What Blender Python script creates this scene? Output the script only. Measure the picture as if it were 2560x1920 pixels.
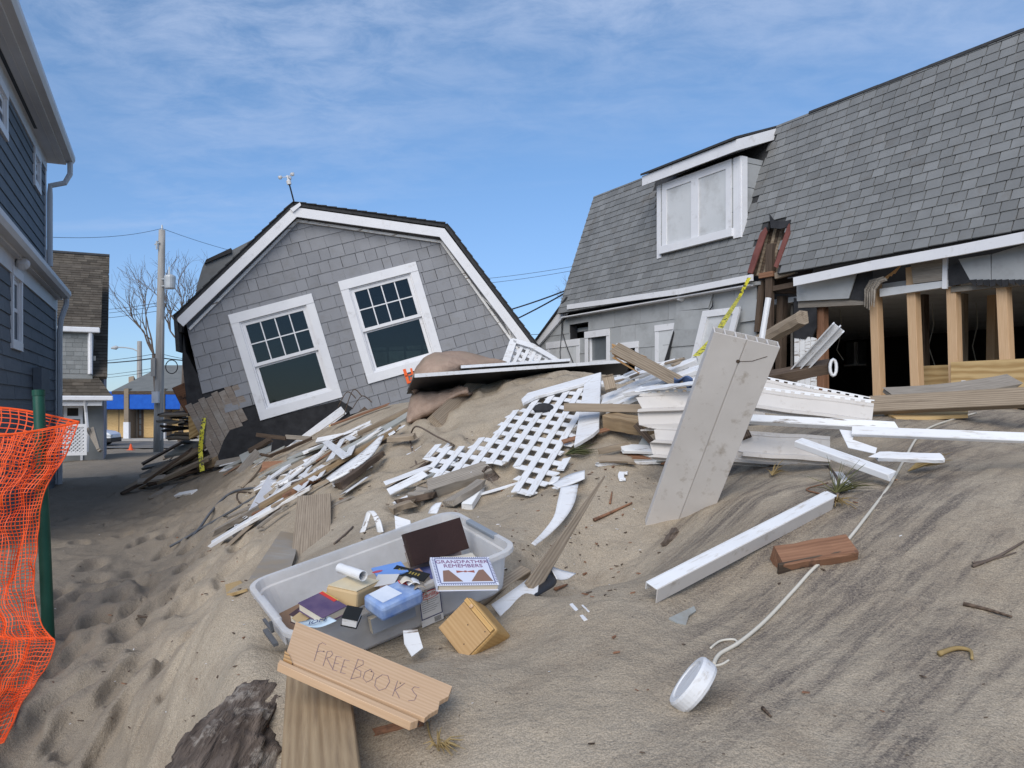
import bpy, bmesh, math, random
import numpy as np
from mathutils import Vector, Matrix, noise

for _o in list(bpy.data.objects):
    bpy.data.objects.remove(_o)
sc = bpy.context.scene
COL = sc.collection
R = math.radians
rng = random.Random(11)

# ------------------------------------------------------------------ camera
EYE, F, CX, HY = 2.6, 2000.0, 1280.0, 1010.0     # eye height above the street, focal length and horizon in photo pixels
cd = bpy.data.cameras.new('camera')
cam = bpy.data.objects.new('camera', cd)
COL.objects.link(cam)
cam.location = (0, 0, EYE)
cam.rotation_euler = (R(90), 0, 0)
cd.sensor_width = 36.0
cd.lens = 36.0 * F / 2560.0
cd.shift_y = (HY - 960.0) / 2560.0
cd.clip_start = 0.05
cd.clip_end = 3000
sc.camera = cam

# ------------------------------------------------------------------ light
SUN_EL, SUN_AZ = 34.0, -164.0        # azimuth measured from +Y (view direction) clockwise; negative = left
w = bpy.data.worlds.new('World')
sc.world = w
w.use_nodes = True
nt = w.node_tree
nt.nodes.clear()
def wn(t, **k):
    n = nt.nodes.new(t)
    for a, b in k.items(): setattr(n, a, b)
    return n
sky = wn('ShaderNodeTexSky', sky_type='NISHITA', sun_disc=False)
sky.sun_elevation = R(SUN_EL); sky.sun_rotation = R(SUN_AZ)
sky.altitude = 0; sky.air_density = 1.0; sky.dust_density = 0.1; sky.ozone_density = 2.5
tc = wn('ShaderNodeTexCoord')
sep = wn('ShaderNodeSeparateXYZ')
nt.links.new(tc.outputs['Generated'], sep.inputs[0])
def wmath(op, a, b=None, c=None):
    n = wn('ShaderNodeMath', operation=op)
    for i, x in enumerate((a, b, c)):
        if x is None: continue
        if hasattr(x, 'is_output'): nt.links.new(x, n.inputs[i])
        else: n.inputs[i].default_value = x
    return n.outputs[0]
zc = wmath('ADD', wmath('MAXIMUM', sep.outputs[2], 0.0), 0.10)
cx_ = wmath('DIVIDE', sep.outputs[0], zc); cy_ = wmath('DIVIDE', sep.outputs[1], zc)
comb = wn('ShaderNodeCombineXYZ')
nt.links.new(cx_, comb.inputs[0]); nt.links.new(cy_, comb.inputs[1])
def wnoise(scale, detail, rough, stretch, rotz, dist=0.0, off=(0, 0, 0)):
    mp = wn('ShaderNodeMapping'); mp.inputs['Scale'].default_value = stretch
    mp.inputs['Rotation'].default_value = (0, 0, rotz); mp.inputs['Location'].default_value = off
    nt.links.new(comb.outputs[0], mp.inputs[0])
    n = wn('ShaderNodeTexNoise'); n.inputs['Scale'].default_value = scale
    n.inputs['Detail'].default_value = detail; n.inputs['Roughness'].default_value = rough
    n.inputs['Distortion'].default_value = dist
    nt.links.new(mp.outputs[0], n.inputs[0])
    return n.outputs[0]
def wramp(x, lo, hi):
    n = wn('ShaderNodeMapRange'); n.interpolation_type = 'SMOOTHSTEP'
    n.inputs[1].default_value = lo; n.inputs[2].default_value = hi
    nt.links.new(x, n.inputs[0])
    return n.outputs[0]
puffs = wramp(wnoise(5.4, 8, 0.66, (1.0, 1.35, 1), 0.35, 0.35), 0.26, 0.74)          # mackerel patches
band = wramp(wnoise(0.55, 3, 0.5, (1.0, 1.2, 1), 0.2, 0.2, (1.3, 0.35, 0)), 0.42, 0.60)  # where the patches gather
high = wramp(sep.outputs[2], 0.24, 0.60)                                            # denser overhead than low down
streak = wramp(wnoise(0.9, 6, 0.55, (0.35, 1.9, 1), -0.25, 0.5, (0.2, 0.7, 0)), 0.42, 0.80)
c1 = wmath('MULTIPLY', puffs, wmath('ADD', wmath('MULTIPLY', high, 0.72), wmath('MULTIPLY', band, 0.20)))
cov = wmath('MINIMUM', wmath('ADD', c1, wmath('MULTIPLY', streak, 0.30)), 0.72)
haze_low = wramp(sep.outputs[2], 0.34, 0.0)
cov = wmath('MAXIMUM', cov, wmath('MULTIPLY', haze_low, 0.25))
tint = wn('ShaderNodeMix', data_type='RGBA', blend_type='MULTIPLY'); tint.inputs[0].default_value = 1.0
ramp = wn('ShaderNodeMix', data_type='RGBA'); nt.links.new(wramp(sep.outputs[2], 0.0, 0.5), ramp.inputs[0])
ramp.inputs[6].default_value = (0.50, 0.69, 0.98, 1); ramp.inputs[7].default_value = (0.98, 1.13, 1.22, 1)   # clean cold-front air: a blue, not a pale, horizon
nt.links.new(sky.outputs[0], tint.inputs[6]); nt.links.new(ramp.outputs[2], tint.inputs[7])
mixc = wn('ShaderNodeMix', data_type='RGBA')
nt.links.new(cov, mixc.inputs[0]); nt.links.new(tint.outputs[2], mixc.inputs[6])
CLOUD = (4.6, 5.5, 7.4, 1)
mixc.inputs[7].default_value = CLOUD
bg = wn('ShaderNodeBackground'); bg.inputs[1].default_value = 0.093
nt.links.new(mixc.outputs[2], bg.inputs[0])
wo = wn('ShaderNodeOutputWorld'); nt.links.new(bg.outputs[0], wo.inputs[0])

ld = bpy.data.lights.new('sun', 'SUN'); ld.energy = 2.3; ld.angle = R(48); ld.color = (1.0, 0.94, 0.86)
sun = bpy.data.objects.new('sun', ld); COL.objects.link(sun)
_sd = Vector((math.sin(R(SUN_AZ)) * math.cos(R(SUN_EL)), math.cos(R(SUN_AZ)) * math.cos(R(SUN_EL)), math.sin(R(SUN_EL))))
sun.rotation_euler = (-_sd).to_track_quat('-Z', 'Y').to_euler()
sun.location = (-10, -10, 20)

vs = sc.view_settings
vs.view_transform = 'Standard'; vs.look = 'None'; vs.gamma = 1.0; vs.use_curve_mapping = False
vs.exposure = 0.40

# ------------------------------------------------------------------ pixel helpers: a photo pixel and a distance give a point of the place
CAM = Vector((0, 0, EYE))
def P(px, py, d):
    return Vector(((px - CX) / F * d, d, EYE + (HY - py) / F * d))
def V(*a): return Vector(a)

class Pl:
    """A plane in the world with its own axes; uv() finds where a line of sight meets it."""
    def __init__(s, o, ux, uy):
        s.o = Vector(o); s.ux = Vector(ux).normalized()
        uy = Vector(uy); s.uy = (uy - s.ux * uy.dot(s.ux)).normalized()
        s.n = s.ux.cross(s.uy)
        s.M = Matrix(((s.ux.x, s.uy.x, s.n.x, s.o.x), (s.ux.y, s.uy.y, s.n.y, s.o.y), (s.ux.z, s.uy.z, s.n.z, s.o.z), (0, 0, 0, 1)))
    def uv(s, px, py, w=0.0):
        r = Vector(((px - CX) / F, 1.0, (HY - py) / F))
        o = s.o + s.n * w
        t = (o - CAM).dot(s.n) / r.dot(s.n)
        p = CAM + r * t - o
        return (p.dot(s.ux), p.dot(s.uy))
    def pt(s, u, v, w=0.0): return s.o + s.ux * u + s.uy * v + s.n * w
    def at(s, px, py, w=0.0):
        u, v = s.uv(px, py, w); return s.pt(u, v, w)
    def sub(s, u, v, w=0.0): return Pl(s.pt(u, v, w), s.ux, s.uy)

def topx(p):
    return ((p.x) / p.y * F + CX, HY - (p.z - EYE) / p.y * F)

# ------------------------------------------------------------------ mesh helpers
class MB:
    def __init__(s): s.v = []; s.f = []; s.mi = []; s.cur = 0
    def add(s, vs, fs):
        b = len(s.v); s.v += [tuple(x) for x in vs]
        for f in fs: s.f.append(tuple(b + i for i in f)); s.mi.append(s.cur)
        return s
    def box(s, x0, x1, y0, y1, z0, z1):
        return s.add([(x0,y0,z0),(x1,y0,z0),(x1,y1,z0),(x0,y1,z0),(x0,y0,z1),(x1,y0,z1),(x1,y1,z1),(x0,y1,z1)],
              [(3,2,1,0),(4,5,6,7),(0,1,5,4),(1,2,6,5),(2,3,7,6),(3,0,4,7)])
    def prism(s, poly, z0, z1, z1b=None):
        n = len(poly)
        a = 0
        for i in range(n):
            p, q = poly[i], poly[(i+1) % n]; a += p[0]*q[1] - q[0]*p[1]
        if a < 0: poly = poly[::-1]
        vs = [(p[0], p[1], z0) for p in poly] + [(p[0], p[1], z1 if z1b is None else z1b(p)) for p in poly]
        fs = [tuple(range(n))[::-1], tuple(range(n, 2*n))] + [(i, (i+1) % n, n + (i+1) % n, n + i) for i in range(n)]
        return s.add(vs, fs)
    def tube(s, pts, r, k=6, closed=False, cap=True):
        pts = [Vector(p) for p in pts]; n = len(pts); vs = []
        ref = None
        for i, p in enumerate(pts):
            if closed: t = pts[(i+1) % n] - pts[i-1]
            else: t = pts[min(i+1, n-1)] - pts[max(i-1, 0)]
            if t.length < 1e-9: t = Vector((0, 0, 1))
            t.normalize()
            if ref is None: ref = t.orthogonal().normalized()
            a = (ref - t * ref.dot(t))
            a = a.normalized() if a.length > 1e-6 else t.orthogonal().normalized()
            ref = a; b = t.cross(a)
            rr = r[i] if isinstance(r, (list, tuple)) else r
            for j in range(k):
                an = 2*math.pi*j/k; vs.append(p + (a*math.cos(an) + b*math.sin(an))*rr)
        fs = []
        for i in range(n if closed else n-1):
            i2 = (i+1) % n
            for j in range(k):
                fs.append((i*k+j, i*k+(j+1) % k, i2*k+(j+1) % k, i2*k+j))
        if cap and not closed:
            fs.append(tuple(range(k))[::-1]); fs.append(tuple((n-1)*k + j for j in range(k)))
        return s.add(vs, fs)
    def lathe(s, prof, k=24, cx=0, cy=0):
        vs = []
        for (r_, z) in prof:
            for j in range(k):
                a = 2*math.pi*j/k; vs.append((cx + r_*math.cos(a), cy + r_*math.sin(a), z))
        fs = []
        for i in range(len(prof)-1):
            for j in range(k): fs.append((i*k+j, i*k+(j+1) % k, (i+1)*k+(j+1) % k, (i+1)*k+j))
        return s.add(vs, fs)
    def grid(s, nu, nv, fn):
        vs = [fn(i/(nu-1), j/(nv-1)) for j in range(nv) for i in range(nu)]
        fs = [(j*nu+i, j*nu+i+1, (j+1)*nu+i+1, (j+1)*nu+i) for j in range(nv-1) for i in range(nu-1)]
        return s.add(vs, fs)
    def mesh(s, name, mats, smooth=False):
        me = bpy.data.meshes.new(name)
        me.from_pydata(s.v, [], s.f)
        for m in (mats if isinstance(mats, (list, tuple)) else [mats]): me.materials.append(m)
        if len(set(s.mi)) > 1: me.polygons.foreach_set('material_index', s.mi)
        if smooth: me.polygons.foreach_set('use_smooth', [True]*len(me.polygons))
        me.update()
        return me
    def build(s, name, mats, parent=None, M=None, smooth=False, solid=0, bevel=0):
        me = s.mesh(name, mats, smooth)
        o = put(name, me, parent, M)
        if solid:
            md = o.modifiers.new('s', 'SOLIDIFY'); md.thickness = solid; md.offset = 0
        if bevel:
            md = o.modifiers.new('b', 'BEVEL'); md.width = bevel; md.segments = 2; md.limit_method = 'ANGLE'; md.angle_limit = R(40)
        return o
WM = {}
def put(name, me, parent=None, M=None):
    o = bpy.data.objects.new(name, me); COL.objects.link(o)
    M = M.copy() if M is not None else Matrix.Identity(4)
    WM[o.name] = M
    if parent:
        o.parent = parent; o.matrix_parent_inverse = WM[parent.name].inverted()
    o.matrix_basis = M
    return o
def tag(o, label, cat, group=None, kind=None):
    o['label'] = label; o['category'] = cat
    if group: o['group'] = group
    if kind: o['kind'] = kind
    return o
def thing(name, label, cat, loc, group=None):
    return tag(put(name, None, None, Matrix.Translation(Vector(loc))), label, cat, group)
def structure(o): o['kind'] = 'structure'; return o
def stuff(o): o['kind'] = 'stuff'; return o
def part(name, fn, mats, parent, M=None, **k):
    b = MB(); fn(b); return b.build(name, mats, parent, M, **k)

def inpoly(x, y, poly):
    c = False; n = len(poly); j = n - 1
    for i in range(n):
        xi, yi = poly[i][0], poly[i][1]; xj, yj = poly[j][0], poly[j][1]
        if (yi > y) != (yj > y) and x < (xj - xi)*(y - yi)/(yj - yi) + xi: c = not c
        j = i
    return c
def clip_convex(poly, cl):
    """cut polygon poly with the convex polygon cl (both lists of 2-d points)"""
    a = sum(cl[i][0]*cl[(i+1) % len(cl)][1] - cl[(i+1) % len(cl)][0]*cl[i][1] for i in range(len(cl)))
    if a < 0: cl = cl[::-1]
    out = list(poly)
    for i in range(len(cl)):
        p, q = cl[i], cl[(i+1) % len(cl)]
        ex, ey = q[0]-p[0], q[1]-p[1]
        side = lambda t: ex*(t[1]-p[1]) - ey*(t[0]-p[0])
        inp, out = out, []
        for k in range(len(inp)):
            s_, e_ = inp[k-1], inp[k]
            a_, b_ = side(s_), side(e_)
            if (a_ >= 0) != (b_ >= 0):
                t = a_/(a_-b_); out.append((s_[0]+(e_[0]-s_[0])*t, s_[1]+(e_[1]-s_[1])*t))
            if b_ >= 0: out.append(e_)
        if len(out) < 3: return []
    return out
def rect_minus(r, h):
    """rectangle (u0,u1,v0,v1) minus rectangle h -> list of rectangles"""
    u0, u1, v0, v1 = r; a, b, c, d = h
    if u1 <= a or u0 >= b or v1 <= c or v0 >= d: return [r]
    o = []
    if u0 < a: o.append((u0, a, v0, v1))
    if u1 > b: o.append((b, u1, v0, v1))
    m0, m1 = max(u0, a), min(u1, b)
    if v0 < c: o.append((m0, m1, v0, c))
    if v1 > d: o.append((m0, m1, d, v1))
    return [q for q in o if q[1]-q[0] > .012 and q[3]-q[2] > .012]

# ------------------------------------------------------------------ materials
def mat(name, c1, c2=None, scale=6.0, stretch=(1, 1, 1), rough=0.75, bump=0.15, bscale=None, detail=5.0, rnd=0.0, lo=.3, hi=.7,
        dirt=None, dirt_lo=.55, dirt_hi=.7, dirt_scale=5.0, wave=0.0, wscale=10.0, wdist=5.0, wx=.10, spec=0.25, metal=0.0, coord='Object', bdist=0.01, trans=0.0, coat=0.0, dirt_stretch=None):
    m = bpy.data.materials.new(name); m.use_nodes = True
    t = m.node_tree; t.nodes.clear()
    N = t.nodes.new; L = t.links.new
    out = N('ShaderNodeOutputMaterial'); bs = N('ShaderNodeBsdfPrincipled'); L(bs.outputs[0], out.inputs[0])
    bs.inputs['Roughness'].default_value = rough; bs.inputs['Metallic'].default_value = metal
    bs.inputs['Specular IOR Level'].default_value = spec
    if coat: bs.inputs['Coat Weight'].default_value = coat; bs.inputs['Coat Roughness'].default_value = .15
    tcn = N('ShaderNodeTexCoord'); oi = N('ShaderNodeObjectInfo')
    off = N('ShaderNodeVectorMath'); off.operation = 'MULTIPLY_ADD'
    cmb = N('ShaderNodeCombineXYZ')
    for i in range(3): L(oi.outputs['Random'], cmb.inputs[i])
    L(cmb.outputs[0], off.inputs[0]); off.inputs[1].default_value = (37, 53, 71)
    L(tcn.outputs[coord], off.inputs[2])
    mp = N('ShaderNodeMapping'); mp.inputs['Scale'].default_value = stretch; L(off.outputs[0], mp.inputs[0])
    nz = N('ShaderNodeTexNoise'); nz.inputs['Scale'].default_value = scale; nz.inputs['Detail'].default_value = detail; nz.inputs['Roughness'].default_value = .6
    L(mp.outputs[0], nz.inputs[0])
    fac = nz.outputs[0]
    if wave:
        wv = N('ShaderNodeTexWave'); wv.wave_type = 'BANDS'; wv.bands_direction = 'Y'
        wv.inputs['Scale'].default_value = wscale; wv.inputs['Distortion'].default_value = wdist; wv.inputs['Detail'].default_value = 3.0; wv.inputs['Detail Scale'].default_value = .8; wv.inputs['Detail Roughness'].default_value = .6
        m2 = N('ShaderNodeMapping'); m2.inputs['Scale'].default_value = (wx, 1, .6); L(off.outputs[0], m2.inputs[0]); L(m2.outputs[0], wv.inputs[0])
        mx = N('ShaderNodeMix'); mx.inputs[0].default_value = wave; L(nz.outputs[0], mx.inputs[2]); L(wv.outputs['Fac'], mx.inputs[3])
        fac = mx.outputs[0]
    c2 = c2 or c1
    rp = N('ShaderNodeValToRGB'); e = rp.color_ramp.elements
    e[0].position = lo; e[0].color = (*c1, 1); e[1].position = hi; e[1].color = (*c2, 1)
    L(fac, rp.inputs[0]); colr = rp.outputs[0]
    if dirt:
        if dirt_stretch:
            m3 = N('ShaderNodeMapping'); m3.inputs['Scale'].default_value = dirt_stretch; L(off.outputs[0], m3.inputs[0]); src = m3.outputs[0]
        else: src = off.outputs[0]
        dn = N('ShaderNodeTexNoise'); dn.inputs['Scale'].default_value = dirt_scale; dn.inputs['Detail'].default_value = 8; dn.inputs['Roughness'].default_value = .68; L(src, dn.inputs[0])
        mr = N('ShaderNodeMapRange'); mr.inputs[1].default_value = dirt_lo; mr.inputs[2].default_value = dirt_hi; L(dn.outputs[0], mr.inputs[0])
        mx2 = N('ShaderNodeMix'); mx2.data_type = 'RGBA'; L(mr.outputs[0], mx2.inputs[0]); L(colr, mx2.inputs[6]); mx2.inputs[7].default_value = (*dirt, 1)
        colr = mx2.outputs[2]
    if rnd:
        ge = N('ShaderNodeNewGeometry')
        ad = N('ShaderNodeMath'); ad.operation = 'ADD'; L(ge.outputs['Random Per Island'], ad.inputs[0]); L(oi.outputs['Random'], ad.inputs[1])
        fr = N('ShaderNodeMath'); fr.operation = 'FRACT'; L(ad.outputs[0], fr.inputs[0])
        mr2 = N('ShaderNodeMapRange'); mr2.inputs[3].default_value = 1 - rnd; mr2.inputs[4].default_value = 1 + rnd; L(fr.outputs[0], mr2.inputs[0])
        hs = N('ShaderNodeHueSaturation'); L(mr2.outputs[0], hs.inputs['Value']); L(colr, hs.inputs['Color']); colr = hs.outputs[0]
    L(colr, bs.inputs['Base Color'])
    if bump:
        if bscale:
            bn = N('ShaderNodeTexNoise'); bn.inputs['Scale'].default_value = bscale; bn.inputs['Detail'].default_value = 6; L(mp.outputs[0], bn.inputs[0]); src = bn.outputs[0]
        else: src = fac
        bp = N('ShaderNodeBump'); bp.inputs['Strength'].default_value = bump; bp.inputs['Distance'].default_value = bdist; L(src, bp.inputs['Height']); L(bp.outputs[0], bs.inputs['Normal'])
    if trans:
        tr = N('ShaderNodeBsdfTransparent'); ms = N('ShaderNodeMixShader'); ms.inputs[0].default_value = trans
        L(bs.outputs[0], ms.inputs[1]); L(tr.outputs[0], ms.inputs[2]); L(ms.outputs[0], out.inputs[0])
    return m
def wood(name, c1, c2, wave=.28, **k):
    d = dict(scale=9, stretch=(.55, 9, 9), rough=.85, bump=.35, wave=wave, wscale=26, lo=.25, hi=.75, rnd=.12, bdist=.006)
    d.update(k); return mat(name, c1, c2, **d)

M_white = mat('white_paint', (.66, .66, .67), (.75, .75, .75), scale=3, rough=.5, bump=.08, dirt=(.40, .35, .29), dirt_lo=.54, dirt_hi=.76, dirt_scale=26, dirt_stretch=(.4, 2, 2))
M_trim = mat('trim_white', (.70, .70, .72), (.76, .76, .77), scale=4, rough=.5, bump=.05, dirt=(.42, .40, .38), dirt_lo=.58, dirt_hi=.85, dirt_scale=7)
M_peel = mat('peeling_white', (.70, .69, .68), (.78, .78, .77), scale=5, rough=.6, bump=.3, dirt=(.20, .15, .11), dirt_lo=.56, dirt_hi=.62, dirt_scale=12, dirt_stretch=(.3, 3, 3))
M_vinyl = mat('beige_vinyl', (.52, .485, .45), (.60, .565, .53), scale=4, rough=.5, bump=.04, dirt=(.27, .22, .165), dirt_lo=.57, dirt_hi=.80, dirt_scale=14)
M_old = wood('weathered_wood', (.20, .155, .11), (.36, .29, .215), dirt=(.12, .09, .065), dirt_lo=.56, dirt_hi=.72, dirt_scale=4, dirt_stretch=(.5, 6, 6))
M_grey = wood('grey_wood', (.17, .145, .12), (.33, .295, .25))
M_post = wood('treated_wood', (.22, .15, .085), (.38, .28, .17), wave=.22, scale=6, wscale=15, dirt=(.16, .11, .07), dirt_lo=.5, dirt_hi=.72, dirt_scale=3.5, dirt_stretch=(.4, 6, 6))
M_dark = wood('dark_wood', (.045, .032, .024), (.14, .10, .072))
M_red = wood('redbrown_wood', (.16, .078, .045), (.31, .165, .098), wave=.12, scale=6, dirt=(.05, .035, .03), dirt_lo=.55, dirt_hi=.66, dirt_scale=6)
M_new = wood('new_lumber', (.50, .32, .175), (.64, .44, .27), wave=.25, rnd=.08)
M_shelf = wood('oak_board', (.52, .335, .195), (.64, .44, .28), wave=.25, bump=.1, scale=16, rnd=0)
M_ply = wood('plywood', (.42, .27, .115), (.62, .44, .215), wave=.5, wscale=5, wdist=9, wx=.28, bump=.1)
M_splint = wood('splintered_wood', (.36, .19, .075), (.55, .34, .16), bump=.8)
M_tar = mat('tar_paper', (.018, .018, .020), (.04, .04, .043), scale=7, rough=.8, bump=.3, bdist=.02)
M_black = mat('black_panel', (.012, .013, .015), (.025, .026, .03), rough=.45, bump=.03)
M_glassd = None
def glass(name, tint=(.8, .85, .85), amt=.045, rough=.03):
    m = bpy.data.materials.new(name); m.use_nodes = True; t = m.node_tree; t.nodes.clear(); N = t.nodes.new; L = t.links.new
    out = N('ShaderNodeOutputMaterial'); gl = N('ShaderNodeBsdfGlossy'); gl.inputs['Roughness'].default_value = rough
    tr = N('ShaderNodeBsdfTransparent'); tr.inputs[0].default_value = (*tint, 1)
    fr = N('ShaderNodeValue'); fr.outputs[0].default_value = amt
    mx = N('ShaderNodeMixShader'); L(fr.outputs[0], mx.inputs[0]); L(tr.outputs[0], mx.inputs[1]); L(gl.outputs[0], mx.inputs[2]); L(mx.outputs[0], out.inputs[0])
    return m
M_glass = glass('window_glass', (.50, .56, .56))
# ------------------------------------------------------------------ sand terrain
_pix = [ # photo pixel, distance of the sand seen there
 (-100,1925,3.3),(100,1920,3.3),(250,1920,3.15),(450,1920,2.55),(700,1920,2.05),(1000,1920,1.86),(1400,1920,1.72),(2000,1920,1.62),(2560,1920,1.62),(2900,1920,1.62),
 (2560,1500,2.32),(2000,1500,2.42),(1720,1540,2.40),(1900,1250,3.2),(2300,1230,3.1),(2560,1200,3.1),(2900,1200,2.9),(2560,1110,4.0),(2300,1090,4.1),(2150,1170,3.7),
 (1700,1340,3.45),(1480,1392,3.55),(1300,1500,2.72),(1290,1620,2.42),(1100,1700,2.16),(1100,1830,1.95),(1400,1700,2.1),(1500,1470,2.72),(1620,1440,2.8),
 (950,1700,2.22),(555,1500,3.0),(560,1720,2.45),(600,1640,2.5),(450,1600,3.95),(1100,1400,3.2),(1290,1400,3.15),
 (300,1700,3.75),(300,1500,5.2),(120,1590,4.6),(0,1700,4.1),(400,1400,6.6),(250,1400,6.6),(480,1400,6.1),(200,1300,9.3),(150,1200,14.0),(300,1155,21),(330,1132,32),
 (560,1400,5.1),(600,1300,6.2),(450,1270,9.6),(560,1220,9.0),(650,1200,7.6),(720,1170,7.6),(830,1130,7.4),(900,1090,7.6),
 (870,1040,9.0),(1000,1020,7.8),(760,1110,8.6),(560,1170,11.0),(500,1190,12.2),
 (1200,975,6.1),(1100,990,6.4),(1000,1075,5.9),(900,1230,4.8),(850,1380,3.7),(1060,1225,4.55),(1040,1140,5.2),(1430,1155,4.45),(1500,960,5.7),(1400,930,6.4),
 (1290,1350,3.55),(1400,1260,3.9),(1500,1180,4.2),(1590,1130,4.45),(1560,1040,4.9),(1750,1180,4.2),(1800,1150,4.3),
 (700,1250,6.0),(740,1420,3.9),(1250,1250,4.3),(1200,1330,3.75),(1330,1450,3.0),
]
_wld = [ # x, y, height relative to the eye
 (.32,3.25,-.80),(.12,3.02,-.80),
 (-.80,2.72,-.835),(-.60,2.46,-.84),(-.08,2.78,-.72),(-.29,3.04,-.62),(-.45,2.75,-.76),(-.68,2.75,-.80),(-.2,2.72,-.72),(-.35,2.5,-.79),(-.5,2.32,-.83),
 (-8,3,-1.5),(-6,6,-1.4),(-9,10,-1.43),(-9,16,-1.5),(-12,25,-1.75),(-18,35,-2.3),(-20,45,-2.6),(-10,45,-2.6),(0,45,-2.6),(20,45,-2.6),(45,60,-2.6),(-45,60,-2.6),(0,80,-2.6),
 (60,90,-2.6),(-60,90,-2.6),(-5,20,-1.5),(0,20,-1.5),(10,25,-1.6),(20,25,-1.8),(3.6,10,-.75),(6,8,-.95),(8,6,-.95),(3.4,6.2,-.05),(4.6,5.2,-.05),(2.3,6.4,-.02),(1.2,7.6,0.0),(5,3,-.3),(5,1,-.55),
 (3,0,-.75),(0,0,-1.3),(0.2,1.0,-.92),(-1.2,0.3,-1.45),(1,-.3,-1.2),(-3,0,-1.5),(2.5,.7,-.75),(1.2,.9,-.8),(-1.3,13,-1.0),(-3,15,-1.3),(1,11,-.5),(1.5,15,-1.2)]
_C = np.array([[(px-CX)/F*d, d, (HY-py)/F*d] for px, py, d in _pix] + [list(q) for q in _wld], float)
Y0 = 1.5
def _warp(X, Y): return np.stack([X/(Y+Y0)*2.2, np.log(Y+Y0)*1.4], -1)
_W = _warp(_C[:, 0], _C[:, 1])
def _phi(r2): return 0.5*r2*np.log(r2 + 1e-12)
_n = len(_C)
_A = np.zeros((_n+3, _n+3))
_A[:_n, :_n] = _phi(((_W[:, None]-_W[None])**2).sum(-1)) + np.eye(_n)*4e-4
_A[:_n, _n] = 1; _A[_n, :_n] = 1
_A[:_n, _n+1:] = _W; _A[_n+1:, :_n] = _W.T
_S = np.linalg.solve(_A, np.concatenate([_C[:, 2], np.zeros(3)]))
def vnoise(X, Y, seed, n=48):
    """cheap value noise on arrays"""
    r = _NT.get(seed)
    if r is None: r = _NT[seed] = np.random.RandomState(seed).rand(256, 256)
    xi = np.floor(X).astype(int); yi = np.floor(Y).astype(int); fx = X-xi; fy = Y-yi
    fx = fx*fx*(3-2*fx); fy = fy*fy*(3-2*fy)
    g = lambda a, b: r[a % 256, b % 256]
    return (g(xi, yi)*(1-fx)+g(xi+1, yi)*fx)*(1-fy) + (g(xi, yi+1)*(1-fx)+g(xi+1, yi+1)*fx)*fy - .5
_NT = {}
def relief(X, Y):
    """wind and rain relief: rills that run down the right-hand slope, lumps elsewhere"""
    ca, sa = math.cos(R(41)), math.sin(R(41))
    A = X*ca + Y*sa; B = -X*sa + Y*ca
    right = 1/(1+np.exp(np.clip(-(X-0.1-.10*Y)*5, -40, 40))) * (Y < 7)
    Z = right*(.022*vnoise(A*1.4, B*7, 3) + .012*vnoise(A*3, B*16, 4))
    Z += (1-right*.75)*(.05*vnoise(X*1.3, Y*1.3, 5) + .018*vnoise(X*3.1, Y*3.1, 6)) + .012*vnoise(X*11, Y*11, 7)*(1-.7*right)
    path = 1/(1+np.exp(np.clip((X+.95+.22*Y)*5, -40, 40)))*(Y < 22)
    Z += path*(.045*vnoise(X*3.0, Y*3.0, 21) + .034*vnoise(X*6, Y*6, 22) + .014*vnoise(X*15, Y*15, 23))/(1+.06*np.maximum(Y, 0))
    mid = np.exp(-((X-.25)/1.1)**2-((Y-4.5)/1.3)**2)
    Z += mid*(.030*vnoise(X*6, Y*6, 41) + .020*vnoise(X*13, Y*13, 42))
    return Z
def ground(X, Y):
    """height of the sand (world z)"""
    X = np.asarray(X, float); Y = np.asarray(Y, float)
    return ground0(X, Y) + relief(X, Y)
def ground0(X, Y):
    X = np.asarray(X, float); Y = np.asarray(Y, float)
    q = _warp(X, Y).reshape(-1, 2); out = np.empty(len(q))
    for i in range(0, len(q), 20000):
        b = q[i:i+20000]
        out[i:i+20000] = _phi(((b[:, None]-_W[None])**2).sum(-1)) @ _S[:_n] + _S[_n] + b @ _S[_n+1:]
    return EYE + out.reshape(X.shape)
def gz(x, y): return float(ground(np.array([x]), np.array([y]))[0])
_ds = np.geomspace(1.3, 60, 260)
def G(px, py, lift=0.0):
    """point of the sand seen at a photo pixel"""
    X = (px-CX)/F*_ds; Z = EYE + (HY-py)/F*_ds
    h = ground(X, _ds) - Z
    i = int(np.argmax(h > 0)) if (h > 0).any() else len(_ds)-1
    a, b = _ds[max(i-1, 0)], _ds[i]
    for _ in range(18):
        m = (a+b)/2
        if gz((px-CX)/F*m, m) > EYE + (HY-py)/F*m: b = m
        else: a = m
    p = P(px, py, (a+b)/2); p.z += lift
    return p
def gn(x, y, e=.12):
    return Vector((gz(x-e, y)-gz(x+e, y), gz(x, y-e)-gz(x, y+e), 2*e)).normalized()

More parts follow.
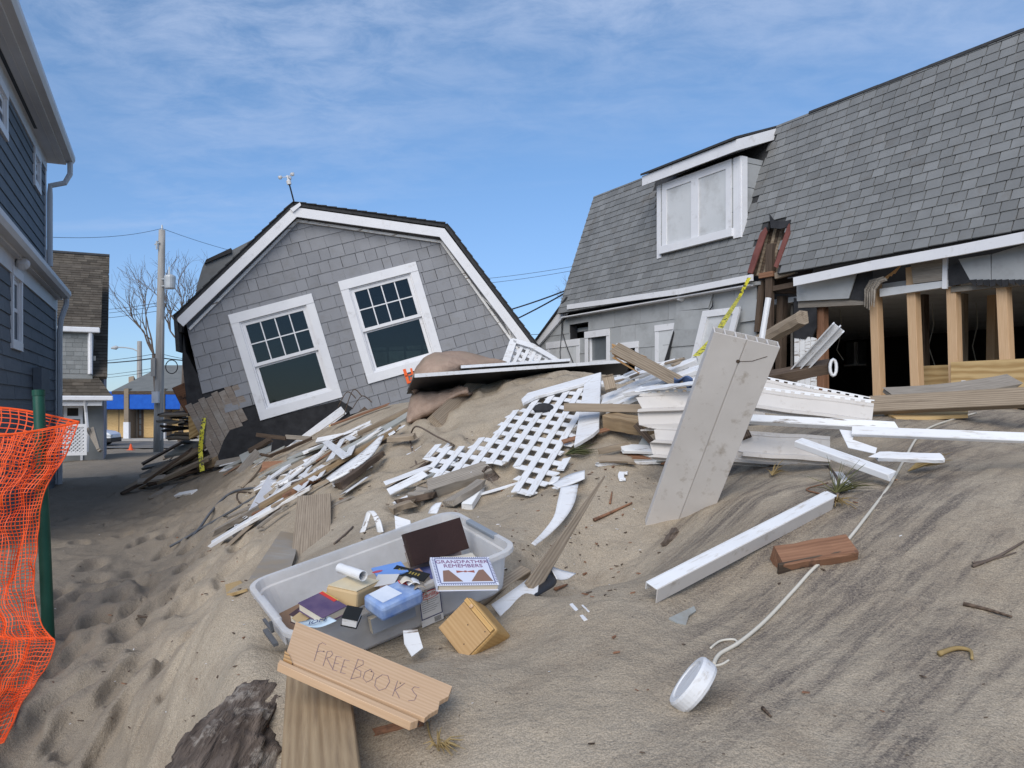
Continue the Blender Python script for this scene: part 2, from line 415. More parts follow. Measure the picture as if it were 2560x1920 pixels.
def make_sand():
    nq, nr = 720, 760
    t = np.linspace(-1, 1, nq); q = 1.15*(0.72*t + 0.28*t**3)
    r = np.linspace(math.log(1.0), math.log(70+Y0), nr)
    Q, Rr = np.meshgrid(q, r)
    Y = np.exp(Rr) - Y0; X = Q*(Y+Y0)
    Z = ground(X, Y)
    Dn = np.sqrt(X*X+Y*Y)
    path = 1/(1+np.exp(np.clip((X+.95+.22*Y)*5, -40, 40)))*(Y < 22)
    Z += .004*vnoise(X*31, Y*31, 17)
    # footprints in the trodden path on the left
    rs = np.random.RandomState(5)
    prints = []
    for i in range(360):
        y = 2.6 + 13*rs.rand()**1.6
        xc = -1.70 - .25*(y-2.7); x = xc + rs.randn()*(.42+.10*(y-2.7))
        if x > -.85 - .20*y + .2: continue
        prints.append((x, y, rs.rand()*.9-.45 + (math.pi if rs.rand() < .5 else 0), .035+.04*rs.rand()))
    for i in range(60):
        prints.append((-.9+rs.rand()*2.0, 4.3+rs.rand()*1.9, rs.rand()*6.3, .012+.02*rs.rand()))
    D_ = np.zeros_like(Z)
    for (x, y, a, dp) in prints:
        m = (np.abs(X-x) < .4) & (np.abs(Y-y) < .4)
        if not m.any(): continue
        dx = X[m]-x; dy = Y[m]-y
        u = (dx*math.sin(a)+dy*math.cos(a))/.150; v = (dx*math.cos(a)-dy*math.sin(a))/.068
        rr = np.sqrt(u*u+v*v)
        D_[m] += -dp*1.25*np.exp(-rr**4*.8)*(1+.35*np.clip(u,-1,1)) + dp*.42*np.exp(-((rr-1.5)/.42)**2)*(1+.5*np.sin(2*np.arctan2(v, u)+x*40))
    Z += np.where(D_ < 0, .062*np.tanh(D_/.062), .030*np.tanh(D_/.030))
    V_ = np.stack([X, Y, Z], -1).reshape(-1, 3)
    idx = np.arange(nq*nr).reshape(nr, nq)
    Fq = np.stack([idx[:-1, :-1], idx[:-1, 1:], idx[1:, 1:], idx[1:, :-1]], -1).reshape(-1, 4)
    me = bpy.data.meshes.new('sand')
    me.vertices.add(len(V_)); me.vertices.foreach_set('co', V_.ravel())
    me.loops.add(Fq.size); me.loops.foreach_set('vertex_index', Fq.ravel())
    me.polygons.add(len(Fq)); me.polygons.foreach_set('loop_start', np.arange(0, Fq.size, 4)); me.polygons.foreach_set('loop_total', np.full(len(Fq), 4))
    me.polygons.foreach_set('use_smooth', np.ones(len(Fq), bool))
    me.update(calc_edges=True); me.validate()
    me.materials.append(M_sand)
    return structure(put('sand', me))

def sand_mat():
    m = bpy.data.materials.new('sand'); m.use_nodes = True
    t = m.node_tree; t.nodes.clear(); N = t.nodes.new; L = t.links.new
    out = N('ShaderNodeOutputMaterial'); bs = N('ShaderNodeBsdfPrincipled'); L(bs.outputs[0], out.inputs[0])
    bs.inputs['Roughness'].default_value = .95; bs.inputs['Specular IOR Level'].default_value = .08
    tcn = N('ShaderNodeTexCoord'); P_ = tcn.outputs['Object']
    def noise_(scale, det, rough=.6, mapping=None, src=None):
        n = N('ShaderNodeTexNoise'); n.inputs['Scale'].default_value = scale; n.inputs['Detail'].default_value = det; n.inputs['Roughness'].default_value = rough
        s_ = src or P_
        if mapping:
            rot, st = mapping
            ro = N('ShaderNodeVectorRotate'); ro.inputs['Axis'].default_value = (0, 0, 1); ro.inputs['Angle'].default_value = rot; L(s_, ro.inputs[0])
            mu = N('ShaderNodeVectorMath'); mu.operation = 'MULTIPLY'; mu.inputs[1].default_value = st; L(ro.outputs[0], mu.inputs[0]); s_ = mu.outputs[0]
        L(s_, n.inputs[0]); return n.outputs[0]
    def rg(x, a, b, c=0., d=1.):
        n = N('ShaderNodeMapRange'); n.inputs[1].default_value = a; n.inputs[2].default_value = b; n.inputs[3].default_value = c; n.inputs[4].default_value = d; n.interpolation_type = 'SMOOTHSTEP'; L(x, n.inputs[0]); return n.outputs[0]
    def ma(op, a, b):
        n = N('ShaderNodeMath'); n.operation = op
        for i, x in enumerate((a, b)):
            if hasattr(x, 'is_output'): L(x, n.inputs[i])
            else: n.inputs[i].default_value = x
        return n.outputs[0]
    def mix(f, a, b):
        n = N('ShaderNodeMix'); n.data_type = 'RGBA'
        L(f, n.inputs[0])
        for i, x in ((6, a), (7, b)):
            if hasattr(x, 'is_output'): L(x, n.inputs[i])
            else: n.inputs[i].default_value = (*x, 1)
        return n.outputs[2]
    base = mix(rg(noise_(1.3, 6), .3, .7), (.350, .290, .218), (.435, .368, .282))
    base = mix(ma('MULTIPLY', rg(noise_(4.5, 7, .7), .48, .72), .55), base, (.27, .215, .16))
    # heavy-mineral streaks (dark grains) along the fall of the right-hand slope
    ang = R(-41)
    s1 = rg(noise_(1.0, 7, .62, (ang, (.9, 6.5, 1))), .40, .58)
    s2 = rg(noise_(1.0, 8, .7, (ang, (2.4, 24, 1))), .40, .60)
    sp = N('ShaderNodeSeparateXYZ'); L(P_, sp.inputs[0])
    mask = rg(ma('SUBTRACT', sp.outputs[0], ma('MULTIPLY', sp.outputs[1], .16)), -.20, .35)
    far = rg(sp.outputs[1], 4.6, 6.5, 1, 0)
    grain = noise_(160, 2, .5)
    st = ma('MULTIPLY', ma('MULTIPLY', s1, ma('ADD', ma('MULTIPLY', s2, .75), .25)), ma('MULTIPLY', mask, far))
    st = ma('MULTIPLY', st, rg(grain, .32, .62, .45, 1.0))
    base = mix(ma('MULTIPLY', st, .84), base, (.088, .075, .073))
    # trodden sand of the left path, with the house's shade put into its colour
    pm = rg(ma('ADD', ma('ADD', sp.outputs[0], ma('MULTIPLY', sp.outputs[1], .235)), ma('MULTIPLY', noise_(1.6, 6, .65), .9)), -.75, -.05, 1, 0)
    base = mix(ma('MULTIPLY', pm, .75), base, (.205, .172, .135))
    sp2 = rg(noise_(240, 2, .5), .34, .66, .80, 1.18)
    hs = N('ShaderNodeHueSaturation'); L(sp2, hs.inputs['Value']); L(base, hs.inputs['Color'])
    bits = rg(noise_(55, 3, .5), .70, .74)
    base = mix(ma('MULTIPLY', bits, .7), hs.outputs[0], (.09, .065, .045))
    L(base, bs.inputs['Base Color'])
    h = ma('ADD', ma('MULTIPLY', noise_(14, 8, .65), .8), ma('MULTIPLY', noise_(120, 4, .6), .22))
    bp = N('ShaderNodeBump'); bp.inputs['Strength'].default_value = .7; bp.inputs['Distance'].default_value = .04; L(h, bp.inputs['Height']); L(bp.outputs[0], bs.inputs['Normal'])
    return m
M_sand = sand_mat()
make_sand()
gm = mat('far_ground', (.30, .25, .19), (.36, .30, .24), scale=.3, rough=.95, bump=.1)
g_ = MB(); g_.add([(-1500, -400, -.08), (1500, -400, -.08), (1500, 2500, -.08), (-1500, 2500, -.08)], [(0, 1, 2, 3)])
structure(g_.build('ground', gm))
M_asph = mat('asphalt', (.10, .10, .10), (.15, .148, .145), scale=2, rough=.9, bump=.15, bscale=60, dirt=(.28, .24, .19), dirt_lo=.45, dirt_hi=.7, dirt_scale=.6)
M_conc = mat('concrete', (.34, .32, .29), (.45, .43, .40), scale=1.6, rough=.9, bump=.2, bscale=25)
part_ = MB(); part_.add([(-60, 47, .012), (60, 47, .012), (60, 56.0, .012), (-60, 56.0, .012)], [(0, 1, 2, 3)])
structure(part_.build('road', M_asph))
part_ = MB(); part_.box(-60, 60, 56.0, 57.9, -.05, .13)
structure(part_.build('pavement', M_conc))
# ------------------------------------------------------------------ shingles / boards laid in courses on a plane
_shared = {}
def pieces(plane, rects, mat_, parent, name, thick=.012, thin=.003, clip=None, keep=None, maxobj=300, jitter=.0, stuffname=None, gap=.003, drop=0):
    """rects = (u0,u1,v0,v1) on the plane; the largest seen become parts, the others one part of stuff"""
    todo = []
    for (u0, u1, v0, v1) in rects:
        poly = [(u0+gap, v0), (u1-gap, v0), (u1-gap, v1), (u0+gap, v1)]
        full = True
        if clip:
            c = clip_convex(poly, clip)
            if len(c) < 3: continue
            full = len(c) == 4 and all(min(abs(p[0]-q[0])+abs(p[1]-q[1]) for q in poly) < 1e-6 for p in c)
            poly = c
        uc = sum(p[0] for p in poly)/len(poly); vc = sum(p[1] for p in poly)/len(poly)
        wp = plane.pt(uc, vc)
        if wp.y < .5: continue
        px, py = topx(wp)
        if keep and not keep(px, py, uc, vc): continue
        ar = 0
        for i in range(len(poly)):
            a, b = poly[i-1], poly[i]; ar += a[0]*b[1]-b[0]*a[1]
        vis = (-20 < px < 2580 and -20 < py < 1940)
        todo.append((abs(ar)/wp.y**2*(1 if vis else .001), uc, vc, poly, full, v0, v1))
    todo.sort(key=lambda t: -t[0])
    rest = MB(); nrest = 0
    for k, (a, uc, vc, poly, full, v0, v1) in enumerate(todo):
        jt = rng.uniform(-1, 1)*jitter
        z1 = lambda p: thick + (thin-thick)*((p[1]-v0)/(v1-v0))
        if k < maxobj:
            vlen = v1 - v0
            if full:
                wq = round((poly[1][0]-poly[0][0])/.01)*.01 or .01
                key = (mat_.name, name, wq, round(vlen, 3), thick)
                me = _shared.get(key)
                if me is None:
                    b = MB(); h = vlen/2
                    b.prism([(-wq/2, -h), (wq/2, -h), (wq/2, h), (-wq/2, h)], -.004, 0, lambda p: thick+(thin-thick)*((p[1]+h)/vlen))
                    me = _shared[key] = b.mesh(name, mat_)
                pl = plane.sub(uc, vc, rng.uniform(0, .0018))
            else:
                b = MB(); q = [(p[0]-uc, p[1]-vc) for p in poly]
                b.prism(q, -.004, 0, lambda p: thick+(thin-thick)*((p[1]+vc-v0)/(v1-v0)))
                me = b.mesh(name, mat_); pl = plane.sub(uc, vc, rng.uniform(0, .0018))
            M = pl.M @ Matrix.Rotation(jt, 4, 'Z')
            put(name, me, parent, M)
        else:
            rest.prism(poly, -.004, 0, z1); nrest += 1
    if nrest: stuff(rest.build(stuffname or name + 's', mat_, parent, plane.M))
def courses(u0, u1, v0, v1, ch, wmin, wmax, lap=.0, holes=(), seed=1):
    r_ = random.Random(seed); out = []; v = v0
    while v < v1:
        u = u0 - r_.random()*wmax
        while u < u1:
            w_ = r_.uniform(wmin, wmax); rs = [(u, u+w_, v - r_.random()*.004, v+ch+lap)]
            for h in holes: rs = [q for r0 in rs for q in rect_minus(r0, h)]
            out += rs; u += w_
        v += ch
    return out
def fascia(plane, pts, wid, th, w0, mat_, name, parent):
    """board that follows the polyline pts (u,v) on a plane; its outer edge is the polyline, it hangs wid below / inside"""
    for i in range(len(pts)-1):
        a = Vector(pts[i]); b = Vector(pts[i+1]); d = (b-a).normalized(); nn = Vector((d.y, -d.x))
        mb = MB(); mb.prism([tuple(a), tuple(b), tuple(b+nn*wid), tuple(a+nn*wid)], w0, w0+th + i*.001)
        mb.build(name, mat_, parent, plane.M)
def window(plane, uc, vc, W, H, parent, trim=.10, cols=4, rows=2, w0=0.0, dark=None, sill=True, upper=.5, depth=.03, glassm=None, proud=.02):
    """double-hung window: trim frame on the wall, two sashes, muntins, panes (sub-parts)"""
    M = plane.sub(uc, vc, w0).M; h, w2 = H/2, W/2
    fr = MB()
    fr.prism([(-w2-trim, h), (w2+trim, h), (w2+trim, h+trim*1.15), (-w2-trim, h+trim*1.15)], -.02, proud+.006)
    fr.prism([(-w2-trim, -h), (-w2, -h), (-w2, h), (-w2-trim, h)], -.02, proud)
    fr.prism([(w2, -h), (w2+trim, -h), (w2+trim, h), (w2, h)], -.02, proud)
    if sill: fr.prism([(-w2-trim, -h-trim*1.1), (w2+trim, -h-trim*1.1), (w2+trim, -h), (-w2-trim, -h)], -.02, proud+.004)
    # jamb liner
    for (a, b, c, d) in ((-w2, -w2+.02, -h, h), (w2-.02, w2, -h, h), (-w2+.02, w2-.02, h-.02, h), (-w2+.02, w2-.02, -h, -h+.025)):
        fr.prism([(a, c), (b, c), (b, d), (a, d)], -.09, -.004)
    f = fr.build('window', M_trim, parent, M)
    iw, ih = w2-.021, h-.021; mid = -ih + 2*ih*(1-upper)
    def sash(v0, v1, zc, nm, c, r, sw=.045):
        s_ = MB()
        for (a, b, cc, d) in ((-iw, -iw+sw, v0, v1), (iw-sw, iw, v0, v1), (-iw+sw, iw-sw, v1-sw, v1), (-iw+sw, iw-sw, v0, v0+sw)):
            s_.prism([(a, cc), (b, cc), (b, d), (a, d)], zc-.018, zc+.018)
        s_.build('sash', M_trim, f, M)
        x0, x1, y0, y1 = -iw+sw, iw-sw, v0+sw, v1-sw
        for i in range(1, c):
            x = x0+(x1-x0)*i/c; part('muntin', lambda b: b.box(x-.008, x+.008, y0, y1, zc-.006, zc+.010), M_trim, f, M)
        for j in range(1, r):
            y = y0+(y1-y0)*j/r; part('muntin', lambda b: b.box(x0, x1, y-.008, y+.008, zc-.004, zc+.012), M_trim, f, M)
        part('pane', lambda b: b.box(x0-.004, x1+.004, y0-.004, y1+.004, zc-.012, zc-.009), glassm or M_glass, f, M)
    if upper < 1: sash(-ih, mid, -.070, 'lower', 1, 1)
    sash(mid-.02 if upper < 1 else -ih, ih, -.035, 'upper', cols, rows)
    return f
M_shing = mat('grey_wall_shingle', (.228, .232, .247), (.268, .272, .287), scale=3, stretch=(1, .4, 1), rough=.75, bump=.12, bscale=40, rnd=.07, dirt=(.20, .195, .19), dirt_lo=.52, dirt_hi=.8, dirt_scale=5)
M_roofs = mat('roof_shingle', (.172, .176, .176), (.222, .226, .226), scale=2.5, rough=.93, bump=.35, bscale=140, rnd=.14, dirt=(.16, .15, .138), dirt_lo=.55, dirt_hi=.75, dirt_scale=3, spec=.1)
M_roofd = mat('dark_roof_edge', (.035, .036, .038), (.06, .06, .062), rough=.95, scale=20)
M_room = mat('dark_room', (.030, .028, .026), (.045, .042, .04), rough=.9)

# ------------------------------------------------------------------ the tipped house
def tipped_house():
    yaw, roll = R(11), R(16.4)
    uh = V(math.cos(yaw), math.sin(yaw), 0); up = V(0, 0, 1)
    ux = uh*math.cos(roll) + up*math.sin(roll); uy = -uh*math.sin(roll) + up*math.cos(roll)
    g = Pl(P(900, 760, 11.5), ux, uy)
    H = thing('house', 'grey shingled gambrel house tipped over sideways in the sand, two white gable windows', 'house', g.pt(0, -2.3))
    px = g.uv
    rake = [px(447, 800), px(735, 520), px(1110, 572), px(1345, 885)]
    a, b, c, d = [Vector(q) for q in rake]
    low_l, low_r = px(565, 1235), px(1400, 1110)
    wall = [a+Vector((.08, -.05)), b+Vector((0, -.05)), c+Vector((-.05, -.05)), d+Vector((-.12, 0)), Vector(low_r), Vector(low_l)]
    wins = []
    for (cs, W_, H_) in (([(570, 795), (775, 735), (858, 985), (655, 1053)], 0, 0), ([(845, 712), (1035, 655), (1112, 895), (925, 965)], 0, 0)):
        q = [Vector(px(*t)) for t in cs]; cen = sum(q, Vector((0, 0)))/4
        wd = ((q[1]-q[0]).length + (q[2]-q[3]).length)/2; ht = ((q[3]-q[0]).length + (q[2]-q[1]).length)/2
        wins.append((cen.x, cen.y, wd, ht))
    tr = .115
    holes = [(x-w_/2+tr*.55, x+w_/2-tr*.55, y-h_/2+tr*.55, y+h_/2-tr*.55) for x, y, w_, h_ in wins]
    # wall with real window openings: built from upright strips between the openings
    xs = sorted({min(p[0] for p in wall)-.01, max(p[0] for p in wall)+.01} | {h[0] for h in holes} | {h[1] for h in holes})
    back = MB()
    for x0, x1 in zip(xs[:-1], xs[1:]):
        spans = sorted([(h[2], h[3]) for h in holes if h[0] <= x0+1e-6 and h[1] >= x1-1e-6]); v = -6
        segs = []
        for s0, s1 in spans: segs.append((v, s0)); v = s1
        segs.append((v, 6))
        for s0, s1 in segs:
            q = clip_convex([(x0, s0), (x1, s0), (x1, s1), (x0, s1)], [tuple(p) for p in wall])
            if len(q) > 2: back.prism(q, -.06, -.006)
    back.build('wall', M_tar, H, g.M)
    # grey shingles
    torn = [(380, 560), (462, 806), (461, 872), (485, 897), (498, 945), (492, 966), (510, 990), (532, 990), (566, 980), (575, 1013), (640, 997), (700, 1062), (860, 1000), (900, 1034), (1500, 1130), (1500, 300), (300, 300)]
    u0 = min(p[0] for p in wall); u1 = max(p[0] for p in wall); v0 = min(p[1] for p in wall); v1 = max(p[1] for p in wall)
    full_h = [(h[0]-.0, h[1]+.0, h[2], h[3]) for h in holes]
    rc = courses(u0, u1, v0-.05, v1, .170, .12, .235, .012, full_h, 3)
    pieces(g, rc, M_shing, H, 'shingle', .012, .002, [tuple(p) for p in wall], lambda x, y, u, v: inpoly(x, y, torn), 300, .012, gap=.0022)
    # weathered sheathing boards laid bare at the lower left corner
    q0 = Vector(px(548, 985)); dr = (Vector(px(640, 1165)) - q0).normalized(); pr = Vector((-dr.y, dr.x))
    for k in range(-5, 3):
        o = q0 + pr*k*.095; e = o + dr*((1.05+.05*(k % 3)) if k < 1 else .62-.16*k+.03*(k % 2))
        s = o - dr*(.02 + .03*(k % 2))
        part('board', lambda b: b.prism([tuple(s), tuple(e), tuple(e+pr*.09), tuple(s+pr*.09)], -.003, .008+.002*(k % 2)), M_sheath, H, g.M)
    tarp = [px(*t) for t in ((652, 1050), (850, 1000), (882, 1020), (800, 1100), (640, 1200), (530, 1180), (560, 1100), (575, 1075))]
    part('tar_paper', lambda b: b.prism(tarp, .012, .016), M_tar, H, g.M)
    for (x, y, w_, h_) in wins: window(g, x, y, w_-2*tr, h_-2*tr, H, tr, 4, 2, .012, glassm=M_glass)
    # roof: four slopes running back 7 m, built as slabs
    L_ = 7.0; ov = .16
    lw = a + (Vector((0, -1))*1.0).xy if False else Vector(px(455, 960))
    outer = [Vector(px(446, 880)), Vector(px(440, 795)), Vector(px(735, 512)), Vector(px(1114, 565)), Vector(px(1352, 884))]
    for i in range(4):
        p, q = outer[i], outer[i+1]; dd = (q-p).normalized(); nn = Vector((dd.y, -dd.x))
        b_ = MB(); b_.prism([tuple(p), tuple(q), tuple(q+nn*.05), tuple(p+nn*.05)], -L_, ov)
        b_.build('roof_slope', M_roofd, H, g.M)
    # shingle butts showing along the rake edge
    for i in range(1, 4):
        p, q = outer[i], outer[i+1]; n_ = int((q-p).length/.14); dd = (q-p).normalized(); nn = Vector((-dd.y, dd.x))
        for k in range(n_):
            s = p+dd*(k*.14); e = p+dd*(k*.14+.18)
            b_ = MB(); lift = .018
            if i == 1: b_.prism([tuple(s+nn*lift), tuple(e+nn*.004), tuple(e), tuple(s)], -1.2, ov+.02+.006*rng.random())
            else: b_.prism([tuple(s+nn*.004), tuple(e+nn*lift), tuple(e), tuple(s)], -1.2, ov+.02+.006*rng.random())
            b_.build('roof_shingle', M_roofd, H, g.M)
    inner = [px(446, 802), px(735, 524), px(1108, 577)]
    fascia(g, inner, .13, .03, ov-.03, M_trim, 'rake_board', H)
    e = [Vector(px(1108, 577)), Vector(px(1345, 890))]
    fascia(g, [tuple(e[0]), tuple(e[1])], .13, .03, ov-.028, M_trim, 'rake_board', H)
    # thin frieze moulding under the rake, and the torn white flap at the lower right
    fr = [Vector(t) for t in inner]
    fascia(g, [tuple(fr[0]+Vector((.10, -.14))), tuple(fr[1]+Vector((0, -.15))), tuple(fr[2]+Vector((-.07, -.14))), tuple(e[1]+Vector((-.20, .02)))], .035, .05, .0, M_peel, 'frieze', H)
    fl = [px(*t) for t in ((1262, 795), (1330, 850), (1342, 880), (1335, 872), (1290, 862), (1275, 848))]
    part('torn_flap', lambda b: b.prism(fl, .04, .055), M_white, H, g.M)
    sof = MB(); sof.prism([px(1200, 740), px(1268, 800), px(1278, 850), px(1255, 800)], .05, .075); sof.build('bent_trim', M_peel, H, g.M)
    # body behind the gable: side walls, floor and a dim room
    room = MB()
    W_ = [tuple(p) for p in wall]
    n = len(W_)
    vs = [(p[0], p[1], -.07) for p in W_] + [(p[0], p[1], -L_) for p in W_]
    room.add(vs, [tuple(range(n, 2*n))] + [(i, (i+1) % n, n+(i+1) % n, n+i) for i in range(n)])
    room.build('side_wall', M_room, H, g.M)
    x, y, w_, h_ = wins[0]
    part('shade_sheet', lambda b: b.box(x-1.1, x+.75, y-1.3, y+1.2, -.50, -.46), M_black, H, g.M)  # dark sheet added close behind the window so the room reads unlit
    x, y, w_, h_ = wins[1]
    part('shade_sheet', lambda b: b.box(x-.72, x+1.0, y-1.3, y+1.2, -.62, -.58), M_room, H, g.M)  # same added dark sheet behind the right-hand window
    # fallen ceiling tiles seen dimly through the right-hand window
    x, y, w_, h_ = wins[1]
    tile = Pl(g.pt(x-.55, y-.95, -.20), g.ux+g.uy*-.25, g.uy*.80+g.n*-.42)
    for i in range(5):
        for j in range(4):
            part('ceiling_tile', lambda b: b.box(i*.26+.012*(j % 2), i*.26+.225, j*.26, j*.26+.235, 0, .01+.02*rng.random()), M_tile, H, tile.M)
    # shed dormer rising from the left-hand slope further back
    dm = Pl(g.pt(0, 0, -1.6), g.ux, g.uy)
    dp = [dm.uv(*t) for t in ((496, 830), (488, 745), (492, 715), (506, 668), (512, 655), (580, 625), (648, 590), (700, 560), (735, 640), (600, 800))]
    part('dormer', lambda b: b.prism(dp, -3.0, 0), M_roofs, H, dm.M)
    dv = [dm.uv(*t) for t in ((512, 660), (516, 650), (578, 621), (580, 632))]
    part('dormer_vent', lambda b: b.prism(dv, -1.0, .04), M_roofd, H, dm.M)
    # black corner trim at the lower end of the left rake
    cb = [px(*t) for t in ((441, 798), (462, 806), (458, 832), (443, 833))]
    part('corner_flashing', lambda b: b.prism(cb, -.4, .12), M_tar, H, g.M)
    lc = [px(*t) for t in ((458, 835), (464, 880), (500, 950), (512, 1010), (470, 1040), (455, 900))]
    part('torn_corner', lambda b: b.prism(lc, -.5, -.003), M_tar, H, g.M)
    # orange rescue mark sprayed on the trim of the right-hand window and on the shingles
    for k, (st, wd) in enumerate((([(1010, 925), (1016, 940), (1020, 957)], .035), ([(1020, 957), (1030, 953), (1028, 945)], .03), ([(1022, 938), (1030, 935), (1028, 922)], .02))):
        pt = [V(*px(*t), .038 + .002*k) for t in st]
        part('spray_mark', lambda b: [b.box(min(p.x, q.x)-wd/2, max(p.x, q.x)+wd/2, min(p.y, q.y)-wd/3, max(p.y, q.y)+wd/3, .034+.002*k, .0385+.002*k) for p, q in zip(pt[:-1], pt[1:])], M_spray, H, g.M)
    # wind gauge on the ridge
    rp = g.pt(*px(737, 512), .10)
    A = thing('wind_gauge', 'wind gauge with white cups on a black pole at the tipped house peak', 'wind gauge', rp)
    top = g.pt(*px(725, 466), .10)
    part('pole', lambda b: b.tube([rp - (top-rp)*.12, rp, top], .011, 8), M_black, A)
    dirp = (top-rp).normalized(); sx = dirp.cross(V(0, 1, 0)).normalized(); sy = dirp.cross(sx)
    M = Matrix(((sx.x, sy.x, dirp.x, top.x), (sx.y, sy.y, dirp.y, top.y), (sx.z, sy.z, dirp.z, top.z), (0, 0, 0, 1)))
    part('hub', lambda b: b.lathe([(0, .0), (.03, .0), (.034, .05), (.012, .07), (.012, .13), (0, .13)], 10), M_white, A, M)
    for k in range(3):
        an = k*2.09+.5
        def cup(b):
            cx, cy = math.cos(an)*.085, math.sin(an)*.085
            b.tube([(0, 0, .11), (cx, cy, .11)], .006, 5)
            b.lathe([(.0, .085), (.02, .09), (.028, .108), (.030, .128), (.026, .128), (.015, .097), (0, .093)], 10, cx*1.2, cy*1.2)
        part('cup', cup, M_white, A, M)
    part('bracket', lambda b: b.prism([px(728, 530), px(752, 514), px(755, 521), px(735, 538)], .165, .19), M_trim, A, g.M)
    return g, H
M_sheath = wood('bare_sheathing', (.16, .125, .10), (.34, .29, .245), dirt=(.36, .34, .31), dirt_lo=.5, dirt_hi=.75, dirt_scale=5)
M_tile = mat('ceiling_tile', (.13, .14, .135), (.22, .235, .22), scale=3, dirt=(.12, .11, .10), dirt_lo=.5, dirt_hi=.6, rough=.9)
M_spray = mat('orange_spray_paint', (.85, .12, .03), (.9, .18, .05), rough=.7, bump=0)
GP, HOUSE_T = tipped_house()
# ------------------------------------------------------------------ the broken house on the right
M_panel = mat('grey_wall_panel', (.35, .36, .362), (.40, .41, .412), scale=2, rough=.8, bump=.06, bscale=60, rnd=.06, dirt=(.27, .275, .27), dirt_lo=.5, dirt_hi=.75, dirt_scale=3)
M_board = mat('window_board', (.55, .565, .57), (.61, .62, .625), scale=2, rough=.8, bump=.05, bscale=70, dirt=(.40, .40, .39), dirt_lo=.5, dirt_hi=.8, dirt_scale=3)
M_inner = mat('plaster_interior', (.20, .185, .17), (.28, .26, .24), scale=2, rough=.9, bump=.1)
M_rust = mat('red_flashing', (.13, .045, .038), (.20, .075, .06), scale=6, rough=.7, bump=.2)
M_wire_in = mat('pale_wire', (.35, .34, .30), rough=.6, bump=0)
def right_house():
    wl = Pl((3.83, 7.9, EYE), (.492, -.870, 0), (0, 0, 1))
    H = thing('house', 'long grey house split open at its right end, mansard shingle roof with a dormer', 'house', wl.pt(-2, -1.0))
    uv = wl.uv
    def pw(nm, pts, m, z0=0.0, z1=.012, w=0.0):
        q = [wl.uv(*t, w) for t in pts]
        return part(nm, lambda b: b.prism(q, w+z0, w+z1), m, H, wl.M)
    UL, UR = -5.93, 5.0
    # ---- wall of big cement panels, left of the break
    ucorner = uv(1893, 770)[0]
    base = -.95
    wins = {}
    def wrect(pts):
        q = [uv(*t) for t in pts]
        return (min(a for a, _ in q), max(a for a, _ in q), min(b for _, b in q), max(b for _, b in q))
    # sloped end piece beyond the mansard corner
    rk0 = uv(1428, 748); rk1 = uv(1337, 862)
    rk0c = (rk0[0], 1.44)
    openings = [wrect([(1472, 845), (1518, 960)]), wrect([(1552, 873), (1590, 960)]), wrect([(1425, 812), (1472, 843)])]
    us = sorted({rk1[0], ucorner} | {o[0] for o in openings} | {o[1] for o in openings})
    shell = MB()
    for x0, x1 in zip(us[:-1], us[1:]):
        sp = sorted([(o[2], o[3]) for o in openings if o[0] <= x0+1e-6 and o[1] >= x1-1e-6]); v = base; segs = []
        for a, b in sp: segs.append((v, max(v, a))); v = max(v, b)
        segs.append((v, 2.0))
        for a, b in segs:
            if b-a < .01: continue
            q = clip_convex([(x0, a), (x1, a), (x1, b), (x0, b)], [rk1, rk0c, (ucorner, 1.46), (ucorner, base), (rk1[0], base)])
            if len(q) > 2: shell.prism(q, -.14, -.004)
    shell.build('wall', M_tar, H, wl.M)
    rc = courses(rk1[0]-.1, ucorner, -.92, 1.47, .345, .60, .62, .006, openings, 9)
    pieces(wl, rc, M_panel, H, 'wall_panel', .014, .005, [rk1, rk0c, (ucorner, 1.46), (ucorner, base), (rk1[0], base)], None, 300, .004)
    # slipped, buckled panels around the leaning door
    for k, (pts, w_) in enumerate((([(1692, 778), (1778, 772), (1765, 822), (1685, 825)], .03), ([(1685, 826), (1766, 820), (1748, 862), (1672, 868)], .045), ([(1672, 868), (1748, 862), (1735, 905), (1662, 908)], .03), ([(1694, 735), (1785, 728), (1772, 770), (1692, 778)], .022), ([(1862, 752), (1898, 748), (1893, 800), (1852, 806)], .03))):
        pw('wall_panel', pts, M_panel, 0, .012, w_)
    pw('crack', [(1684, 826), (1672, 868), (1661, 902), (1672, 905), (1676, 876), (1686, 832)], M_tar, 0, .004, .062)
    pw('crack', [(1783, 742), (1780, 765), (1771, 777), (1774, 777), (1783, 766)], M_tar, 0, .004, .05)
    # ---- windows and boards of the left part
    def trimbox(rect, t=.09, m=M_trim, z=.02):
        u0, u1, v0, v1 = rect; f = MB()
        f.prism([(u0-t, v1), (u1+t, v1), (u1+t, v1+t*1.2), (u0-t, v1+t*1.2)], .012, z+.008)
        f.prism([(u0-t, v0), (u0, v0), (u0, v1), (u0-t, v1)], .012, z); f.prism([(u1, v0), (u1+t, v0), (u1+t, v1), (u1, v1)], .012, z)
        return f.build('window', m, H, wl.M)
    r1 = wrect([(1375, 872), (1443, 1000)])
    f = trimbox(r1); part('board', lambda b: b.box(r1[0], r1[1], r1[2], r1[3], .010, .016), M_board, f, wl.M)
    r2 = openings[0]; f = trimbox((r2[0], r2[1], -.4, r2[3]), .085)
    part('pane', lambda b: b.box(r2[0], r2[1], r2[2], r2[3], -.05, -.046), M_pane, f, wl.M)
    vm = uv(1495, 905)[1]
    part('sash', lambda b: [b.box(r2[0], r2[1], vm-.03, vm+.03, -.045, -.01), b.box(r2[0], r2[0]+.03, r2[2], r2[3], -.044, -.012), b.box(r2[1]-.03, r2[1], r2[2], r2[3], -.044, -.012)], M_trim, f, wl.M)
    r3 = openings[1]; trimbox((r3[0], r3[1], -.4, r3[3]), .075)
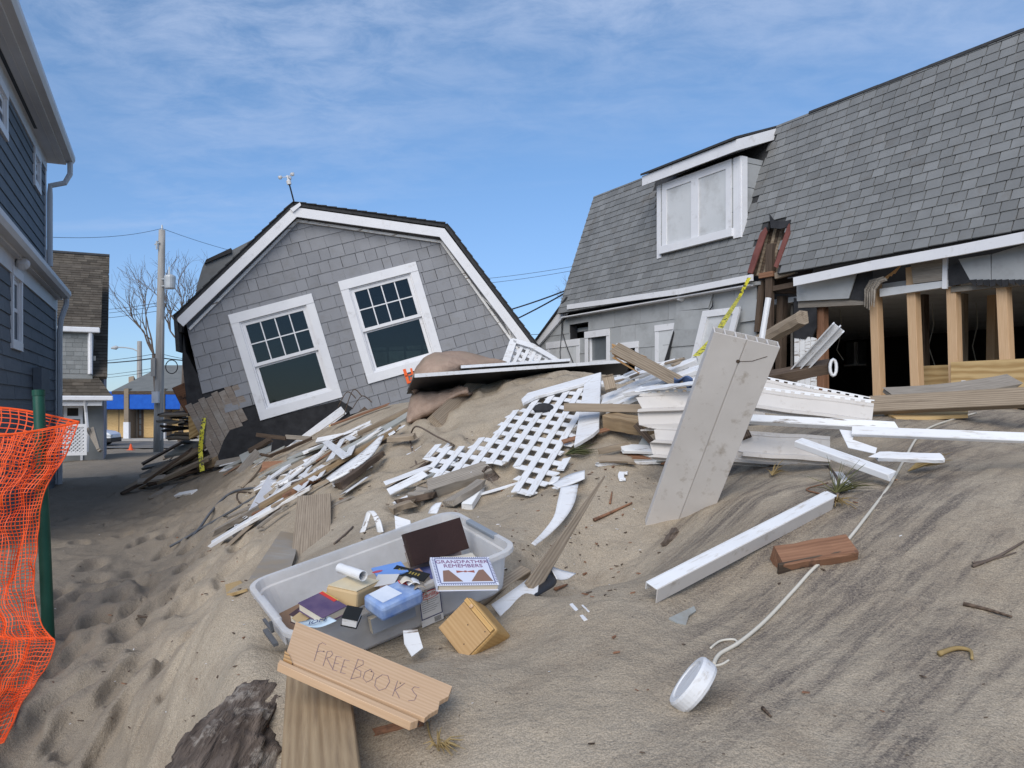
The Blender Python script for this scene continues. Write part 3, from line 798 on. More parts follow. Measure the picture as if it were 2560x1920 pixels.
    r4 = wrect([(1648, 828), (1684, 1000)]); f = trimbox(r4, .07); part('board', lambda b: b.box(r4[0], r4[1], r4[2], r4[3], .010, .015), M_board, f, wl.M)
    # leaning door with its frame
    dr = pw('door', [(1768, 790), (1848, 778), (1800, 960), (1738, 965)], M_board, 0, .04, .09)
    for pts in ([(1766, 778), (1858, 767), (1856, 783), (1762, 795)], [(1762, 795), (1777, 792), (1728, 1000), (1712, 1000)], [(1842, 784), (1856, 783), (1812, 960), (1798, 960)]):
        q = [wl.uv(*t, .09) for t in pts]
        part('door_frame', lambda b: b.prism(q, .128, .155), M_trim, dr, wl.M)
    # hanging lamp socket under the eave
    p0 = wl.at(1708, 745, .02)
    part('wall_lamp', lambda b: b.lathe([(0, 0), (.045, 0), (.05, .03), (.035, .09), (.0, .1)], 12), M_trim, H, Pl(p0, wl.ux, V(0, 0, 1)).M)
    # loose black cable down the wall
    cp = [wl.at(*t, .04) for t in ((1421, 755), (1408, 790), (1405, 830), (1418, 870), (1432, 905), (1440, 935))]
    part('loose_cable', lambda b: b.tube(cp, .008, 5), M_black, H)
    cp = [wl.at(*t, .04) for t in ((1404, 770), (1404, 830), (1400, 880), (1402, 930))]
    part('loose_cable', lambda b: b.tube(cp, .006, 5), M_black, H)
    # end rake
    e = Vector(rk0)-Vector(rk1)
    q = [rk1, rk0, (rk0[0]+.02, rk0[1]-.19), (rk1[0]+.16, rk1[1]-.06)]
    part('rake_board', lambda b: b.prism(q, .02, .06), M_trim, H, wl.M)
    q = [(rk1[0]-.07, rk1[1]-.07), (rk0[0], rk0[1]+.035), (rk0[0], rk0[1]), (rk1[0]-.04, rk1[1]-.07)]
    part('end_roof', lambda b: b.prism(q, -4, .10), M_roofd, H, wl.M)
    # ---- mansard slope
    eo = wl.pt(0, 1.50, .14)
    s70 = R(70)
    rf = Pl(eo, wl.ux, -wl.n*math.cos(s70) + V(0, 0, 1)*math.sin(s70))
    ru = rf.uv
    TOP = 2.10; RL = UL-.08
    gap = [ru(*t) for t in ((1872, 690), (1880, 640), (1900, 590), (1917, 568), (1926, 538), (1945, 556), (1977, 552), (1974, 568), (1960, 615), (1940, 690))]
    ug = gap[4][0]
    lefts = [(RL, -.02), (gap[0][0], -.02)] + gap[1:5] + [(ug, TOP), (RL, TOP)]
    rights = [(ug, TOP)] + gap[4:9] + [(gap[9][0], -.02), (UR, -.02), (UR, TOP)]
    part('roof_slope', lambda b: b.prism(lefts, -.05, -.006), M_roofd, H, rf.M)
    part('roof_slope', lambda b: b.prism(rights, -.05, -.006), M_roofd, H, rf.M)
    dl = [ru(*t) for t in ((1648, 632), (1852, 590), (1945, 320), (1640, 440))]
    bent = lambda x, y, u, v: not inpoly(u, v, gap) and not inpoly(u, v, dl)
    ch = .105
    rc = []
    r_ = random.Random(4); v = -.03; row = 0
    while v < TOP-.02:
        u = RL + (row % 3)*.05 - .12
        while u < UR:
            w_ = r_.choice((.13, .14, .15, .16, .17, .19)); rc.append((max(u, RL), u+w_, v - r_.random()*.006, v+ch+.012)); u += w_
        v += ch; row += 1
    pieces(rf, rc, M_roofs, H, 'roof_shingle', .013, .003, [(RL, -.06), (UR, -.06), (UR, TOP), (RL, TOP)], bent, 300, .011, gap=.0035)
    # upper, nearly flat roof behind the mansard and its lapped edge
    back = -wl.n
    tl, trr = rf.pt(RL, TOP), rf.pt(UR, TOP)
    up_ = MB(); bk = back*3.2 + V(0, 0, .75)
    up_.add([tl, trr, trr+bk, tl+bk, tl-V(0, 0, .05), trr-V(0, 0, .05), trr+bk-V(0, 0, .05), tl+bk-V(0, 0, .05)], [(0, 1, 2, 3), (7, 6, 5, 4), (0, 4, 5, 1), (1, 5, 6, 2), (2, 6, 7, 3), (3, 7, 4, 0)])
    up_.build('upper_roof', M_roofd, H)
    n_ = int((UR-ug)/.30)
    for k in range(n_):
        u = ug + .2 + k*.30
        part('roof_edge_shingle', lambda b: b.box(u, u+.32, TOP-.03+.012*r_.random(), TOP+.012, .004, .016+.008*r_.random()), M_roofd, H, rf.M)
    # gable end wall at the far left (thin, seen edge on) and back wall, floors, ceiling
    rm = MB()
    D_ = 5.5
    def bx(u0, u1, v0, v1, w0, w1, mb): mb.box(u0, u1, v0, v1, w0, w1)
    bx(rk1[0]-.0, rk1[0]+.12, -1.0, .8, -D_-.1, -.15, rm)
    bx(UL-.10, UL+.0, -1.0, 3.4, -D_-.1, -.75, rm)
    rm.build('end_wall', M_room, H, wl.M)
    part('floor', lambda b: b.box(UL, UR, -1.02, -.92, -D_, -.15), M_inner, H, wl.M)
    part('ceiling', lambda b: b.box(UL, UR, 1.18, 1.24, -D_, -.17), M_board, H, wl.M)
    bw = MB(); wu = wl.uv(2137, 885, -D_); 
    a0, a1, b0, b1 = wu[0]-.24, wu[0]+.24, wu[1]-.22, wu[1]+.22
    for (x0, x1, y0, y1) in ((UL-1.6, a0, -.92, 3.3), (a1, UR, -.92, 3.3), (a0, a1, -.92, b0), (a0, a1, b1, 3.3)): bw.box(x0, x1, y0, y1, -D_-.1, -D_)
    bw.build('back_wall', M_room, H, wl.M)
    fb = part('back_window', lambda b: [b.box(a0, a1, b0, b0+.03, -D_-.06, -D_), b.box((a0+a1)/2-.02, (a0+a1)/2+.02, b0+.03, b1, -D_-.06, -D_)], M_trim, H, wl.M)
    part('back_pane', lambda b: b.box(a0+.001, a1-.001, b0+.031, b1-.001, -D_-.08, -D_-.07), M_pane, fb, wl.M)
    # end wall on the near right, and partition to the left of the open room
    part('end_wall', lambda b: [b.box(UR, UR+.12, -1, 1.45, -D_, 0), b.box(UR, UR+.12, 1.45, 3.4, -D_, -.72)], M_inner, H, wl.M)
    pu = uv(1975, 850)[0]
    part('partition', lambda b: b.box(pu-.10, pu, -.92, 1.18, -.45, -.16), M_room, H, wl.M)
    for k, (x, y) in enumerate(((2100, 800), (2330, 790), (2440, 800))):
        a_ = wl.at(x, y-50, -1.2-.4*k); a_.z = wl.o.z+1.17
        part('hanging_wire', lambda b: b.tube([a_, a_+V(.03, .02, -.25), a_+V(-.04, 0, -.5), a_+V(.06, .05, -.62-.1*k)], .006, 4), M_wire_in, H)
    # dim furniture in the room: a counter and shelving
    cu = wl.uv(2150, 960, -3.5)
    part('counter', lambda b: [b.box(cu[0]-1.0, cu[0]+1.4, -.92, -.10, -4.2, -3.6), b.box(cu[0]-1.05, cu[0]+1.45, -.10, -.06, -4.25, -3.55)], M_dark, H, wl.M)
    # ---- eave boards
    ev = [wl.uv(*t, .15) for t in ((1420, 762), (1560, 742), (1700, 722), (1882, 686))]
    fascia(wl, ev, .075, .03, .14, M_trim, 'eave_board', H)
    ev = [wl.uv(*t, .17) for t in ((1986, 694), (2183, 652), (2400, 612), (2560, 580))]; ev.append((ev[-1][0]+3.8, ev[-1][1]+.0))
    fascia(wl, ev, .095, .03, .16, M_trim, 'eave_board', H)
    for a_, b_ in ((UL, ucorner), (uv(1990, 700)[0], UR)):
        part('soffit', lambda b: b.box(a_, b_, 1.40, 1.415, .0, .135), M_tar if a_ > -2 else M_trim, H, wl.M)
    # ---- wall above the opening: torn panels, felt, bare sheathing
    pw('wall_panel', [(1993, 708), (2145, 676), (2143, 684), (2123, 746), (1994, 753)], M_panel, 0, .012, .03)
    pw('torn_felt', [(2143, 684), (2182, 676), (2184, 712), (2168, 752), (2120, 748)], M_tar, 0, .006, .012)
    pw('header', [(1996, 752), (2160, 742), (2160, 762), (1996, 770)], M_grey, -.05, .006)
    pw('bare_sheathing', [(2277, 655), (2360, 640), (2357, 700), (2284, 709)], M_grey, -.02, .006)
    pw('white_trim', [(2360, 640), (2371, 638), (2370, 722), (2358, 722)], M_trim, 0, .02)
    pw('torn_felt', [(2371, 672), (2392, 655), (2400, 658), (2430, 706), (2372, 716)], M_tar, 0, .006, .012)
    pw('wall_panel', [(2398, 648), (2478, 636), (2479, 704), (2430, 706)], M_panel, 0, .012, .01)
    pw('wall_panel', [(2481, 636), (2600, 600), (2600, 698), (2481, 702)], M_panel, 0, .012, .012)
    part('wall_panel', lambda b: b.box(uv(2600, 600)[0]+.01, UR, .95, 1.42, .012, .024), M_panel, H, wl.M)
    for k in range(9):
        x0 = 2425+k*16
        pw('torn_felt', [(x0, 700), (x0+17, 698), (x0+16, 708+rng.random()*10), (x0+3, 706+rng.random()*12)], M_tar, 0, .005, .03+.003*(k % 2))
    pw('header', [(2200, 722), (2375, 700), (2375, 716), (2200, 742)], M_board, -.06, .004)
    pw('header', [(2372, 716), (2620, 690), (2620, 706), (2372, 730)], M_grey, -.10, -.03)
    # curled, splintered flap
    cp = [wl.at(*t) for t in ((2200, 700), (2185, 705), (2172, 725), (2170, 768))]
    fl = MB()
    for k in range(5):
        o = wl.n*(.05+.012*k); a_ = [p + wl.ux*(.035*k) + o - V(0, 0, .02*(k % 3)) for p in cp]
        fl.tube(a_, [.018, .02, .016, .005], 5)
    fl.build('splintered_flap', M_grey, H)
    for k in range(6):
        p = wl.at(2190+k*9, 712-k*6, .02); q = wl.at(2205+k*10, 700-k*8, .05)
        part('splinter', lambda b: b.tube([p, q], [.016, .003], 5), M_splint, H)
    # ---- studs
    def stud(x0, y0, x1, y1, m=M_new, w0=-.09, wd=.045, dp=.089):
        a = wl.at(x0, y0, w0); b = wl.at(x1, y1, w0); ax = (b-a).normalized(); L_ = (b-a).length
        side = (wl.ux - ax*wl.ux.dot(ax)).normalized(); nn = ax.cross(side)
        M = Matrix(((ax.x, side.x, nn.x, a.x), (ax.y, side.y, nn.y, a.y), (ax.z, side.z, nn.z, a.z), (0, 0, 0, 1)))
        part('stud', lambda q: q.box(0, L_, -wd, wd, -dp/2, dp/2), m, H, M, bevel=.003)
    stud(2188, 700, 2200, 1030); stud(2281, 668, 2296, 1030); stud(2383, 690, 2392, 1030); stud(2508, 690, 2524, 1030)
    stud(2640, 690, 2660, 1030); stud(2800, 690, 2820, 1030)
    stud(2056, 750, 2058, 1010, M_red, -.10); stud(1956, 740, 1950, 1000, M_dark, -.12)
    stud(2306, 700, 2310, 1000, M_dark, -.9); stud(2405, 720, 2404, 960, M_old, -1.2); stud(2484, 720, 2480, 960, M_new, -1.6)
    part('bottom_plate', lambda b: b.box(uv(2040, 1000)[0], UR, -.92, -.86, -.15, -.04), M_new, H, wl.M)
    # plywood sheets low in the opening
    q = [wl.uv(*t) for t in ((2374, 905), (2600, 894), (2600, 1000), (2374, 1000))]; q[1] = (UR, q[1][1]); q[2] = (UR, q[2][1])
    part('plywood_sheet', lambda b: b.prism(q, -.032, -.018), M_ply, H, wl.M)
    pw('sticker', [(2401, 951), (2412, 951), (2412, 961), (2401, 961)], M_trim, -.017, -.015)
    q = [wl.uv(*t, -.5) for t in ((2300, 915), (2372, 912), (2372, 1000), (2300, 1000))]
    part('plywood_sheet', lambda b: b.prism(q, -.52, -.50), M_ply, H, wl.M)
    # ---- left jamb of the opening: black felt, peeling boards
    pw('torn_felt', [(1984, 745), (2040, 750), (2040, 820), (2030, 842), (2020, 840), (2014, 848), (1986, 845)], M_tar, -.02, .0)
    for k in range(4):
        pw('board', [(1985+k*13.5, 842), (1997+k*13.5, 842+4*(k % 2)), (1997+k*13.5, 1000), (1985+k*13.5, 1000)], M_peel, -.03, -.006-.003*(k % 2))
    pw('inner_board', [(1936, 745), (1984, 742), (1984, 1000), (1936, 1000)], M_inner, -.3, -.27)
    # ---- splintered corner at the break
    for (x0, y0, x1, y1, m, wd, wo) in ((1926, 610, 1921, 960, M_dark, .05, .06), (1905, 700, 1893, 830, M_dark, .03, .03), (1940, 690, 1990, 676, M_old, .035, .08), (1935, 722, 1985, 712, M_dark, .03, .05), (1900, 690, 1935, 684, M_red, .03, .09)):
        stud(x0, y0, x1, y1, m, wo, wd, .05)
    pw('torn_panel', [(1876, 706), (1908, 704), (1908, 712), (1876, 716)], M_panel, 0, .05, .02)
    for pts, m in (([(1872, 684), (1885, 640), (1904, 585), (1917, 570), (1921, 580), (1900, 640), (1884, 686)], M_rust), ([(1977, 560), (1972, 568), (1938, 668), (1946, 672), (1978, 585)], M_rust)):
        q = [rf.uv(*t) for t in pts]; part('flashing', lambda b: b.prism(q, .012, .026), m, H, rf.M)
    q = [rf.uv(*t) for t in ((1926, 536), (1938, 552), (1958, 557), (1980, 551), (1976, 568), (1955, 574), (1930, 572))]
    part('torn_felt', lambda b: b.prism(q, .014, .022), M_tar, H, rf.M)
    for k in range(9):
        x = 1895+k*8; a_ = rf.at(x+20, 570, -.10 - .03*(k % 3)); b_ = rf.at(x-10, 690, -.12)
        part('broken_lath', lambda b: b.tube([a_, b_], .022, 4), M_old if k % 2 else M_dark, H)
    q = [rf.uv(*t) for t in ((1860, 700), (1900, 540), (2000, 540), (1960, 700))]
    part('attic_board', lambda b: b.prism(q, -.40, -.38), M_dark, H, rf.M)
    # ---- dormer
    dp = Pl(wl.pt(0, 0, -.05), wl.ux, V(0, 0, 1)); du = dp.uv
    dx0, dx1 = du(1646, 540)[0], du(1851, 480)[0]; vb0 = du(1650, 633)[1]; vb1 = du(1850, 592)[1]; vb = (vb0+vb1)/2
    vt = du(1646, 462)[1]; vtr = du(1850, 395)[1]; vt = (vt+vtr)/2
    D = part('dormer', lambda b: b.box(dx0, dx1, vb, vt, -.95, 0), M_panel, H, dp.M)
    ch_ = .30; rr_ = []
    k = 0
    for uu0, uu1 in ((dx0+.06, dx0+.16), (dx1-.20, dx1-.10)):
        v = vb
        while v < vt: rr_.append((uu0, uu1, v, min(v+.29, vt))); v += .30
    for q_ in rr_: part('siding_panel', lambda b: b.box(q_[0], q_[1], q_[2], q_[3]-.006, .001, .012), M_panel, D, dp.M)
    # side cheek panels
    v = vb
    while v < vt-.05:
        part('siding_panel', lambda b: b.box(dx1+.001, dx1+.012, v, min(v+.29, vt), -.80, -.11), M_panel, D, dp.M); v += .30
    part('corner_board', lambda b: [b.box(dx1-.10, dx1+.016, vb-.03, vt, .0, .02), b.box(dx1+.0125, dx1+.03, vb-.03, vt, -.09, .0)], M_trim, D, dp.M)
    part('corner_board', lambda b: b.box(dx0-.012, dx0+.07, vb-.05, vt, .0, .02), M_trim, D, dp.M)
    wx0, wx1 = dx0+.20, dx1-.22; wy0, wy1 = vb+.10, vt-.10
    part('window_frame', lambda b: [b.box(wx0-.09, wx0, wy0, wy1, .002, .03), b.box(wx1, wx1+.09, wy0, wy1, .002, .03), b.box(wx0-.09, wx1+.09, wy1, wy1+.10, .002, .028), b.box((wx0+wx1)/2-.07, (wx0+wx1)/2+.07, wy0, wy1, .002, .029)], M_trim, D, dp.M)
    part('sill', lambda b: b.box(wx0-.13, wx1+.12, wy0-.10, wy0, .002, .055), M_trim, D, dp.M)
    for a_, b_ in ((wx0, (wx0+wx1)/2-.07), ((wx0+wx1)/2+.07, wx1)):
        part('board', lambda b: b.box(a_+.002, b_-.002, wy0+.001, wy1-.001, .001, .014), M_board, D, dp.M)
    # dormer roof: shed slab from the front overhang to the main roof edge
    fo = .16
    r0 = [dp.pt(dx0-.16, vt+.02, fo), dp.pt(dx1+.10, vt+.02, fo)]
    tz = rf.pt(0, TOP).z + .03
    r1_ = [dp.pt(dx0-.16, 0, -.78), dp.pt(dx1+.10, 0, -.78)]
    for p in r1_: p.z = tz
    sl = MB(); h_ = V(0, 0, .15)
    for (lo, hi, mm) in ((V(0, 0, 0), V(0, 0, .135), M_trim),):
        vs = [r0[0]+lo, r0[1]+lo, r1_[1]+lo-V(0, 0, .10), r1_[0]+lo-V(0, 0, .10), r0[0]+hi, r0[1]+hi, r1_[1]+hi-V(0, 0, .10), r1_[0]+hi-V(0, 0, .10)]
        sl.add(vs, [(3, 2, 1, 0), (4, 5, 6, 7), (0, 1, 5, 4), (1, 2, 6, 5), (2, 3, 7, 6), (3, 0, 4, 7)])
    sl.build('fascia', M_trim, D)
    sl = MB(); g0 = V(0, 0, .137); g1 = V(0, 0, .165); e0 = wl.n*.03
    vs = [r0[0]+g0+e0, r0[1]+g0+e0, r1_[1]+g0-V(0, 0, .10), r1_[0]+g0-V(0, 0, .10), r0[0]+g1+e0, r0[1]+g1+e0, r1_[1]+g1-V(0, 0, .10), r1_[0]+g1-V(0, 0, .10)]
    sl.add(vs, [(3, 2, 1, 0), (4, 5, 6, 7), (0, 1, 5, 4), (1, 2, 6, 5), (2, 3, 7, 6), (3, 0, 4, 7)])
    sl.build('dormer_roof', M_roofd, D)
    return wl, H, rf
M_pane = mat('dim_pane', (.10, .115, .125), (.16, .175, .185), scale=2, rough=.12, bump=0, spec=.5)
WL, HOUSE_R, RF = right_house()

# ------------------------------------------------------------------ the tall house on the left, in its own shade
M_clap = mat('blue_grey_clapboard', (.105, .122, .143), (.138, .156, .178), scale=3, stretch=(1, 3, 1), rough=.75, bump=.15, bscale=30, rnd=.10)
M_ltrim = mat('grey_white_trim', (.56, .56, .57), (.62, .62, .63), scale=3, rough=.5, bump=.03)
def left_house():
    fx, fy = -7.42, 13.0
    dn = V(.435, -1, 0).normalized()            # along the wall, towards the viewer
    wl = Pl((fx, fy, 0), -dn, (0, 0, 1))        # u runs away from the viewer, n faces the alley
    if wl.n.x < 0: raise SystemExit
    H = thing('house', 'tall blue-grey shingled house at the left edge, two storeys with white eaves and gutters', 'house', wl.pt(-3, 1.1))
    N0 = -6.6
    z1 = EYE+1.72; z2a = EYE+2.45; z2 = EYE+3.86
    wy = wl.uv
    lo_w = [wl.uv(*t) for t in ((75, 690), (122, 1060))]
    def winrect(pts, w=0.0):
        q = [wl.uv(*t, w) for t in pts]; return [min(a for a, _ in q), max(a for a, _ in q), min(b for _, b in q), max(b for _, b in q)]
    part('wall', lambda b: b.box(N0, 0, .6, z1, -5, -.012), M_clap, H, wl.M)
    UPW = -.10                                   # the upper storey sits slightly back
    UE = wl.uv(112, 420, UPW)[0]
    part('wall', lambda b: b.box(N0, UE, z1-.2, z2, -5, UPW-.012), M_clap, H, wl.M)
    # clapboard courses: each run of boards a part
    pl2 = Pl(wl.pt(0, 0, UPW), wl.ux, wl.uy)
    lw1 = winrect([(27, 685), (47, 860)])
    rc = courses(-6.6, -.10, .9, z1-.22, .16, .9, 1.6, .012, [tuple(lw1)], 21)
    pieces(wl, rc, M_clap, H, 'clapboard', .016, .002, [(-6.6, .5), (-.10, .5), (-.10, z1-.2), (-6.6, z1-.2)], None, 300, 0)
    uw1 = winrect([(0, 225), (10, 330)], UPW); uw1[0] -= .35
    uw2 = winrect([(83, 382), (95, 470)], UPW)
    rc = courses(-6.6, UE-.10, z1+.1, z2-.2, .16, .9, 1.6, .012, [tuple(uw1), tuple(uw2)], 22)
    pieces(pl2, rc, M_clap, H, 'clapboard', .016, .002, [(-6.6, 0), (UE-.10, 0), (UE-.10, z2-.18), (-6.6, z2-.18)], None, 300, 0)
    part('corner_board', lambda b: [b.box(-.10, .02, .6, z1-.2, -.01, .022), b.box(.0, .02, .6, z1-.2, -.12, -.0105)], M_ltrim, H, wl.M)
    part('corner_board', lambda b: b.box(UE-.10, UE+.02, z1-.1, z2-.17, -.12, .022), M_ltrim, H, pl2.M)
    for (r, pl) in ((lw1, wl), (uw1, pl2), (uw2, pl2)):
        f = window(pl, (r[0]+r[1])/2, (r[2]+r[3])/2, r[1]-r[0]-.02, r[3]-r[2]-.02, H, .09, 1, 1, .014, glassm=M_pane)
        part('curtain', lambda b: b.box(r[0]+.02, r[1]-.02, r[2]+.02, r[3]-.02, -.118, -.112), M_inner, f, pl.M)
    # frieze boards, soffits, gutters
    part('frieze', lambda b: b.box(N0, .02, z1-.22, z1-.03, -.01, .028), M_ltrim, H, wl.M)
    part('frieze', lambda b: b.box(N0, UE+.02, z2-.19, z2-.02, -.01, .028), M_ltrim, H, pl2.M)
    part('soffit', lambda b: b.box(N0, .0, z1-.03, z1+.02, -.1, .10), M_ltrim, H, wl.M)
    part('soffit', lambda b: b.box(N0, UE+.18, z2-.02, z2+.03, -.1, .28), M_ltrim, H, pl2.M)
    part('soffit_slot', lambda b: b.box(N0, UE-1.6, z2-.026, z2-.021, .06, .10), M_black, H, pl2.M)
    part('soffit_seam', lambda b: b.box(N0, UE+.15, z2-.030, z2-.021, .17, .185), M_ltrim, H, pl2.M)
    def gutter(u1, z, w0, pl):
        prof = [(0, 0), (.0, .11), (.015, .11), (.015, .02), (.085, .02), (.105, .06), (.105, .11), (.125, .11), (.125, .05), (.095, 0)]
        b = MB(); n = len(prof)
        vs = [(N0, z+q[1], w0+q[0]) for q in prof] + [(u1, z+q[1], w0+q[0]) for q in prof]
        b.add(vs, [(i, (i+1) % n, n+(i+1) % n, n+i) for i in range(n)] + [tuple(range(n)), tuple(range(n, 2*n))[::-1]])
        b.build('gutter', M_ltrim, H, pl.M)
    gutter(.02, z1+.0, .10, wl); gutter(UE+.20, z2+.01, .28, pl2)
    # lower lean-to roof between the storeys, dark shingles; main roof above
    q = MB(); q.add([(N0, z1+.12, .13), (.02, z1+.12, .13), (.02, z1+.50, UPW-.02), (N0, z1+.50, UPW-.02), (N0, z1+.06, .13), (.02, z1+.06, .13), (.02, z1+.06, UPW-.02), (N0, z1+.06, UPW-.02)], [(3, 2, 1, 0), (4, 5, 6, 7), (0, 1, 5, 4), (1, 2, 6, 5), (2, 3, 7, 6), (3, 0, 4, 7)])
    q.build('skirt_roof', M_roofd, H, wl.M)
    q = MB(); q.add([(N0, z2+.13, .32), (UE+.22, z2+.13, .32), (UE+.22, z2+1.9, -3.0), (N0, z2+1.9, -3.0), (N0, z2+.07, .32), (UE+.22, z2+.07, .32), (UE+.22, z2+1.8, -3.0), (N0, z2+1.8, -3.0)], [(3, 2, 1, 0), (4, 5, 6, 7), (0, 1, 5, 4), (1, 2, 6, 5), (2, 3, 7, 6), (3, 0, 4, 7)])
    q.build('roof', M_roofd, H, pl2.M)
    # downspouts
    def dsp(pts, nm='downspout'): part(nm, lambda b: b.tube(pts, .042, 8), M_ltrim, H)
    g0 = pl2.pt(UE+.10, z2+.02, .34)
    dsp([g0, g0-V(0, 0, .20), pl2.pt(UE+.06, z2-.34, .27), pl2.pt(UE+.0, z2-.42, .075), pl2.pt(UE+.0, z2-.55, .07), pl2.pt(UE+.0, z1+.45, .07)])
    g0 = wl.pt(-.04, z1, .16)
    dsp([g0, g0-V(0, 0, .10), wl.pt(-.12, z1-.36, .09), wl.pt(-.14, z1-.6, .075), wl.pt(-.14, 1.0, .075)])
    # small rear wing behind the corner with its own eave
    wg = Pl(wl.pt(.0, 0, -.35), wl.ux, wl.uy)
    part('rear_wing', lambda b: b.box(.02, .9, .6, EYE+1.02, -3, 0), M_clap, H, wg.M)
    part('rear_eave', lambda b: [b.box(0.02, 1.05, EYE+1.16, EYE+1.26, -3, .32), b.box(.02, .92, EYE+.82, EYE+1.16, -3, .025)], M_ltrim, H, wg.M)
    # floodlight under the lower eave
    p = wl.pt(-3.95, z1-.10, .10)
    part('floodlight', lambda b: b.lathe([(0, 0), (.06, 0), (.08, .05), (.05, .12), (0, .13)], 12), M_ltrim, H, Pl(p, wl.n, V(0, .5, 1)).M)
    # blue-grey meter box on the lower wall
    r = winrect([(78, 918), (100, 985)])
    part('meter_box', lambda b: b.box(r[0], r[1], r[2], r[3], .018, .12), M_clap, H, wl.M)
    return wl, H
LW, HOUSE_L = left_house()
# ------------------------------------------------------------------ background street
M_brown = mat('brown_roof_shingle', (.070, .058, .045), (.115, .098, .078), scale=2, rough=.95, rnd=.30, bump=.2, bscale=60)
M_grsh = mat('small_grey_shingle', (.20, .21, .205), (.27, .275, .27), scale=2, rough=.85, rnd=.12, bump=.1)
M_mauve = mat('mauve_grey_siding', (.20, .19, .215), (.24, .23, .255), scale=2, rough=.85, bump=.1)
def brown_house():
    o = P(257, 1130, 26); hb = Pl(o, (1, .49, 0), (0, 0, 1))
    H = thing('house', 'shingled house with a steep brown roof and white gutters behind the alley', 'house', o)
    b0 = -.6
    part('wall', lambda b: b.box(-8, 0, b0, 2.5, -6, 0), M_grsh, H, hb.M)
    # side wall
    sw = Pl(hb.pt(.012, 0, 0), -hb.n, (0, 0, 1))   # u runs back
    part('side_wall', lambda b: b.prism([(0, b0), (6, b0), (6, 6.9), (5.5, 7.25), (0, 2.6)], -.01, .02), M_mauve, H, sw.M)
    rp = Pl(hb.pt(0, 2.45, .25), hb.ux, -hb.n*5.75 + V(0, 0, 4.85))
    LL = math.hypot(5.75, 4.85)
    part('roof', lambda b: b.prism([(-8.2, 0), (.12, 0), (.12, LL), (-8.2, LL)], -.12, -.006), M_brown, H, rp.M)
    rc = []; v = -.03; r_ = random.Random(8)
    while v < LL:
        u = -5.2
        while u < .12:
            w_ = r_.uniform(.22, .36); rc.append((u, min(u+w_, .14), v, v+.19)); u += w_
        v += .17
    pieces(rp, rc, M_brown, H, 'roof_shingle', .022, .004, None, None, 60, 0)
    part('roof_ridge', lambda b: b.box(-8.2, .14, LL-.10, LL+.03, -.02, .045), M_roofd, H, rp.M)
    # box dormer with its roof
    q0 = hb.uv(149, 925, .30); q1 = hb.uv(231, 925, .30); t = hb.uv(231, 831, .30)[1]
    D = part('dormer', lambda b: b.box(-5, q1[0], q0[1]-.4, t, -4.5, .30), M_grsh, H, hb.M)
    rc = courses(-5, q1[0]-.12, q0[1]-.1, t, .14, .18, .30, .01, (), 31)
    pieces(hb.sub(0, 0, .303), rc, M_grsh, D, 'shingle', .014, .003, None, None, 120, 0)
    part('corner_board', lambda b: b.box(q1[0]-.13, q1[0]+.012, q0[1]-.12, t, .29, .335), M_trim, D, hb.M)
    part('gutter', lambda b: b.box(-5, q1[0]+.22, t-.02, t+.15, .32, .52), M_trim, D, hb.M, bevel=.03)
    part('downspout', lambda b: b.tube([hb.pt(q1[0]-.05, t, .44), hb.pt(q1[0]-.05, t-.3, .40), hb.pt(q1[0]-.05, q0[1]-.1, .39)], .05, 6), M_trim, D)
    dr = Pl(hb.pt(0, t+.12, .5), hb.ux, -hb.n*3.6 + V(0, 0, 2.55))
    part('dormer_roof', lambda b: b.prism([(-5, 0), (q1[0]+.24, 0), (q1[0]+.24, 4.3), (-5, 4.3)], -.1, 0), M_brown, D, dr.M)
    rc = []; v = 0
    while v < 4.2:
        u = -3.4
        while u < q1[0]+.24:
            w_ = r_.uniform(.22, .36); rc.append((u, min(u+w_, q1[0]+.25), v, v+.19)); u += w_
        v += .17
    pieces(dr, rc, M_brown, D, 'shingle', .022, .004, None, None, 60, 0, stuffname='small_shingles')
    # lower skirt roof with gutter and the porch wall below
    a = hb.uv(157, 990, .9); c = hb.uv(281, 990, .9); tp = hb.uv(157, 932, .2)[1]
    sk = Pl(hb.pt(0, a[1], .95), hb.ux, -hb.n*.9 + V(0, 0, tp-a[1]))
    sl = math.hypot(.9, tp-a[1])
    part('skirt_roof', lambda b: b.prism([(-6, 0), (c[0], 0), (c[0]-.5, sl), (-6, sl)], -.05, 0), M_brown, H, sk.M)
    rc = []; v = 0
    while v < sl-.02:
        u = -4
        while u < c[0]-.1: w_ = r_.uniform(.22, .36); rc.append((u, u+w_, v, v+.19)); u += w_
        v += .17
    pieces(sk, rc, M_brown, H, 'skirt_shingle', .02, .004, [(-6, -.02), (c[0], -.02), (c[0]-.5, sl), (-6, sl)], None, 40, 0)
    part('gutter', lambda b: b.box(-6, c[0]+.02, a[1]-.14, a[1]+.01, .86, 1.04), M_trim, H, hb.M, bevel=.03)
    part('porch_ceiling', lambda b: b.box(-6, c[0]-.3, a[1]-.30, a[1]-.15, -.2, .86), M_trim, H, hb.M)
    p = hb.uv(217, 1005, .6)
    part('downspout', lambda b: b.tube([hb.pt(p[0]-.05, a[1]-.1, .95), hb.pt(p[0]-.02, a[1]-.5, .7), hb.pt(p[0]+.03, a[1]-1.2, .64), hb.pt(p[0]+.0, .05, .64)], .05, 6), M_trim, H)
    r = hb.uv(168, 1040, .02); r2 = hb.uv(196, 1020, .02)
    f = part('window', lambda b: [b.box(r[0]-.1, r2[0]+.1, r[1]-.1, r[1], .003, .04), b.box(r[0]-.1, r2[0]+.1, r2[1], r2[1]+.12, .003, .04), b.box(r[0]-.1, r[0], r[1], r2[1], .003, .04), b.box(r2[0], r2[0]+.1, r[1], r2[1], .003, .04)], M_trim, H, hb.M)
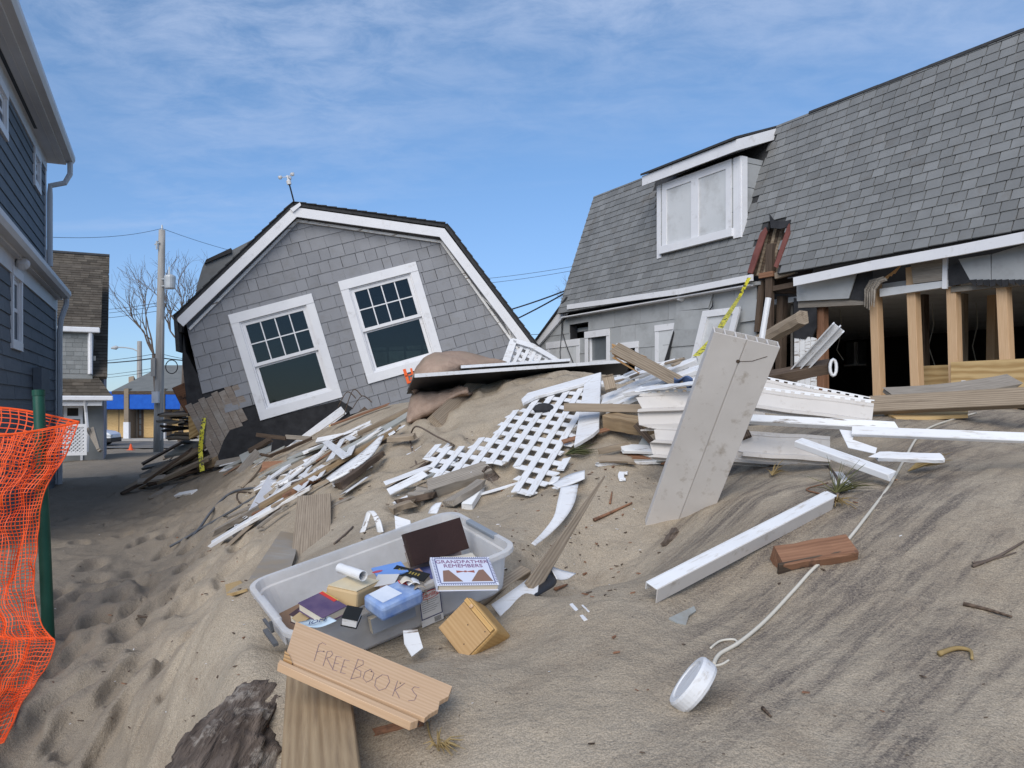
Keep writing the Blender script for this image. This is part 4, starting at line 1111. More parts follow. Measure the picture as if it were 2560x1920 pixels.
    part('pane', lambda b: b.box(r[0], r2[0], r[1], r2[1], .004, .012), M_room, f, hb.M)
    part('door_post', lambda b: b.box(hb.uv(201, 1000, .02)[0], hb.uv(207, 1000, .02)[0], b0, a[1]-.31, .003, .05), M_trim, H, hb.M)
    part('vent_pipe', lambda b: b.tube([rp.pt(-4.0, LL-.55, 0), rp.pt(-4.0, LL-.55, 0)+V(0, 0, .75)], .06, 7), M_trim, H)
    part('vent_pipe', lambda b: b.tube([dr.pt(-3.25, 3.3, 0), dr.pt(-3.25, 3.3, 0)+V(0, 0, .75)], .10, 7), M_trim, H)
    # white lattice gate standing in front
    g0 = hb.uv(154, 1131, 1.2); g1 = hb.uv(217, 1060, 1.2)
    gt = thing('gate', 'white lattice gate panel standing beside the brown-roofed house', 'gate', hb.pt(g0[0], g0[1], 1.2))
    x0, x1, y0, y1 = g0[0]-.6, g1[0], g0[1]-.1, g1[1]
    part('frame', lambda b: [b.box(x0, x1, y1-.10, y1, 1.18, 1.24), b.box(x1-.08, x1, y0, y1-.10, 1.18, 1.24), b.box(x0, x1-.08, y0, y0+.10, 1.18, 1.24)], M_white, gt, hb.M)
    for s_ in (-1, 1):
        lt = MB(); k = x0 - (y1-y0)
        while k < x1 + (y1-y0):
            a_ = (k, y0) if s_ > 0 else (k, y1); b_ = (k+(y1-y0), y1) if s_ > 0 else (k+(y1-y0), y0)
            q = clip_convex([(a_[0], a_[1]), (a_[0]+.05, a_[1]), (b_[0]+.05, b_[1]), (b_[0], b_[1])], [(x0, y0+.1), (x1-.08, y0+.1), (x1-.08, y1-.1), (x0, y1-.1)])
            if len(q) > 2: lt.prism(q, 1.20+.008*s_, 1.208+.008*s_)
            k += .11
        stuff(lt.build('lattice_slats', M_white, gt, hb.M))
    for k, (x, y, x2, y2, lb) in enumerate(((220, 1072, 251, 1128, 'grey plank leaning on the porch wall, tilted more than its neighbour'), (232, 1070, 247, 1124, 'grey plank leaning nearly upright on the porch wall'))):
        a_ = P(x, y, 25.0); b_ = P(x2, y2, 24.6)
        t_ = MB(); t_.tube([a_, b_], .07, 4); tag(t_.build('plank', M_grey), lb, 'plank')
brown_house()

M_blue = mat('blue_awning', (.010, .085, .42), (.016, .12, .52), scale=3, rough=.7, bump=.05)
M_groof = mat('grey_green_roof', (.145, .15, .145), (.19, .195, .185), scale=1.5, rough=.95, bump=.1, bscale=20)
def shop():
    Yb = 58.5
    sp = Pl((0, Yb, 0), (1, 0, 0), (0, 0, 1)); u = lambda x, y: sp.uv(x, y)
    H = thing('shop', 'boarded-up shop with a long blue awning across the street', 'shop', (-27, Yb, .13))
    x0, x1 = u(150, 1000)[0], u(560, 1000)[0]
    part('wall', lambda b: b.box(x0, x1, .13, u(0, 979)[1], -9, -.02), M_grey, H, sp.M)
    part('awning', lambda b: [b.box(a_, b_, u(0, 1023)[1], u(0, 979)[1], .02, 1.1) for a_, b_ in ((x0, u(328, 0)[0]), (u(341, 0)[0], u(417, 0)[0]), (u(429, 0)[0], x1))], M_blue, H, sp.M, bevel=.05)
    for a_, b_ in ((269, 298), (299, 328), (360, 388), (430, 458), (459, 488)):
        part('plywood_sheet', lambda b: b.box(u(a_, 0)[0], u(b_, 0)[0]-.03, .14, u(0, 1024)[1], .005, .03), M_ply, H, sp.M)
        ym = u(0, 1066)[1]
        part('plywood_sheet', lambda b: b.box(u(a_, 0)[0]+.02, u(b_, 0)[0]-.05, .16, ym, .032, .05), M_ply, H, sp.M)
    for a_, b_ in ((329, 340), (418, 428)):
        f = part('pillar', lambda b: b.box(u(a_, 0)[0], u(b_, 0)[0], .13, u(0, 972)[1], .0, 1.16), M_old, H, sp.M)
        part('pillar_guard', lambda b: b.box(u(a_, 0)[0]-.03, u(b_, 0)[0]+.03, .13, 1.3, .9, 1.2), M_trim, f, sp.M)
    d = part('door', lambda b: b.box(u(345, 0)[0], u(358, 0)[0], .14, u(0, 1024)[1], .0, .05), M_dark, H, sp.M)
    part('door_pane', lambda b: [b.box(u(349, 0)[0], u(354, 0)[0], .3+.42*k, .65+.42*k, .05, .06) for k in range(5)], M_pane, d, sp.M)
    ez = u(0, 979)[1]
    rz = EYE + (1010-913)/2000*64.5
    rx = (410-1280)/2000*64.5
    lx = (281-1280)/2000*57.5
    q = MB(); q.add([(lx, 57.4, ez+.02), (x1, 57.4, ez+.02), (x1, 64.5, rz), (rx, 64.5, rz), (lx, 70, ez+.02)], [(0, 1, 2, 3), (0, 3, 4)])
    q.build('roof', M_groof, H)
    q = MB(); q.box(lx, x1, 57.38, 58.4, ez-.22, ez+.012); q.build('eave_board', M_dark, H)
    q = MB(); q.tube([P(330, 945, 60.5), P(330, 985, 59.5)], .26, 4); q.build('roof_post', M_old, H)
shop()

M_pole = mat('pole_wood', (.30, .285, .265), (.42, .40, .375), scale=5, stretch=(4, 4, .4), rough=.9, bump=.2)
M_galv = mat('galvanised_grey', (.42, .44, .45), (.5, .52, .53), rough=.5, metal=.3, bump=.02)
M_wire = mat('black_cable', (.02, .02, .022), (.03, .03, .032), rough=.6, bump=0)
M_bark = mat('bare_bark', (.10, .075, .06), (.17, .135, .11), scale=12, rough=.95, bump=.2)
def pole_main():
    b0 = P(396, 1100, 35); t0 = P(405, 575, 35)
    H = thing('utility_pole', 'tall pale wooden utility pole carrying a grey transformer can', 'utility pole', b0)
    n = 10
    part('mast', lambda b: b.tube([b0 + (t0-b0)*(i/n) - V(0, 0, .6 if i == 0 else 0) for i in range(n+1)], [.21-.075*i/n for i in range(n+1)], 14), M_pole, H, smooth=True)
    c = P(425, 722, 34.6)
    T = part('transformer', lambda b: b.lathe([(0, 0), (.20, .0), (.22, .05), (.24, .5), (.225, .56), (.1, .62), (0, .63)], 16), M_galv, H, Matrix.Translation(c), smooth=False)
    part('bushing', lambda b: b.tube([c+V(-.03, 0, .6), c+V(-.03, 0, .95)], [.05, .03], 7), M_galv, T)
    part('bracket', lambda b: [b.tube([c+V(-.5, .3, .45), c+V(-.1, .05, .45)], .04, 5), b.tube([c+V(-.5, .3, .15), c+V(-.1, .05, .15)], .04, 5)], M_galv, H)
    part('insulator', lambda b: b.tube([t0, t0+V(0, 0, .22)], [.05, .03], 7), M_galv, H)
    a = P(392, 603, 34.8)
    part('cutout', lambda b: [b.tube([a, a+V(0, 0, -.35)], .045, 6), b.tube([a+V(.12, 0, -.05), a+V(-.1, 0, -.15)], .03, 5), b.tube([a, P(403, 605, 35)], .02, 5)], M_galv, H)
    part('conduit', lambda b: b.tube([P(406, 800, 34.7), P(403, 950, 34.7), P(402, 1100, 34.7)], .035, 6), M_pole, H)
    part('meter', lambda b: b.box(-.14, .14, -.08, .08, -.25, .25), M_trim, H, Matrix.Translation(P(389, 993, 34.7)))
    part('junction_box', lambda b: b.box(-.09, .09, -.08, .08, -.4, .4), M_pole, H, Matrix.Translation(P(384, 918, 34.8)))
    part('cable_coil', lambda b: b.tube([P(429 + 15*math.cos(k*.35), 917 + 17*math.sin(k*.35), 34.6) for k in range(18)], .022, 5, closed=True), M_wire, H)
    b1 = P(349, 1075, 72); t1 = P(349, 853, 72)
    L = thing('street_lamp', 'distant wooden pole with a curved street lamp arm', 'street lamp', b1)
    part('mast', lambda b: b.tube([b1, t1], [.28, .2], 9), M_pole, L)
    part('arm', lambda b: b.tube([P(346, 879, 72), P(332, 872, 72), P(315, 869, 72), P(295, 868, 72)], .06, 6), M_galv, L)
    part('lamp_head', lambda b: b.tube([P(295, 868, 72), P(290, 869, 72), P(278, 870, 72)], [.1, .2, .08], 8), M_galv, L)
pole_main()
def wire(pts, r, label, grp='overhead cables'):
    q = []
    for i in range(len(pts)-1):
        a, b = P(*pts[i]), P(*pts[i+1]); L_ = (b-a).length
        for k in range(9): t = k/9; q.append(a.lerp(b, t) - V(0, 0, L_*.012*4*t*(1-t)))
    q.append(P(*pts[-1]))
    m = MB(); m.tube(q, r, 4)
    tag(m.build('overhead_cable', M_wire, None), label, 'cable', grp)
wire([(405, 571, 35), (104, 592, 22)], .010, 'thin cable running left from the top of the pole')
wire([(405, 571, 35), (600, 632, 40)], .010, 'thin cable sloping right from the pole top to the tipped house')
wire([(60, 760, 62), (398, 757, 35)], .012, 'uppermost of the three cables left of the pole by the transformer')
wire([(60, 773, 62), (398, 764, 35)], .012, 'middle of the three cables left of the pole by the transformer')
wire([(60, 783, 62), (398, 777, 35)], .012, 'lowest of the three cables left of the pole by the transformer')
wire([(60, 889, 66), (398, 883, 36), (560, 905, 30)], .014, 'thin cable just above the thick one behind the street lamp')
wire([(60, 888, 64), (398, 894, 35.5), (560, 903, 32)], .032, 'thickest black cable crossing behind the bare tree')
wire([(60, 925, 66), (398, 918, 36)], .012, 'thin cable above the lowest one over the blue awning')
wire([(60, 931, 66), (398, 926, 36)], .012, 'lowest cable passing above the blue awning')
wire([(1190, 699, 40), (1460, 661, 40)], .012, 'highest thin cable in the gap between the houses', )
wire([(1190, 711, 40), (1460, 671, 40)], .012, 'second thin cable in the gap between the houses')
wire([(1230, 787, 30), (1460, 708, 26)], .026, 'upper thick black cable in the gap between the houses')
wire([(1260, 812, 30), (1460, 704, 26)], .026, 'lower thick black cable in the gap between the houses')
wire([(1280, 838, 45), (1440, 828, 45)], .02, 'lowest cable seen in the gap between the houses')

def tree(base, trunk_to, spread, n, seed, label, L0, r0, levels=5, bias=0.0, grp='bare trees'):
    T = thing('bare_tree', label, 'tree', base, grp)
    r_ = random.Random(seed)
    tk = MB(); cr = MB()
    def grow(p, d, L_, r, lv):
        pts = [p]; q = p.copy(); dd = d.copy()
        for i in range(4):
            dd = (dd + V(r_.gauss(0, .11), r_.gauss(0, .11), r_.gauss(.05, .06))).normalized(); q = q + dd*L_/4; pts.append(q.copy())
        (tk if lv >= levels-1 else cr).tube(pts, [r*(1-.10*i) for i in range(5)], 6 if lv >= levels-1 else 4)
        if lv <= 0: return
        for k in range(r_.choice((2, 2, 3))):
            an = r_.uniform(.25, .75)*spread; ax = Vector((r_.gauss(0, .35), 1, r_.gauss(0, .2))).normalized()
            nd = (Matrix.Rotation(an*r_.choice((-1, 1)), 3, ax) @ dd) + V(bias, 0, .18)
            grow(pts[r_.choice((2, 3, 4)) if k else 4], nd.normalized(), L_*r_.uniform(.62, .9), r*.62, lv-1)
    d = (trunk_to-base); q = [base-V(0, 0, .4), base.lerp(trunk_to, .5)+V(.05, 0, 0), trunk_to]
    tk.tube(q, [r0*1.3, r0*1.1, r0], 8)
    for k in range(n):
        grow(trunk_to.copy(), (d.normalized() + V(r_.uniform(-.55, .45)*spread+bias, r_.uniform(-.3, .3), .15)).normalized(), L0*r_.uniform(.8, 1.1), r0*.62, levels)
    tk.build('trunk', M_bark, T); stuff(cr.build('crown', M_bark, T))
    return T
tree(P(392, 1098, 38), P(384, 885, 38), 1.0, 3, 12, 'bare leafless tree left of the tall utility pole', 1.35, .085, 5, -.16)
tree(P(450, 1085, 42), P(462, 880, 42), 1.1, 4, 5, 'bare twiggy tree right of the pole, half behind the tipped house', 1.5, .11, 5, -.04)
tree(P(1470, 960, 40), P(1425, 790, 40), 1.0, 3, 9, 'few bare twigs rising beside the mansard corner of the long house', .62, .04, 4, -.1)

# car half hidden by the brown-roofed house, and the traffic cone
M_car = mat('white_car_paint', (.72, .73, .75), (.76, .77, .79), rough=.25, bump=0, coat=.5)
M_rub = mat('black_rubber', (.012, .012, .013), (.02, .02, .021), rough=.8, bump=.02)
M_cone = mat('cone_orange', (.75, .10, .03), (.82, .13, .04), rough=.6, bump=0)
def car():
    o = P(291, 1112, 50); o.z = .02
    fr = Pl(o, (1, .1, 0), (0, 0, 1))
    C = thing('parked_car', 'white car whose front end shows past the brown-roofed house', 'car', o)
    prof = [(-4.4, .35), (-4.45, .8), (-4.2, 1.0), (-3.5, 1.42), (-2.1, 1.46), (-1.25, 1.02), (-.35, .88), (-.05, .72), (0, .45), (-.05, .28), (-4.3, .28)]
    part('body', lambda b: b.prism(prof, -.85, .85), M_car, C, fr.M, bevel=.06)
    part('side_glass', lambda b: b.prism([(-3.6, 1.02), (-3.35, 1.35), (-2.2, 1.38), (-1.5, 1.02)], .851, .86), M_pane, C, fr.M)
    part('bumper', lambda b: b.box(-.35, .03, .22, .5, -.8, .862), M_black, C, fr.M, bevel=.04)
    part('headlight', lambda b: b.box(-.32, .012, .58, .70, .6, .866), M_galv, C, fr.M, bevel=.02)
    for x in (-3.6, -.85):
        for z in (.72, -.9):
            wm = Pl(fr.pt(x, .33, z), fr.ux, fr.uy).M
            W_ = part('wheel', lambda b: b.lathe([(.20, 0), (.31, 0), (.33, .04), (.33, .16), (.31, .2), (.2, .2)], 18), M_rub, C, wm)
            part('rim', lambda b: b.lathe([(0, .14), (.20, .12), (.21, .19), (.0, .17)], 14), M_galv, W_, wm)
car()
def cone():
    o = P(327, 1126, 45); o.z = .0; o.z = max(0, gz(o.x, o.y))
    C = thing('traffic_cone', 'small orange traffic cone on the street by the shop', 'traffic cone', o)
    M = Matrix.Translation(o)
    part('base', lambda b: b.box(-.17, .17, -.17, .17, 0, .03), M_cone, C, M)
    part('cone', lambda b: b.lathe([(.125, .03), (.03, .36), (.0, .36)], 14), M_cone, C, M)
cone()
# ------------------------------------------------------------------ debris helpers
M_greyp = mat('weathered_plywood', (.27, .24, .205), (.36, .325, .28), scale=4, rough=.9, bump=.2, dirt=(.33, .27, .2), dirt_lo=.45, dirt_hi=.6, dirt_scale=3)
M_gpan = mat('greenish_grey_board', (.27, .28, .265), (.34, .345, .33), scale=3, rough=.85, bump=.08, dirt=(.22, .19, .15), dirt_lo=.55, dirt_hi=.75)
M_carpet = mat('brown_carpet', (.30, .215, .165), (.41, .30, .232), scale=16, rough=.98, bump=.8, bscale=90, dirt=(.25, .20, .15), dirt_lo=.5, dirt_hi=.7, dirt_scale=4, spec=.05)
M_cable = mat('cream_cable', (.55, .51, .43), (.62, .58, .5), rough=.5, bump=0)
M_gcable = mat('grey_cable', (.085, .09, .10), (.12, .125, .135), rough=.6, bump=.05)
M_stone = mat('concrete_lump', (.25, .22, .185), (.36, .32, .27), scale=5, rough=.95, bump=.8, bscale=14, bdist=.03)
M_yel = mat('yellow_tape', (.55, .50, .03), (.62, .56, .04), rough=.5, bump=0, dirt=(.05, .05, .03), dirt_lo=.52, dirt_hi=.54, dirt_scale=30, dirt_stretch=(1, 1, 1))
M_needle = mat('pine_needles', (.045, .065, .025), (.13, .115, .045), scale=8, rough=.8, bump=0)
M_drygrass = mat('dry_needles', (.25, .17, .07), (.38, .28, .13), scale=8, rough=.85, bump=0)
M_char = mat('charred_bark', (.055, .040, .032), (.19, .15, .122), scale=5, stretch=(.7, 6, 6), rough=.95, bump=.9, bdist=.04, dirt=(.30, .26, .22), dirt_lo=.52, dirt_hi=.60, dirt_scale=9)
def rp(s, t=0.0):
    """(x,y) -> on the sand; (x,y,d) -> at distance d"""
    return P(*s) if len(s) == 3 else G(s[0], s[1], t)
def frame(o, x, up):
    x = x.normalized(); z = (up - x*up.dot(x)); z = z.normalized() if z.length > 1e-5 else x.orthogonal().normalized()
    y = z.cross(x)
    return Matrix(((x.x, y.x, z.x, o.x), (x.y, y.y, z.y, o.y), (x.z, y.z, z.z, o.z), (0, 0, 0, 1)))
def beam_mesh(L_, w, t, jag=(0, 0), sag=0.0, n=7, bev=.003, taper=1.0, wob=.0, side=0.0):
    b = MB(); bev = min(bev, t*.3, w*.3); secs = []
    for i in range(n+1):
        f = i/n; k = 1+(taper-1)*f; hw, ht = w/2*k, t/2*k; be = bev*k
        prof = [(-hw+be, -ht), (hw-be, -ht), (hw, -ht+be), (hw, ht-be), (hw-be, ht), (-hw+be, ht), (-hw, ht-be), (-hw, -ht+be)]
        for (y, z) in prof:
            x = f*L_
            if i == 0: x += rng.uniform(0, jag[0])
            if i == n: x -= rng.uniform(0, jag[1])
            b.v.append((x, y + rng.uniform(-wob, wob) + side*math.sin(math.pi*f), z - sag*math.sin(math.pi*f) + rng.uniform(-wob, wob)))
    for i in range(n):
        for j in range(8): b.f.append((i*8+j, i*8+(j+1) % 8, i*8+8+(j+1) % 8, i*8+8+j)); b.mi.append(0)
    b.f.append(tuple(range(8))[::-1]); b.f.append(tuple(n*8+j for j in range(8))); b.mi += [0, 0]
    return b
def beam(label, cat, s0, s1, w, t, m, up=None, name='plank', group=None, parent=None, ext=(0, 0), face=0.0, lift=0.0, **k):
    p0, p1 = rp(s0, t*.35+lift), rp(s1, t*.35+lift)
    d = (p1-p0).normalized(); p0 = p0 - d*ext[0]; p1 = p1 + d*ext[1]
    if up is None:
        mid = (p0+p1)/2; up = gn(mid.x, mid.y)
        if face: up = (up*(1-face) + (CAM-mid).normalized()*face)
    elif up == 'cam': up = CAM-(p0+p1)/2
    M = frame(p0, p1-p0, Vector(up))
    o = beam_mesh((p1-p0).length, w, t, **k).build(name, m, parent, M)
    if label: tag(o, label, cat, group)
    return o
def panel(label, cat, pts, t, m, name='panel', group=None, parent=None, flip=False):
    """flat board through 3-d corner points (first three give the plane), thickness away from the viewer"""
    q = [rp(s, t) if not isinstance(s, Vector) else s for s in pts]
    c = sum(q, Vector((0, 0, 0)))/len(q); n_ = Vector((0, 0, 0))
    for i in range(len(q)): n_ += (q[i]-c).cross(q[(i+1) % len(q)]-c)
    n_.normalize()
    if n_.dot(CAM-c) < 0: n_ = -n_
    M = frame(c, q[1]-q[0], n_); Mi = M.inverted()
    b = MB(); b.prism([((Mi @ p).x, (Mi @ p).y) for p in q], -t, 0)
    o = b.build(name, m, parent, M)
    if label: tag(o, label, cat, group)
    return o
def lattice(label, quad, poly, m, frames=(), sp=(34, 34), wd=.042, th=.006, d1=None, d2=None, group=None, lift=0.02):
    """lattice sheet on the plane through quad (3 points with distances); poly = outline in photo pixels; d1,d2 = pixel directions of the slats"""
    A, B, C = [rp(s, lift) for s in quad]
    pl = Pl(A, B-A, C-A)
    if pl.n.dot(CAM-A) < 0: pl = Pl(A, C-A, B-A)
    T = thing('lattice_panel', label, 'lattice', G_under(A), group)
    up = [Vector(pl.uv(*p)) for p in poly]
    cx, cy = sum(p[0] for p in poly)/len(poly), sum(p[1] for p in poly)/len(poly)
    for fam, (dd, space) in enumerate(((d1, sp[0]), (d2, sp[1]))):
        a = Vector(pl.uv(cx, cy)); e = (Vector(pl.uv(cx+dd[0]*30, cy+dd[1]*30))-a).normalized(); nn = Vector((-e.y, e.x))
        ks = [(p-a).dot(nn) for p in up]; step = space
        k = math.floor(min(ks)/step)*step
        while k < max(ks):
            run = None; t = -3.0; segs = []
            while t < 3.0:
                p = a + nn*k + e*t
                ins = inpoly(p.x, p.y, up)
                if ins and run is None: run = t
                if not ins and run is not None: segs.append((run, t)); run = None
                t += .012
            for (t0, t1) in segs:
                if t1-t0 < .04: continue
                s = a + nn*k + e*t0; o_ = pl.pt(s.x, s.y, fam*(th+.001))
                x = pl.ux*e.x + pl.uy*e.y
                M = frame(o_, x, pl.n)
                beam_mesh(t1-t0, wd, th, jag=(.02, .02), n=2, bev=.001).build('slat', m, T, M)
            k += step
    for fr in frames:
        q = [Vector(pl.uv(*p)) for p in fr]
        part('frame_board', lambda b: b.prism([tuple(p) for p in q], .002+th*2, .024+th*2), m, T, pl.M, bevel=.003)
    return T, pl
def G_under(p): return V(p.x, p.y, gz(p.x, p.y))
def curve(label, cat, pts, r, m, name, group=None, k=6, sub=6, parent=None, lift=None):
    q = [rp(s, (max(r) if isinstance(r, tuple) else r) if lift is None else lift) for s in pts]
    out = []
    for i in range(len(q)-1):
        p0, p1, p2, p3 = q[max(i-1, 0)], q[i], q[i+1], q[min(i+2, len(q)-1)]
        for j in range(sub):
            t = j/sub
            out.append(.5*((2*p1)+(p2-p0)*t+(2*p0-5*p1+4*p2-p3)*t*t+(3*p1-p0-3*p2+p3)*t**3))
    out.append(q[-1])
    rr = r
    if isinstance(r, tuple): rr = [r[0]+(r[1]-r[0])*i/(len(out)-1) for i in range(len(out))]
    b = MB(); b.tube(out, rr, k)
    o = b.build(name, m, parent, smooth=True)
    if label: tag(o, label, cat, group)
    return o

# ------------------------------------------------------------------ on the crest: black panels, carpet, lattice
def crest():
    panel('long black panel with a white edge lying across the crest of the mound', 'panel', [P(1036, 944, 5.6), P(1575, 906, 6.6), P(1562, 934, 7.1), P(1017, 987, 6.1)], .004, M_black, 'panel')
    o = bpy.data.objects['panel']
    a, b_ = P(1036, 944, 5.6), P(1575, 906, 6.6)
    part('edge', lambda b: b.add(*_strip(a, b_, V(0, .004, .026))), M_white, o)
    a2, b2 = P(1036, 944, 5.6)+V(0, .004, .0265), P(1575, 906, 6.6)+V(0, .004, .0265); c2, d2 = P(1562, 934, 7.1)+V(0, 0, .03), P(1017, 987, 6.1)+V(0, 0, .03)
    q = MB(); q.add([a2, b2, c2, d2], [(0, 1, 2, 3)]); q.build('top', M_white, o)
    p2 = panel('second black panel resting on the long one, only its front edge showing', 'panel', [P(1152, 921, 6.05), P(1425, 903, 6.55), P(1420, 915, 6.9), P(1118, 936, 6.5)], .004, M_black, 'panel')
    part('edge', lambda b: b.add(*_strip(P(1152, 921, 6.05), P(1425, 903, 6.55), V(0, .004, .022))), M_white, p2)
    # carpet: folded over hump above the panel, hanging end below it
    def sheet(prof, back, nm, label=None, parent=None, th=.022, nb=8):
        pts = []
        for i in range(len(prof)-1):
            p0, p1, p2_, p3 = [Vector(prof[min(max(i+k, 0), len(prof)-1)]) for k in (-1, 0, 1, 2)]
            for j in range(7):
                t = j/7; pts.append(.5*((2*p1)+(p2_-p0)*t+(2*p0-5*p1+4*p2_-p3)*t*t+(3*p1-p0-3*p2_+p3)*t**3))
        pts.append(Vector(prof[-1]))
        b = MB(); n = len(pts)
        for j in range(nb):
            for i, p in enumerate(pts):
                f = j/(nb-1); b.v.append(p + back*f + V(0, 0, .025*math.sin(f*5+i*.25)))
        for j in range(nb-1):
            for i in range(n-1): b.f.append((j*n+i, j*n+i+1, (j+1)*n+i+1, (j+1)*n+i)); b.mi.append(0)
        o = b.build(nm, M_carpet, parent, None, smooth=True, solid=th)
        return o
    def fold(up, lo, nm, bulge, parent=None, nv_=9, sub_=6):
        def cr(pts):
            o = []
            for i in range(len(pts)-1):
                p0, p1, p2_, p3 = [pts[min(max(i+k, 0), len(pts)-1)] for k in (-1, 0, 1, 2)]
                for j in range(sub_):
                    t = j/sub_; o.append(.5*((2*p1)+(p2_-p0)*t+(2*p0-5*p1+4*p2_-p3)*t*t+(3*p1-p0-3*p2_+p3)*t**3))
            return o+[pts[-1]]
        A_, B_ = cr([P(*t) for t in up]), cr([P(*t) for t in lo]); n = len(A_); b = MB()
        for j in range(nv_+4):
            f = min(j/(nv_-1), 1); ex = max(0, j-(nv_-1))
            for i in range(n):
                p = A_[i].lerp(B_[i], f) + V(0, -bulge*math.sin(math.pi*f)**.6, .035*noise.noise(V(i*.16, j*.30, 3)) + .012*noise.noise(V(i*.5, j*.6, 9)))
                if ex: p = p + V(.02*ex, .10*ex, .004*ex)
                b.v.append(p)
        # the far side of the fold drops away behind its crown
        for j in range(nv_+3):
            for i in range(n-1): b.f.append((j*n+i, j*n+i+1, (j+1)*n+i+1, (j+1)*n+i)); b.mi.append(0)
        base = len(b.v)
        for i in range(n): b.v.append(A_[i] + V(.05, .30, -.10))
        for i in range(n-1): b.f.append((base+i, base+i+1, i+1, i)); b.mi.append(0)
        return b.build(nm, M_carpet, parent, None, smooth=True, solid=.02)
    C = fold([(1030, 968, 6.2), (1040, 925, 6.25), (1066, 893, 6.3), (1115, 881, 6.35), (1190, 890, 6.45), (1265, 908, 6.6)], [(1036, 985, 6.05), (1060, 962, 6.0), (1098, 938, 6.0), (1150, 922, 6.1), (1200, 918, 6.25), (1266, 914, 6.5)], 'carpet', .10)
    tag(C, 'pinkish brown carpet folded over the crest behind the black panel', 'carpet')
    fold([(1170, 972, 6.05), (1120, 975, 6.05), (1070, 982, 6.05), (1034, 985, 6.1), (1020, 1046, 6.05)], [(1172, 985, 5.95), (1130, 998, 5.9), (1090, 1022, 5.85), (1062, 1040, 5.85), (1024, 1056, 5.9)], 'lower_fold', .07, C)
    beam('grey plank under the black panel sloping down across the mound', 'plank', (1188, 962, 6.25), (1100, 1050), .11, .05, M_old, 'cam', ext=(.15, .1), jag=(.02, .03))
    # upper lattice triangle standing behind the panels
    lattice('white triangular lattice piece standing behind the black panels on the crest', [(1262, 920, 6.6), (1405, 918, 6.75), (1278, 850, 6.7)],
            [(1279, 851), (1290, 850), (1345, 870), (1412, 912), (1300, 924), (1254, 920)], M_white, frames=[[(1274, 850), (1290, 856), (1268, 921), (1248, 921)], [(1278, 849), (1330, 862), (1420, 916), (1400, 916), (1326, 874), (1280, 860)]],
            sp=(.058, .058), d1=(1, .45), d2=(.5, -1), wd=.028)
def _strip(a, b, h):
    d = (b-a).normalized(); n = d.cross(h).normalized()*.004
    if n.y > 0: n = -n
    vs = [a+n, b+n, b+n+h, a+n+h, a, b, b+h, a+h]
    return vs, [(0, 1, 2, 3), (7, 6, 5, 4), (0, 4, 5, 1), (1, 5, 6, 2), (2, 6, 7, 3), (3, 7, 4, 0)]
crest()

# ------------------------------------------------------------------ big lattice on the slope
LAT_POLY = [(1310, 1012), (1306, 1021), (1250, 1047), (1237, 1074), (1185, 1112), (1161, 1119), (1139, 1122), (1096, 1111), (1058, 1142), (1079, 1157), (1066, 1221), (1101, 1223), (1172, 1186), (1215, 1165), (1275, 1157), (1291, 1166), (1281, 1204), (1288, 1241), (1321, 1247), (1372, 1211), (1399, 1222), (1411, 1208), (1389, 1192), (1427, 1151), (1394, 1140), (1445, 1105), (1470, 1040), (1490, 970), (1420, 975)]
lattice('large broken white lattice sheet with a mitred frame lying on the sandy slope', [(1080, 1222), (1420, 1150), (1330, 1005)], LAT_POLY, M_white,
        frames=[[(1306, 1010), (1322, 994), (1505, 942), (1464, 970), (1340, 1004), (1309, 1020)], [(1505, 942), (1500, 1085), (1486, 1098), (1438, 1128), (1463, 972)]],
        sp=(.106, .094), d1=(720, 140), d2=(.55, -.78), wd=.044, lift=.035)
for k, (a, b, lb) in enumerate((((1022, 1142), (1060, 1115), 'short white lattice slat left of the big lattice sheet'), ((1020, 1135), (1037, 1140), 'tiny white slat end at the left tip of the big lattice'), ((1100, 1132), (1142, 1092), 'white slat pointing up at the left end of the big lattice'))):
    beam(lb, 'slat', a, b, .035, .008, M_white, name='slat', jag=(.03, .03), n=3)
curve('thin bent twig leaning over the left end of the lattice', 'twig', [(1043, 1168), (1026, 1105), (1040, 1066, 5.4), (1090, 1090, 5.2), (1130, 1112)], .006, M_bark, 'twig', k=5)
curve('straight thin twig crossing the left tip of the lattice', 'twig', [(1025, 1174), (1080, 1148), (1135, 1116)], (.004, .010), M_bark, 'twig', k=5)
stone = MB(); stone.lathe([(0, -.03), (.05, -.02), (.062, .0), (.05, .03), (.03, .045), (0, .05)], 10)
o_ = stone.build('clod', M_tar, None, Matrix.Translation(G(1360, 1042, .045)) @ Matrix.Diagonal((1.15, .7, .9, 1)), bevel=0); tag(o_, 'dark lump of tar lying on the big lattice sheet', 'lump')

